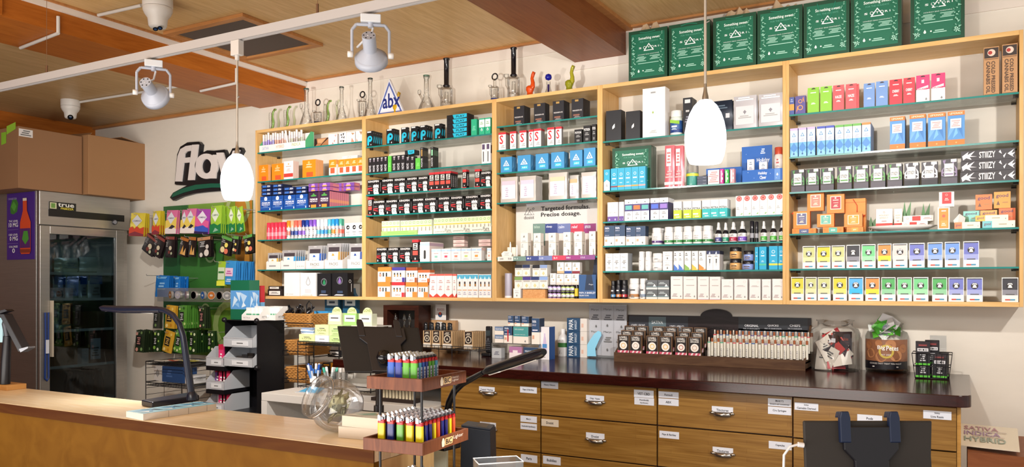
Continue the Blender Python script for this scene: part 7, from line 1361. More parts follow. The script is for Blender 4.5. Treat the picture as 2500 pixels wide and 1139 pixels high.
def lighter(col, lab, u, v, zt, grp, sticker=False):
    key = ('lt', col, sticker)
    if key not in LB:
        e = bpy.data.objects.new('lighter', None); W, D, H = .0205, .0105, .056
        b = MB(); n = 12; pr = [(W/2*math.copysign(abs(math.cos(a))**.6, math.cos(a)), D/2*math.copysign(abs(math.sin(a))**.6, math.sin(a))) for a in [i*math.tau/n for i in range(n)]]; b.prism([(x, y, 0) for x, y in pr], (0, 0, H), M(col, .25))
        if sticker: b.decal('r .1 .12 .9 .8 #b8c8dc;r .2 .55 .8 .65 #2a2a3a;l #667 .2 .2 .8 .5 3', (-W/2, -D/2*1.02, 0), (W, 0, 0), (0, 0, H), (0, -.0004, 0)).decal('r .1 .12 .9 .8 #b8c8dc;r .2 .55 .8 .65 #2a2a3a;l #667 .2 .2 .8 .5 3', (W/2*1.02, -D/2, 0), (0, D, 0), (0, 0, H), (.0004, 0, 0)).decal('r .1 .12 .9 .8 #b8c8dc;l #667 .2 .2 .8 .7 4', (-W/2*1.02, D/2, 0), (0, -D, 0), (0, 0, H), (-.0004, 0, 0))
        else: b.text('BiC', (-W*.15, -D/2*1.04, H*.88), (W*.35, 0, 0), (0, 0, .004), M('#3a2a20'))
        c = MB(); c.prism([(x*.96, y*.96, H) for x, y in pr], (0, 0, .006), M('#b01c20', .3)).box(-W*.42, -D*.25, H+.006, -W*.05, D*.25, H+.009, M('#b01c20', .3))
        h = MB(); h.prism([(W*.02, -D*.42, H+.006), (W*.44, -D*.42, H+.006), (W*.44, -D*.42, H+.019), (W*.3, -D*.42, H+.021), (W*.02, -D*.42, H+.016)], (0, D*.84, 0), M('#dde0e6', .25, .55)).lathe([(.0038, -.003), (.0038, .003)], M('#6a6c72', .25, .8), 10, T=TR(-W*.12, 0, H+.012) @ Matrix.Rotation(math.pi/2, 4, 'X'))
        LB[key] = (e, b.mesh('body'), c.mesh('cap'), h.mesh('hood'))
    _, mb_, mc_, mh_ = LB[key]; e = bpy.data.objects.new('lighter', None); COL.objects.link(e); p = RT @ Vector((u, v, 0)); e.location = (p.x, p.y, zt); e.rotation_euler.z = ang
    for nm, me in (('body', mb_), ('cap', mc_), ('hood', mh_)): o = bpy.data.objects.new(nm, me); COL.objects.link(o); o.parent = e
    e['label'] = lab; e['category'] = 'lighter'; e['group'] = grp
LC = [('#ddc81c', 'yellow'), ('#1a2468', 'navy'), ('#5a9a2c', 'green'), ('#ddc81c', 'yellow'), ('#ddc81c', 'yellow')]
RC = [('#151518', 'black'), ('#d8502c', 'orange'), ('#5fa8dc', 'light blue'), ('#1c2478', 'navy'), ('#c01c28', 'red'), ('#231c6c', 'dark blue'), ('#1c2478', 'navy'), ('#ddc81c', 'yellow')]
def grid(zt, nu, nv, du, dv, u0, v0, pick, where, st=False):
    for j in range(nv):
        for i in range(nu):
            u, v = u0+du*i, v0+dv*j
            col, cn = pick(i, j); lighter(col, '%s lighter in %s, %s from right, %s row back' % (cn, where, od(i+1), od(j+1)), u, v, zt, 'lighters in '+where, st)
pk = lambda i, j: (LC[4-i] if j == 0 else RC[(j*2+1) % 8] if i == 0 else (LC+RC)[(i*5+j*3) % 13])
grid(EYE-.42*SR-.022, 5, 9, .028, .0195, .024, .027, pk, 'the middle tray'); grid(EYE-.595*SR-.022, 5, 9, .028, .0195, .024, .027, pk, 'the bottom tray')
GC = [('#5aa82c', 'green'), ('#2a58b8', 'blue'), ('#5aa82c', 'green'), ('#4aa0c8', 'aqua'), ('#2a3a98', 'dark blue')]
grid(ZR-.022, 4, 7, .0225, .0155, .045, .036, lambda i, j: GC[(i*2+j*3) % 5], 'the top tray', True)
# kraft bags and black bin below
BIN = aC(1163, 1042, 2.75); m = MB(); m.prism([(-.06, 0, -.35), (.055, 0, -.35), (.048, 0, -.01), (-.055, 0, 0)], (0, .09, 0), M('#28303e', .5)); m.prism([(-.055, 0, 0), (.048, 0, -.01), (.045, .09, -.01), (-.055, .09, 0)], (0, 0, .006), M('#303a4c', .4)); one(m, 'slate_bin', BIN, 'slate grey plastic bin behind the lighter rack', 'bin', rz=YAW*.6, bevel=.003)
one(MB().add([(-.015, 0, 0), (.02, 0, -.005), (.022, .03, .006), (-.01, .035, .01)], [(0, 1, 2, 3)], glassy('sticker_clear', (.85, .9, .95), .6, .1, .3)), 'clear_tag', BIN+Vector((.02, -.004, .008)), 'small clear tag on top of the slate grey bin', 'tag')
for px, zc, col, lb in ((950, 2.45, '#b08a60', 'kraft paper bag below the counter end behind rack rods'), (1040, 2.55, '#cfd0b8', 'pale paper bag below the lighter trays')):
    v = aC(px, 1120, zc); m = MB().box(-.065, 0, -.25, .065, .07, .06, plaster('paper_'+col[1:], col, .3, 40)); one(m, 'paper_bag', v, lb, 'paper bag', rz=YAW)
# small acrylic box and shelf below it
v = [aC(1153, 1130, 1.9), aC(1279, 1150, 1.8)]; ac = aC(1216, 1122, 1.95); m = MB(); AC = glassy('acrylic', (.93, .95, .97), .4, .03, .35, base=.04)
hw = .055; m.box(-hw, -hw*.6, -.08, hw, -hw*.6+.003, 0, AC).box(-hw, hw*.6-.003, -.08, hw, hw*.6, 0, AC).box(-hw, -hw*.6+.003, -.08, -hw+.003, hw*.6-.003, 0, AC).box(hw-.003, -hw*.6+.003, -.08, hw, hw*.6-.003, 0, AC).box(-hw, -hw*.6, -.083, hw, hw*.6, -.08, AC)
m.tube([(-hw, -hw*.6, 0), (hw, -hw*.6, 0), (hw, hw*.6, 0), (-hw, hw*.6, 0)], .0016, M('#e4e8ec', .2), 5, closed=True); one(m, 'acrylic_box', ac, 'open clear acrylic box at the bottom beside slate bin', 'box', rz=YAW+.25)
one(MB().box(-.25, -.14, -.03, .22, .16, 0, BB), 'lower_counter', ac+Vector((.0, .02, -.0835)), 'pale wooden lower counter under the acrylic box', 'counter', rz=YAW)
# ================================================================ TABLETS
def tablet(c4, zt, zb, hold, label, plate, ball, gc='#1d1b1b', pc='#14131a'):
    TL, TR_, BR, BL = [aC(x, y, zt if i < 2 else zb) for i, (x, y) in enumerate(c4)]; o = TL; e = empty('tablet_stand', o, label, 'tablet', 'tablets on arm stands'); nrm = (TR_-TL).cross(BL-TL).normalized()
    if nrm.dot(Vector((0, 0, EYE))-TL) < 0 or (TL+nrm).length < 0: nrm = -nrm
    cam_ = Vector((0, 0, EYE)); nrm = nrm if (cam_-TL).dot(nrm) > 0 else -nrm; u, v = (TR_-TL), (BL-TL); G = M(gc, .5, 0, .3); PC = M(pc, .35)
    MB().prism([Vector((0, 0, 0)), u, u+v+((BR-TL)-u-v), v], nrm*.008, G).build('tablet_body', e, bevel=.003)
    MB().prism([u*.01+v*.01-nrm*.0005, u*.99+v*.01-nrm*.0005, u*.99+v*.99-nrm*.0005, u*.01+v*.99-nrm*.0005], -nrm*.0004, M('#0c0c10', .1)).build('screen', e)
    K_ = M('#14131a', .35); un = u.normalized(); vn = v.normalized(); W, H = u.length, v.length; b = nrm*.009
    for a in hold:
        c_ = u*a-vn*.018; w_ = .0105; outl = [c_-un*w_*.7, c_+un*w_*.7, c_+un*w_+vn*.012, c_+un*w_+vn*.06, c_-un*w_+vn*.06, c_-un*w_+vn*.012]; MB().prism([p+b for p in outl], nrm*.012, PC).prism([p-nrm*.006 for p in outl[:3]+outl[5:]], nrm*.02, PC).build('clamp_prong', e, bevel=.002)
    pl = [u*plate[0]+v*.06, u*plate[1]+v*.06, u*plate[1]+v*.3, u*(plate[1]-.08)+v*.42, u*(plate[1]-.08)+v*1.0, u*(plate[0]+.08)+v*1.0, u*(plate[0]+.08)+v*.42, u*plate[0]+v*.3]; MB().prism([p+b for p in pl], nrm*.01, K_).build('holder_plate', e, bevel=.002)
    m = MB(); bc = u*ball[0]+v*ball[1]+nrm*.035; m.lathe([(0, -.022), (.015, -.018), (.022, 0), (.015, .018), (0, .022)], M('#0e0e12', .12), 16, c=tuple(bc)); m.tube([bc-nrm*.02, bc+nrm*.004], .012, K_, 10); m.build('ball_joint', e)
    return e, o, u, v, nrm, bc
t2 = tablet([(824, 797), (1022, 801), (1040, 912), (843, 910)], 2.5, 2.42, (.29, .74), 'dark tablet on a clamp stand behind the lighter rack, seen from behind', (.25, .82), (.5, .75))
K2 = M('#14131a', .35); f0 = t2[1]+t2[5]; pb_ = aC(925, 1012, 2.5)
MB().tube([Vector((t2[5])), aC(925, 905, 2.47)-t2[1], aC(926, 960, 2.5)-t2[1], pb_-t2[1]], [.014, .012, .011, .011], K2, 12).build('pole', t2[0])
MB().box(-.03, -.015, -.015, .012, .015, .0, K2).lathe([(.016, -.01), (.016, .03)], K2, 14).build('clamp_base', t2[0], tuple(pb_-t2[1]))
t3 = tablet([(1958, 1026), (2271, 1026), (2266, 1260), (1966, 1260)], 1.58, 1.55, (.305, .685), 'large dark tablet in the right foreground seen from behind', (.29, .71), (.5, .62), '#34302d', '#16233f')
c = [aC(x, y, 1.56) for x, y in ((1962, 1086), (1948, 1084), (1928, 1090), (1914, 1110), (1913, 1150), (1916, 1250))]; m = MB(); m.tube([p-c[0] for p in c], .0026, M('#e4e2e4', .4), 8).tube([Vector((0, 0, 0)), (c[1]-c[0])*1.0], .005, M('#f0eef0', .3), 8); one(m, 'charging_cable', c[0], 'white charging cable plugged into the foreground tablet', 'cable')
MB().tube([t3[5], t3[5]+Vector((0, .0, -.28))], .012, K2, 10).build('pole', t3[0])
# stand at the left edge of the ledge
sx = aZ(25, 950, LZ); e = empty('tablet_mount', (sx.x, sx.y, LZ), 'black tablet arm stand at the far left end of counter', 'tablet stand')
zc0 = (sx.x*-SN+sx.y*CS); rel = lambda px, py: aC(px, py, zc0)-Vector((sx.x, sx.y, LZ))
MB().box(-.12, -.03, 0, .03, .05, .022, wood('small_block', '#c08a4c', '#d09c5c', (4, 4, 4))).build('wood_base', e, bevel=.002)
MB().tube([rel(12, 936), rel(14, 880), rel(18, 820)], [.02, .018, .016], K2, 10).build('pole', e); MB().tube([rel(18, 820), rel(12, 790), rel(20, 765)], .012, M('#55565c', .3, .6), 10).build('joint', e)
MB().prism([rel(18, 765), rel(30, 765), rel(76, 850), rel(66, 858)], Vector((-.01, -.03, 0)), K2).build('holder_plate', e, bevel=.002); MB().prism([rel(0, 762), rel(30, 754), rel(36, 758), rel(0, 770)], Vector((.0, -.03, 0)), K2).prism([rel(64, 850), rel(86, 844), rel(86, 848), rel(68, 858)], Vector((0, -.03, 0)), M('#8a8c92', .25, .7)).build('clamp_arm', e)
MB().prism([rel(-30, 775), rel(7, 775), rel(6, 835), rel(-30, 835)], Vector((0, .004, 0)), M('#9cc0cc', .2)).build('screen_edge', e)
# ================================================================ BACK COUNTER WITH DRAWERS
BZ = EYE-.4075; BY0 = 3.41; bx1 = aZ(2372, 965, BZ).x; bx0 = -3.05; DK = wood('mahogany_top', '#260a07', '#38120d', (2, 14, 14), .16, 0, spec=.42)
bc_ = empty('drawer_counter', (bx1, BY0, 0), 'bamboo fronted drawer counter with glossy dark mahogany top', 'drawer counter'); W = bx1-bx0; Dp = WY-BY0-.001
th = .045; cr = .05; pts = [(-W, 0, BZ-th), (-cr, 0, BZ-th)]+[(-cr+cr*math.sin(a), cr-cr*math.cos(a), BZ-th) for a in [i*math.pi/16 for i in range(1, 9)]]+[(0, Dp, BZ-th), (-W, Dp, BZ-th)]
MB().prism(pts, (0, 0, th), DK).build('countertop', bc_, bevel=.003)
DXp = [1075, 1320, 1604, 1936, 2337]; DY = 3.45; DX = [pxX(p, DY)-bx1 for p in DXp]; dy0 = DY-BY0; BAM = wood('bamboo_front', '#815a20', '#a27a3c', (1.2, 26, 26), .4, .1, (0, 2, .33, .018, .9), .6); GAP = M('#3a120c', .5)
carc = MB(); carc.box(DX[0]+.002, dy0+.021, 0, DX[4]-.002, Dp-.002, BZ-th-.0005, GAP); carc.build('carcass', bc_); MB().box(DX[4]-.0015, dy0, 0, DX[4]+.012, Dp-.002, BZ-th-.0005, wood('bamboo_side', '#b07f3c', '#c2924a', (1.2, 1.2, 26), .4)).build('end_panel', bc_)
MB().box(DX[0]-.6, Dp-.1, EYE-.618, DX[0]+.0015, Dp-.002, BZ-th-.0005, M('#4a3a2e', .6)).build('side_carcass', bc_)
zr1 = (aY(1320, 1010, DY).z+aY(1604, 1041, DY).z)/2; zr2 = (aY(1320, 1104, DY).z+aY(1604, 1140, DY).z)/2; zt = BZ-th-.003; dh = zr1-zr2; rows = [(zr1, zt), (zr2, zr1), (zr2-dh, zr2), (zr2-2*dh, zr2-dh)]
LBL = {(0, 0): [(1170, 1208, 941, 957, 'Topical / Patches'), (1270, 1311, 941, 957, 'Papa & Barkley')], (0, 1): [(1172, 1211, 1027, 1043, 'Topical / Tinctures'), (1271, 1311, 1012, 1028, "Mary's"), (1271, 1311, 1030, 1046, 'Humboldt Apothecary')], (0, 2): [(1272, 1312, 1106, 1125, 'Paris')],
 (1, 0): [(1321.5, 1363, 929, 946, 'Heavy Hitters'), (1431, 1475, 962, 979, 'Disp. Vapes'), (1548, 1596, 949, 968, 'VET CBD'), (1549, 1597, 968, 986, 'Humboldt|Apothecary')], (1, 1): [(1322, 1364, 1020, 1038, 'Dosist'), (1431, 1476, 1053, 1071, 'Dosist')], (1, 2): [(1326, 1369, 1110, 1130, 'Bubbles')],
 (2, 0): [(1608, 1657, 953, 969, 'Remedi'), (1608, 1657, 970, 987, 'ABX'), (1738, 1790, 989, 1007, 'Tinctures'), (1875, 1932, 970, 989, "MARY'S|tincture and concentrate"), (1875, 1932, 990, 1009, 'Cru Syringes')], (2, 1): [(1610, 1658, 1049, 1067, 'Papa & Barkley'), (1740, 1790, 1088, 1106, 'Tinctures'), (1877, 1933, 1074, 1093, 'Capsules')],
 (3, 0): [(1940, 1998, 980, 999, 'Stiiizy|Cannabis Derived'), (2093, 2154, 1009, 1027, 'Pods'), (2254, 2323, 999, 1020, 'Stiiizy|Live Resin')]}
HND = {(0, 0): (1192, 958), (0, 1): (1192, 1048), (1, 0): (1453, 981), (1, 1): (1455, 1074), (2, 0): (1763, 1009), (2, 1): (1765, 1108), (3, 0): (2124, 1040)}
for c in range(4):
    for r, (z0, z1) in enumerate(rows):
        off = .012 if c == 3 else 0; d = MB().box(DX[c]+.004, dy0-off, z0+.004, DX[c+1]-.003, dy0+.019, z1-.002, BAM).build('drawer_front', bc_, bevel=.001)
        for (a, b, t0, t1, s) in LBL.get((c, r), []):
            p0, p1 = aY(a, t1, DY-off), aY(b, t0, DY-off); p1.z = p0.z+hpx((a+b)/2, t1-t0-.8, DY); w_, h_ = p1.x-p0.x, p1.z-p0.z; q = Vector((p0.x-bx1, dy0-off-.0015, p0.z)); m = MB().box(q.x, q.y, q.z, q.x+w_, q.y+.001, q.z+h_, M('#dfe3ee' if s != 'Dosist' or a > 1400 else '#d8cbb8', .5)); ln = s.split('|')
            for i, tt in enumerate(ln):
                hh_ = h_*(.34 if len(ln) == 1 else .26); ww = min(w_*.84, hh_*glyphs(tt, True)[2]*.95); m.text(tt, (q.x+(w_-ww)/2, q.y-.0005, q.z+(h_-hh_)/2 if len(ln) == 1 else q.z+h_*(.58-.42*i)), (ww, 0, 0), (0, 0, hh_), M('#22242c'))
            m.build('paper_label', d)
        px, py = HND.get((c, r), (None, None)); cx = (DX[c]+DX[c+1])/2; zc_ = (z0+z1)/2+.01
        if px: v = aY(px, py, DY-off); cx, zc_ = v.x-bx1, v.z
        m = MB(); CRM = M('#b9b2aa', .18, .95); yy = dy0-off; n = 10; w_ = .036; vs = []
        for i in range(n+1):
            x = -w_+2*w_*i/n; dd = .022*math.sin(math.pi*(.08+.84*i/n)); vs += [(cx+x, yy-.002, zc_+.008), (cx+x, yy-dd, zc_+.004), (cx+x, yy-dd*1.05, zc_-.006), (cx+x, yy-dd*.9, zc_-.010)]
        m.add(vs, [(4*i+k, 4*i+4+k, 4*i+5+k, 4*i+1+k) for i in range(n) for k in range(3)], CRM, True)
        for sx_ in (-1, 1): m.lathe([(0, -.008), (.007, -.004), (.0085, 0), (.007, .004), (0, .008)], CRM, 12, c=(cx+sx_*(w_+.006), yy-.004, zc_+.003), sx=1.5)
        m.build('cup_handle', d)
# ---------------- on the back counter
def con(px0, px1, h, Y, col, sp, name, label, cat='box', D=.05, sd='', dz=0, grp=None, rz=0):
    X0, X1 = pxX(px0, Y), pxX(px1, Y); return one(carton_mesh((0, 0, 0, col, sp, sd), X1-X0-.0008, hpx((px0+px1)/2, h, Y), D), name, ((X0+X1)/2, Y, BZ+.0006+dz), label, cat, grp, rz=rz)
def yb(px, py): return aZ(px, py, BZ).y
PAPA = 'r 0 .46 1 1 #2c4a70;t #e8ecf4 .1 .82 .6 .92 PAPA;n #dde .1 .7 .6 .77 BARKLEY;l #dde .1 .5 .8 .58 1;r .1 .2 .35 .34 #e0a98a'
HP_ = lambda px, n, Y: hpx(px, n, Y)
# dark case of glass pipes
Y = 4.05; X0, X1 = pxX(936, Y), pxX(1022, Y); W = X1-X0; z0, z1 = BZ, aY(985, 745, Y).z; H = z1-z0; e = empty('display_case', (X0, Y, BZ+.0005), 'dark wooden case with clear glass pipes at the counter left end', 'display case'); DW = wood('dark_case', '#2a120c', '#3c1c12', (2, 2, 12), .35)
MB().box(0, 0, 0, .03, .13, H, DW).build('side_panel', e); MB().box(W-.03, 0, 0, W, .13, H, DW).build('side_panel', e); MB().box(.03, 0, H-.03, W-.03, .13, H, DW).build('top_panel', e); MB().box(.03, 0, 0, W-.03, .13, .02, DW).build('base', e); MB().box(.03, .12, .02, W-.03, .13, H-.03, M('#181210')).build('back_panel', e); MB().box(.03, .01, H*.45, W-.03, .119, H*.46, DW).build('inner_shelf', e)
for i, px in enumerate((949, 966, 987, 1000)): one(MB().lathe([(.013, 0), (.013, .012), (.007, .02), (.006, .05), (.01, .06), (.01, .08), (.005, .1)], GPALE, 14), 'small_glass_pipe', (pxX(px, 4.1), 4.1, BZ+H*.46+.001), 'small clear glass piece in the dark case, '+od(i+1)+' from left', 'glass pipe', 'glass pieces in the dark case')
# kraft pouch rack
Y = 3.93; X0, X1 = pxX(1026, Y), pxX(1178, Y); W = X1-X0; e = empty('pouch_rack', (X0, Y-.02, BZ+.0005), 'low black wire rack holding kraft pouches on the counter', 'wire rack'); h1 = aY(1100, 852, Y).z-BZ
for x in (0.01, W*.55, W-.01):
    for y in (0, .2): MB().tube([(x, y, 0), (x, y, h1+.02)], .0025, WB, 6).build('leg', e)
s = MB()
for z in (h1-.002, h1+.02): s.tube([(0, 0, z), (W, 0, z), (W, .2, z), (0, .2, z)], .0022, WB, 6, closed=True)
for i in range(16): s.tube([(W*i/15, 0, h1+.02), (W*i/15, 0, h1-.002), (W*i/15, .2, h1-.002)], .0014, WB, 4)
s.build('wire_basket', e)
KP = 'r .12 .3 .88 1 #2a1c1a;o .5 .55 .34 #cfc4b0;p #cfc4b0 .4 .5 .5 .65 .6 .5;l #d8ccb8 .2 .8 .8 .94 3;r .05 .02 .95 .26 #e0d8cc'
for i, (a, b, n) in enumerate(((1033, 1052, 3), (1055, 1075, 3), (1080, 1104, 7), (1132, 1155, 7))):
    X0_, X1_ = pxX(a, Y), pxX(b, Y); me = carton_mesh((0, 0, 0, '#c8a67c', KP, 'r .6 0 1 1 #8a6a44'), X1_-X0_, hpx(1090, 42, Y), .012).mesh('kraft_pouch')
    for j in range(n):
        o = bpy.data.objects.new('kraft_pouch', me); COL.objects.link(o); o.location = ((X0_+X1_)/2, Y+.0+.021*j, BZ+h1+.004); tag(o, 'kraft pouch with dark label in the wire rack, column '+od(i+1)+', '+od(j+1)+' back', 'pouch', 'kraft pouches in the wire rack')
for i in range(9): m = MB().lathe([(.012, 0), (.012, .02), (.009, .03), (.011, .045), (0, .05)], M('#1a1c20', .15), 12); one(m, 'black_stopper', (pxX(1040+i*7.5, 4.1), 4.1+.02*(i % 2), BZ+h1+hpx(1090, 40, Y)), 'shiny black cap piece above the kraft pouches, '+od(i+1)+' from left', 'cap', 'black caps above the pouches')
one(MB().box(-.06, 0, -.12, .09, .035, -.03, M('#b98f60')), 'pouch_backing', (pxX(1084, 4.07), 4.14, BZ+h1+hpx(1090, 40, Y)), 'kraft backing box behind the pouches', 'box')
con(1048, 1112, 74, 4.19, '#b08a62', 'r .3 .5 .5 .95 #c9c4c0;r .6 .4 .8 .9 #c0946a', 'kraft_card', 'tall kraft card with clear pockets behind the pouches', 'card', .03)
z_ = HP_(1075, 74, 4.19); con(1063, 1089, 38, 4.19, '#dcd6d2', 't #8a4a40 .15 .6 .85 .75 SELRODO;e .45 .34 .2 #2a4a6a;e .45 .42 .12 #c8503a', 'white_carton', 'small white carton on top of the kraft card', 'box', .03, 'r 0 0 1 1 #4a3a3a', z_+.001)
# phone
Y = yb(1190, 868); e = empty('cordless_phone', (pxX(1192, Y), Y, BZ+.0005), 'black cordless phone handset standing in its base on the counter', 'telephone'); MB().prism([(-.03, -.03, 0), (.03, -.03, 0), (.03, .04, 0), (-.03, .04, 0)], (0, 0, .018), PB).build('base', e, bevel=.004)
H = HP_(1192, 72, Y); m = MB().box(-.019, 0, .019, .019, .02, H, M('#1a1a1e', .3)); o = m.build('handset', e, bevel=.005); k = MB().box(-.013, -.001, H*.68, .013, .0, H*.86, M('#3a4448', .2))
for r in range(5):
    for c in range(3): k.box(-.012+c*.009, -.0015, H*.2+r*.012, -.006+c*.009, 0, H*.2+r*.012+.006, M('#5a5c64', .4))
k.lathe([(0, 0), (.009, 0), (.007, .002)], M('#55565c', .3), 14, T=TR(0, 0, H*.56) @ Matrix.Rotation(math.pi/2, 4, 'X')); k.build('keypad', e)
# balm boxes on the acrylic riser
Y = 3.93; rz_ = aY(1262, 838, Y).z; e = empty('acrylic_riser', (pxX(1202, Y), Y-.01, BZ+.0005), 'clear acrylic riser with balm cartons on and under it', 'riser'); W = pxX(1318, Y)-pxX(1202, Y); hh_ = rz_-BZ-.001
MB().box(0, 0, hh_-.004, W, .18, hh_, AC).build('top_plate', e); MB().box(0, 0, 0, .003, .18, hh_-.004, AC).build('side_plate', e); MB().box(W-.003, 0, 0, W, .18, hh_-.004, AC).build('side_plate', e)
for a, b, h, col, sp, D, z, nm, lb in ((1208, 1229, 19, '#efe6dc', 'r 0 .5 1 1 #6f86a8;n #fff .1 .6 .9 .8 RELEAF BALM', .06, 0, 'balm_carton', 'lower left releaf balm carton on the acrylic riser'), (1208, 1229, 20, '#efe6dc', 'r 0 .5 1 1 #6f86a8;n #fff .1 .6 .9 .8 RELEAF BALM', .06, 19.5, 'balm_carton', 'upper left releaf balm carton on the acrylic riser'), (1230, 1250, 41, '#f0e8de', PAPA+';r .45 .1 .6 .8 #c02a34', .06, 0, 'balm_carton', 'navy and cream carton with red tag on the acrylic riser'), (1253, 1290, 41, '#efe6dc', 'r 0 .42 1 1 #4a9a9a;n #e8f4f0 .1 .8 .7 .88 PAPA & BARKLEY;n #e8f4f0 .1 .5 .8 .55 RELEAF PATCH;d #777 .8 .14 .06', .06, 0, 'patch_carton', 'teal and cream patch carton in the middle of acrylic riser'), (1298, 1317, 63, '#f0e8de', PAPA, .06, 0, 'balm_carton', 'tall navy and cream carton at the right of acrylic riser')): con(a, b, h, Y, col, sp, nm, lb, 'box', D, 'r 0 .46 1 1 #1d2f4a', rz_-BZ+.0005+HP_(1250, z, Y))
for a, b, h, z, lb in ((1240, 1254, 25, 42, 'left small papa carton on top of the teal carton'), (1256, 1270, 25, 42, 'right small papa carton on top of the teal carton'), (1273, 1291, 24, 42, 'lower set papa carton above the teal carton right end')): con(a, b, h, Y+.005, '#f0e8de', PAPA.replace('.46', '.3'), 'balm_carton', lb, 'box', .04, 'r 0 .3 1 1 #1d2f4a', rz_-BZ+.0005+HP_(1250, z, Y))
Y2 = Y+.02; con(1201, 1224, 24, Y2-.04, '#b9bcc0', 'l #667 .2 .3 .8 .7 3', 'balm_jar_box', 'small grey balm box under the acrylic riser left side', 'box', .04); con(1243, 1273, 29, Y-.0, '#ece0e4', 'r 0 .5 1 1 #b478a8;r .3 .3 .7 .7 #f0e4e8', 'pink_carton', 'pink and white carton under the acrylic riser', 'box', .05, 'r 0 0 1 1 #d8a8c0'); con(1278, 1314, 29, Y, '#e4e0e0', 'r 0 .45 1 1 #2c4668;t #dfe6f0 .1 .62 .9 .75 RELEAF BALM;l #999 .1 .1 .6 .3 2', 'balm_carton', 'navy releaf balm carton under the acrylic riser', 'box', .05)
Y = 3.95; con(1319, 1341, 80, Y, '#e6e2e6', 'p #c9b8d8 .3 .5 .25 .2 .75 .2 .7 .5 .6 .7 .4 .7;r .42 .7 .56 .8 #c9b8d8;r .25 .36 .75 .48 #4a8ac8;l #888 .2 .06 .6 .16 3', 'lotion_carton', 'white lotion carton with blue side beside the acrylic riser', 'box', .07, 'r 0 0 1 1 #1d4f94')
Y = yb(1369, 870); R = (pxX(1381, Y)-pxX(1357, Y))/2; H = HP_(1369, 67, Y); e = empty('lotion_bottle', (pxX(1369, Y), Y+R, BZ+.0005), 'white lotion bottle with green label and white cap', 'bottle')
MB().lathe([(R*.95, 0), (R, H*.03), (R, H*.62), (R*.85, H*.72), (R*.5, H*.8)], M('#e6e4e4', .3), 24).build('bottle_body', e); MB().lathe([(R*.45, H*.8), (R*.45, H), (R*.4, H*1.005)], M('#f0eeee', .3), 20).build('cap', e); MB().lathe([(R*1.01, H*.34), (R*1.01, H*.5)], M('#3a7a3a', .4), 24, caps=False).decal('n #333 .1 .56 .9 .62 apothecanna;l #777 .1 .1 .7 .25 3', (-R*.5, -R*.92, 0), (R, 0, 0), (0, 0, H), (0, -.001, 0)).build('label', e)
m = MB().box(-.045, 0, 0, .045, .03, .02, PB); m.tube([(-.04, .0, .01), (-.06, 0, -.002)], .005, PB, 6); one(m, 'black_pump', (pxX(1370, Y+.08), Y+.09, BZ+H*1.06), 'black pump head behind the white lotion bottle', 'pump'); one(MB().box(-.03, 0, 0, .03, .03, H*1.055, M('#3a3a40')), 'dark_carton', (pxX(1370, Y+.09), Y+.1, BZ+.0005), 'dark carton standing behind the white lotion bottle', 'box')
Y = yb(1398, 872)+.01
for i in range(3):
    con(1384, 1415, 31.5, Y, '#22486c', 'T #e8ecf0 .15 .12 .5 .9 PAPA;T #c8d4e0 .6 .15 .78 .85 BARKLEY', 'lotion_carton', ['bottom', 'middle', 'top'][i]+' navy papa carton lying sideways in stack', 'box', .06, '', HP_(1400, 32, Y)*i, 'sideways navy cartons'); con(1416, 1433, 31.5, Y+.01, '#e4dcd4', 'r .2 .3 .5 .6 #e0b8a4', 'cream_carton', ['bottom', 'middle', 'top'][i]+' cream carton end right of the navy stack', 'box', .05, '', HP_(1424, 32, Y)*i, 'cream carton ends')
# framed sheet stand
Y = yb(1480, 874)+.01; X0, X1 = pxX(1438, Y), pxX(1530, Y); W = X1-X0; H = HP_(1485, 129, Y); sh = 'n #555 .06 .88 .26 .93 Marys;n #555 .4 .89 .6 .94 Marys;n #555 .73 .88 .93 .93 Marys;n #555 .06 .44 .26 .49 Marys;n #555 .4 .44 .6 .49 Marys;n #555 .73 .44 .93 .49 Marys;l #5a5c64 .06 .7 .28 .82 3;l #5a5c64 .4 .7 .62 .82 3;l #5a5c64 .73 .7 .95 .82 3;l #777 .06 .26 .28 .38 3;l #777 .4 .26 .62 .38 3;l #777 .73 .26 .95 .38 3;d #666 .2 .58 .03;d #666 .5 .6 .03;d #666 .87 .58 .03;d #666 .2 .12 .03;d #666 .5 .12 .03;r .335 0 .34 1 #8a8c92;r .665 0 .67 1 #8a8c92'
e = empty('sheet_stand', ((X0+X1)/2, Y, BZ+.0005), 'clear stand of six printed white sheets left of the dark display', 'sign stand'); MB().box(-W/2, 0, .014, W/2, .003, H, M('#b9bbc2', .4)).decal(sh, (-W/2, 0, .014), (W, 0, 0), (0, 0, H-.014), (0, -.0004, 0)).build('printed_sheets', e); MB().box(-W/2, -.02, 0, W/2, .05, .003, AC).box(-W/2, .0035, .003, W/2, .0055, H+.004, AC).build('acrylic_back', e)
m = MB(); pts = [(1433, 869), (1455, 869), (1453, 850), (1462, 830), (1468, 818), (1467, 810), (1460, 807), (1450, 815), (1438, 833), (1433, 842)]; vv = [aY(a, b, Y-.03) for a, b in pts]; o0 = vv[0].copy(); m.prism([Vector((p.x-o0.x, 0, max(0, p.z-BZ-.0006))) for p in vv], (0, .004, 0), M('#8fd4f4', .25)); one(m, 'pale_blue_card', (o0.x, Y-.03, BZ+.0006), 'pale blue curved plastic card standing before the printed sheets', 'scoop')  # flat pale blue card in the outline of an unidentified shape
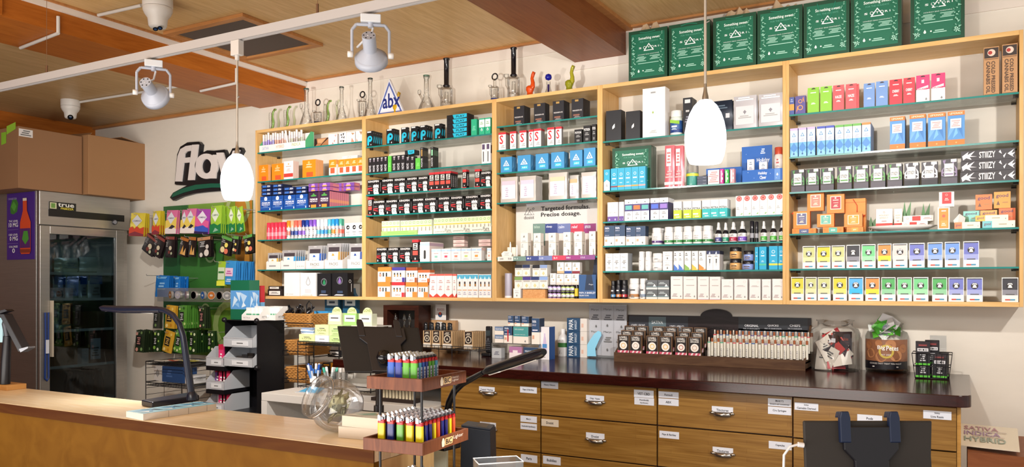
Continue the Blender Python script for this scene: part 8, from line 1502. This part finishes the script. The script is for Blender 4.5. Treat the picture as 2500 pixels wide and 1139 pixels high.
# long dark pre-roll display
YB_ = yb(1640, 889); e0x, e1x = pxX(1499, YB_), pxX(1966, YB_+.0); e = empty('preroll_display', (e0x, YB_, BZ+.0005), 'long dark wooden pre-roll display with arched header board', 'display'); W = e1x-e0x; D = WY-YB_-.014; fh = HP_(1700, 24, YB_); DB = wood('walnut_tray', '#4a3222', '#5e4430', (2, 12, 12), .45); DH = wood('dark_header', '#221a1a', '#33282a', (2, 12, 12), .35)
fl_ = fh*.8; m = MB().box(0, 0, 0, W, .01, fh, DB).box(0, .01, fl_-.008, W, D, fl_, DB); m.build('front_tray', e); m = MB(); m.prism([(W-.01, .01, .008), (W-.01, D, .008), (W-.01, D, fh*4.2), (W-.01, D*.6, fh*2.2), (W-.01, .01, fh)], (.01, 0, 0), DB).build('side_panel', e); MB().prism([(0, .01, .008), (0, D, .008), (0, D, fh*4.2), (0, D*.6, fh*2.2), (0, .01, fh)], (.01, 0, 0), DB).build('side_panel', e)
YH = YB_+D; hx0, hx1 = pxX(1533, YH)-e0x, pxX(1980, YH)-e0x; hz_ = aY(1750, 772, YH).z-BZ; acx = pxX(1748, YH)-e0x; ar = pxX(1787, YH)-e0x-acx; az = aY(1748, 754, YH).z-BZ
out_ = [(hx0, D, 0), (hx1, D, 0), (hx1, D, hz_)]+[(acx+ar*math.cos(t), D, hz_+(az-hz_)*math.sin(t)) for t in [i*math.pi/14 for i in range(15)]]+[(hx0, D, hz_)]; MB().prism(out_, (0, .012, 0), DH).build('header_board', e)
m = MB(); ring = lambda r: [(acx+r*math.cos(t), D-.001, hz_*.45+r*math.sin(t)) for t in [i*math.tau/30 for i in range(30)]]; m.tube(ring(ar*.92), .003, M('#141012', .3), 6, closed=True); m.build('round_emblem', e)
def HT(m, s, a, b, py0, py1, col): v0, v1 = aY(a, py1, YH), aY(b, py0, YH); m.text(s, (v0.x-e0x, D-.0022, v0.z-BZ), (v1.x-v0.x, 0, 0), (0, 0, v1.z-v0.z), M(col))
def HB(m, a, b, py0, py1, col, k=.0012): v0, v1 = aY(a, py1, YH), aY(b, py0, YH); m.box(v0.x-e0x, D-k, v0.z-BZ, v1.x-e0x, D-k+.0004, v1.z-BZ, M(col))
m = MB(); HB(m, 1536, 1584, 772, 862, '#2c303a'); HT(m, 'LOWELL GROWS', 1541, 1575, 791, 796, '#d8d8dc'); HT(m, 'ORGANIC CANNABIS', 1541, 1575, 798, 802, '#c8c8cc'); HT(m, 'FOR GREEN-MINDED', 1541, 1575, 803, 807, '#c8c8cc'); m.build('left_text_card', e)
m = MB(); HB(m, 1584, 1626, 773, 862, '#5c7078'); HT(m, 'SATIVA', 1591, 1619, 783, 790, '#d8e0e4'); m.build('sativa_card', e)
m = MB(); HB(m, 1626, 1680, 773, 862, '#262a34'); HT(m, 'LOWELL HERB CO', 1635, 1670, 794, 799, '#d8d8dc'); HT(m, 'PRODUCES THE', 1635, 1670, 801, 805, '#d0d0d4'); HT(m, 'TOP PRE-ROLL', 1635, 1670, 807, 812, '#e0e0e4'); m.build('right_text_card', e)
m = MB(); HB(m, 1803, 1972, 776, 806, '#22262e'); HB(m, 1803, 1972, 806, 870, '#7c8694')
for s_, a, b in (('ORIGINAL', 1818, 1852), ('QUICKS', 1874, 1901), ('CHIEFS', 1928, 1954)): HT(m, s_, a, b, 792, 797, '#e4e4e8')
for a, b in ((1815, 1855), (1867, 1908), (1924, 1958)): HT(m, 'FIVE .75 GRAM JOINTS', a, b, 801, 804, '#b9bcc4')
m.build('product_card', e)
LOW_ = 'r .04 .18 .96 .97 #1c1414;t #f0ece6 .16 .82 .84 .93 LOWELL;t #f0ece6 .16 .72 .84 .8 SMOKES;e .5 .46 .33 #efe8e0;o .5 .46 .2 %s;r 0 0 1 .2 #c9506a;p #f0d8dc .1 0 .25 0 .42 .2 .27 .2;p #f0d8dc .45 0 .6 0 .77 .2 .62 .2;p #f0d8dc .8 0 .95 0 1 .06 1 .2 .97 .2'
RN = ['front row', 'second row', 'third row']
for i, (a, b, cc) in enumerate(((1508, 1536, '#e0b870'), (1538, 1566, '#c8b0a0'), (1578, 1607, '#e0c060'), (1610, 1640, '#e0b050'), (1649, 1677, '#b05a50'), (1681, 1711, '#c8a890'))):
    for j in range(3):
        Yj = YB_+.016+.05*j; X0, X1 = pxX(a, YB_+.016), pxX(b, YB_+.016); one(carton_mesh((0, 0, 0, '#7a5c42', LOW_ % cc, ''), X1-X0, HP_(1610, 48, YB_), .02), 'smokes_pack', ((X0+X1)/2, Yj, BZ+fl_+.0015+.022*j), 'brown smokes pack with round white emblem, '+od(i+1)+' from left, '+RN[j], 'pack', 'smokes packs in the long display')
        if j: one(MB().box(-(X1-X0)/2, 0, 0, (X1-X0)/2, .02, .0215*j, M('#2a1c14')), 'pack_step', ((X0+X1)/2, Yj, BZ+fl_+.001), 'dark step under smokes pack, '+od(i+1)+' from left, '+RN[j], 'step', 'dark steps in the long display')
WR = ['#4fae8a', '#d8a05a', '#4fae8a', '#d07a80', '#c84a50', '#c84048', '#4a5a9a', '#3a6ab0', '#7a6a5a', '#8a7ab0', '#a06a5a', '#6a5a9a', '#9a5a6a', '#5a4a8a', '#8a5a5a', '#6a8a6a']
one(MB().box(pxX(1722, YB_+.06)-e0x, 0, 0, W-.012, .08, .035, M('#2a1c14')), 'tube_step', (e0x, YB_+.06, BZ+fl_+.001), 'dark step lifting the rear glass tubes in display', 'step')
for j in range(2):
    for i in range(16):
        px = 1731+i*15.4+(j*7); Yj = YB_+.03+.055*j; X = pxX(px, YB_+.03); H = HP_(1850, 52, YB_); r = .0078; m = MB(); m.lathe([(r, 0), (r, H*.78)], M('#dcd8cc', .2), 14).lathe([(r*.55, H*.78), (r*.55, H*.98), (r*.4, H)], M('#b9b0a4', .25, .3), 12); m.decal('l #8a8a90 .2 .1 .8 .5 5;d #667 .5 .06 .3', (-r*.6, -r*1.02, 0), (r*1.2, 0, 0), (0, 0, H), (0, -.0004, 0)).lathe([(r*1.03, H*.73), (r*1.03, H*.78)], M(WR[(i+j*5) % 16], .3), 14, caps=False)
        m.lathe([(r*.8, H*.1), (r*.8, H*.78)], M('#e0dccf', .2), 12, c=(r*1.9, .004, 0)).lathe([(r*.82, H*.78), (r*.82, H*.96)], M('#a8603c', .25, .5), 12, c=(r*1.9, .004, 0)); one(m, 'glass_tube_preroll', (X, Yj, BZ+fl_+.0015+(.036 if j else 0)), 'white glass pre-roll tube with copper cap, '+RN[j]+', '+od(i+1)+' from left', 'tube', 'glass tubes in the long display')
# jars
def jar(px, pyb, wpx, hpx_, label, lid, tint=GLC):
    Y = yb(px, pyb)+.0; R = (pxX(px+wpx/2, Y+.06)-pxX(px-wpx/2, Y+.06))/2; H = hpx(px, hpx_, Y+R); e = empty('glass_jar', (pxX(px, Y+R), Y+R, BZ+.0005), label, 'jar'); 
    MB().lathe([(R*.9, 0), (R*.98, H*.03), (R, H*.1), (R, H*.74), (R*.92, H*.82), (R*.7, H*.86), (R*.7, H*.97), (R*.76, H*.98), (R*.76, H)], tint, 36, caps=False).lathe([(0, .004), (R*.9, .004)], tint, 30).build('jar_body', e); return e, Y+R, R, H
e, Yc, R, H = jar(2039, 908, 124, 122, 'wide clear glass jar of red and white packets', 0); jx = e.location.x; g = _r.Random(9)
for i in range(22):
    m = MB(); w, h = R*.75, R*.95; col = ['#c03a34', '#e0d8cc', '#2a1a1e', '#b83038', '#d8d0c4', '#3a1c24'][i % 6]; m.add([(-w/2, 0, -h/2), (0, -.004, -h/2), (w/2, 0, -h/2), (w/2, .001, h/2), (0, -.005, h/2), (-w/2, 0, h/2)], [(0, 1, 4, 5), (1, 2, 3, 4)], M(col, .35)).decal('l #555 .15 .5 .85 .8 3' if i % 6 in (1, 4) else 'r .15 .2 .6 .5 #e8e0d4;t #8a3a20 .2 .6 .8 .75 Cookie', (-w/2, -.0055, -h/2), (w, 0, 0), (0, 0, h), (0, -.0004, 0))
    a = g.random()*6.28; q = R*.4*g.random(); o = one(m, 'snack_packet', (jx+q*math.cos(a), Yc-R*.25+q*.5*math.sin(a), BZ+H*(.2+.018*i)), ['red', 'white', 'dark', 'red', 'cream', 'maroon'][i % 6]+' packet in the wide glass jar, '+od(i+1)+' from bottom', 'packet', 'packets in the wide glass jar'); o.rotation_euler = (g.uniform(-.3, .3), g.uniform(-.9, .9), g.uniform(-.5, .5))
e, Yc, R, H = jar(2165, 911, 108, 118, 'glass jar wrapped with a Big Petes cookie label', 0); jx = e.location.x; m = MB(); n = 16; a0, a1 = math.radians(200), math.radians(340); rr = R*1.008
arc = [(rr*math.cos(a0+(a1-a0)*i/n), rr*math.sin(a0+(a1-a0)*i/n)) for i in range(n+1)]
def band(z0, z1, col, k=1): m.add([(x*k, y*k, z) for x, y in arc for z in (z0, z1)], [(2*i, 2*i+2, 2*i+3, 2*i+1) for i in range(n)], M(col, .35), True)
band(H*.08, H*.24, '#15131a'); band(H*.24, H*.68, '#8a5a3e')
def curved(dec):   # bend flat print round the jar
    t = MB(); t.decal(dec, (0, 0, 0), (1, 0, 0), (0, 0, 1), (0, -.001, 0))
    for v, f_, mi_ in [(t.v, t.f, t.m)]:
        vs = [((rr*(1.004-y*3))*math.cos(a0+(a1-a0)*x), (rr*(1.004-y*3))*math.sin(a0+(a1-a0)*x), H*z) for x, y, z in v]; b = len(m.v); m.v += vs
        for f, k in zip(f_, mi_): m.f.append(tuple(b+q for q in f)); m.m.append(m.mi(t.mats[k])); m.sm.append(False)
curved('e .2 .4 .1 #b07a50;e .42 .33 .11 #a87048;e .7 .36 .12 #b88258;e .85 .5 .09 #a06a44;e .15 .56 .08 #9a6440;e .6 .58 .1 #b47c52;e .38 .6 .07 #a87048;o .52 .44 .14 #c8b04a;e .52 .44 .1 #8a5a3e;t #f4f0ea .36 .46 .5 .56 Big;t #f4f0ea .52 .46 .74 .56 Petes;n #f4f0ea .44 .36 .6 .39 EST 2009;n #e8e4e0 .2 .18 .8 .21 COOKIES THAT TREAT YOU RIGHT;l #b9b4b0 .25 .11 .75 .15 1'); m.build('cookie_label', e)
for i in range(12):
    m = MB(); col = ['#5cc828', '#dfe4e0', '#3fa81c', '#e8e4e4'][i % 4]; w = .045; m.add([(-w, 0, 0), (0, .006, .004), (w, 0, 0), (w, .01, .04), (0, .014, .046), (-w, .01, .038)], [(0, 1, 4, 5), (1, 2, 3, 4)], M(col, .35)); m.decal('l #889 .2 .2 .8 .8 3', (-w*.8, -.001, .004), (w*1.6, 0, 0), (0, 0, .03), (0, -.0004, 0)); a = g.random()*6.28; q = R*.5*g.random()
    o = one(m, 'cookie_packet', (jx+q*math.cos(a), Yc+q*math.sin(a)*.6-.01, BZ+H*(.72+.022*i)), ['bright green', 'white', 'dark green', 'pale'][i % 4]+' cookie packet heaped in the labelled jar, '+od(i+1)+' up', 'packet', 'cookie packets in the labelled jar'); o.rotation_euler = (g.uniform(-.3, .3), g.uniform(-.7, .7), g.uniform(-.6, .6))
for i in range(5): one(MB().lathe([(.0, 0), (R*.4, .002), (R*.42, .01), (R*.36, .016), (0, .018)], M('#9a6a44', .8), 18), 'cookie', (jx+R*.35*math.cos(i*1.3), Yc+R*.35*math.sin(i*1.3), BZ+.006+.0185*i), 'brown cookie inside the labelled jar, '+od(i+1)+' from bottom', 'cookie', 'cookies in the labelled jar')
# black wire basket with black packs
Y = yb(2270, 926)+.01; X0, X1 = pxX(2226, Y), pxX(2325, Y+.06); W = X1-X0; H = HP_(2270, 62, Y); e = empty('wire_basket', ((X0+X1)/2, Y, BZ+.0005), 'black wire basket of black and green packs at counter right end', 'basket'); m = MB(); D = .13
for z, k in ((0.003, .84), (H*.5, .92), (H, 1)): m.tube([(-W/2*k, D/2-D/2*k, z), (W/2*k, D/2-D/2*k, z), (W/2*k, D/2+D/2*k, z), (-W/2*k, D/2+D/2*k, z)], .0022, WB, 6, closed=True)
for i in range(9): u = -1+2*i/8; m.tube([(W/2*u*.84, D*.08, .003), (W/2*u, 0, H)], .0014, WB, 4)
for i in range(6): u = i/5; m.tube([(W/2*.84, D*(.08+.84*u), .003), (W/2, D*u, H)], .0014, WB, 4)
for i in range(5): v_ = D*(.1+.8*i/4); m.tube([(-W/2*.84, v_, .003), (W/2*.84, v_, .003)], .0014, WB, 4)
m.build('wire_body', e)
BP = 'r 0 .02 1 .1 #5fc83a;r .1 .74 .9 .97 #2a1a20;r .12 .6 .88 .73 #e8e6ea;r .18 .63 .22 .7 #222;r .26 .63 .34 .7 #222;r .4 .63 .44 .7 #222;r .5 .63 .6 .7 #222;r .66 .63 .7 .7 #222;r .76 .63 .8 .7 #222;l #8a3a3a .2 .8 .8 .92 1;l #d8d8dc .3 .18 .7 .5 4'
for i, (dx, dy_, dz, rz, t) in enumerate(((-.035, .02, .004, .1, 0), (.03, .035, .004, -.12, 0), (-.03, .075, .006, .2, 0), (.035, .085, .006, -.1, 0), (.0, .055, .062, .05, .12), (-.035, .015, .058, .0, .1))):
    o = one(carton_mesh((0, 0, 0, '#17151b', BP, 'l #999 .3 .2 .7 .6 4'), W*.36, H*.95, .018), 'black_pack', ((X0+X1)/2+dx, Y+dy_, BZ+dz), 'black pack with green stripe in the wire basket, '+['front left', 'front right', 'rear left', 'rear right', 'upper right', 'upper left'][i], 'pack', 'black packs in the wire basket', rz=rz); o.rotation_euler.x = t
con(2270, 2311, 100, Y+.14, '#d0d0d4', '', 'acrylic_card', 'clear backing card behind the wire basket', 'card', .003).data.materials[0] = AC
# paper sign on the low wooden shelf at the right
Pz = EYE-.62; o0, o1, o2, o3 = aC(2346, 1087, 3.1), aC(2490, 1103, 2.95), aC(2484, 1047, 3.25), aC(2346, 1034, 3.4)
u = o1-o0; v = o3-o0; m = MB(); m.prism([Vector((0, 0, 0)), u, o2-o0, v], (0, 0, .003), M('#e2d8c4', .7)); up = u.cross(v).normalized()*.004
if up.z < 0: up = -up
m.decal('t #b58a94 .06 .72 .7 .9 SATIVA;t #a58aa8 .06 .48 .72 .66 INDICA;t #9aa89a .06 .2 .8 .4 HYBRID;l #b9a8a0 .2 .66 .85 .7 1;l #b9a8a0 .2 .42 .8 .46 1', up, u, v, (0, 0, .0006)); one(m, 'paper_sign', o0, 'cream sativa indica hybrid sheet on the low wooden shelf', 'paper sign')
lw = o0.copy(); m = MB().box(.022, -.06, -.3, .6, .42, -.012, wood('low_shelf', '#7a4424', '#8c5430', (2, 8, 8), .5)); m.box(-.02, -.062, -.3, .59, -.0605, -.1, M('#b0582c', .6)); one(m, 'low_shelf', lw, 'low reddish brown wooden shelf right of the drawer counter', 'shelf')
# labels: drop what is not needed, merge look-alikes queued one behind another
from collections import Counter
tot = Counter(); dp = Counter()
for o, dd, kk, n, j, c, s in LAB:
    tot[kk] = max(tot[kk], n)
POS = {}
for kk in tot:
    fr = [(o.location.x, o.location.z, n) for o, dd, k2, n, j, c, s in LAB if k2 == kk and j == 0]; cols_ = []
    for x, z, n in sorted(fr):
        if cols_ and abs(cols_[-1][0]-x) < .012: cols_[-1][1].append((z, n))
        else: cols_.append([x, [(z, n)]])
    for ci, (x, it) in enumerate(cols_):
        for li, (z, n) in enumerate(sorted(it)): POS[kk, n] = (od(ci+1)+' from left' if len(cols_) > 1 else '')+((', ' if len(cols_) > 1 else '')+od(li+1)+' up' if len(it) > 1 else '')
for o, dd, kk, n, j, c, s in LAB:
    if 'resting on' in o['label']: continue
    pos = POS[kk, n]
    if j: pos = (pos+', ' if pos else '')+('directly behind front one' if j == 1 else od(j)+' behind front')
    sh = shelf_name(c, s)
    lab = dd+', '+(pos+', ' if pos else '')+sh
    if len(lab.split()) > 16: lab = lab.replace('directly behind front one', 'one behind').replace(' behind front', ' behind')
    if len(lab.split()) > 16: lab = lab.replace('cabinet', '').strip().replace(' of ', ', ')
    if len(lab.split()) > 16: print('LONG', len(lab.split()), lab)
    o['label'] = lab
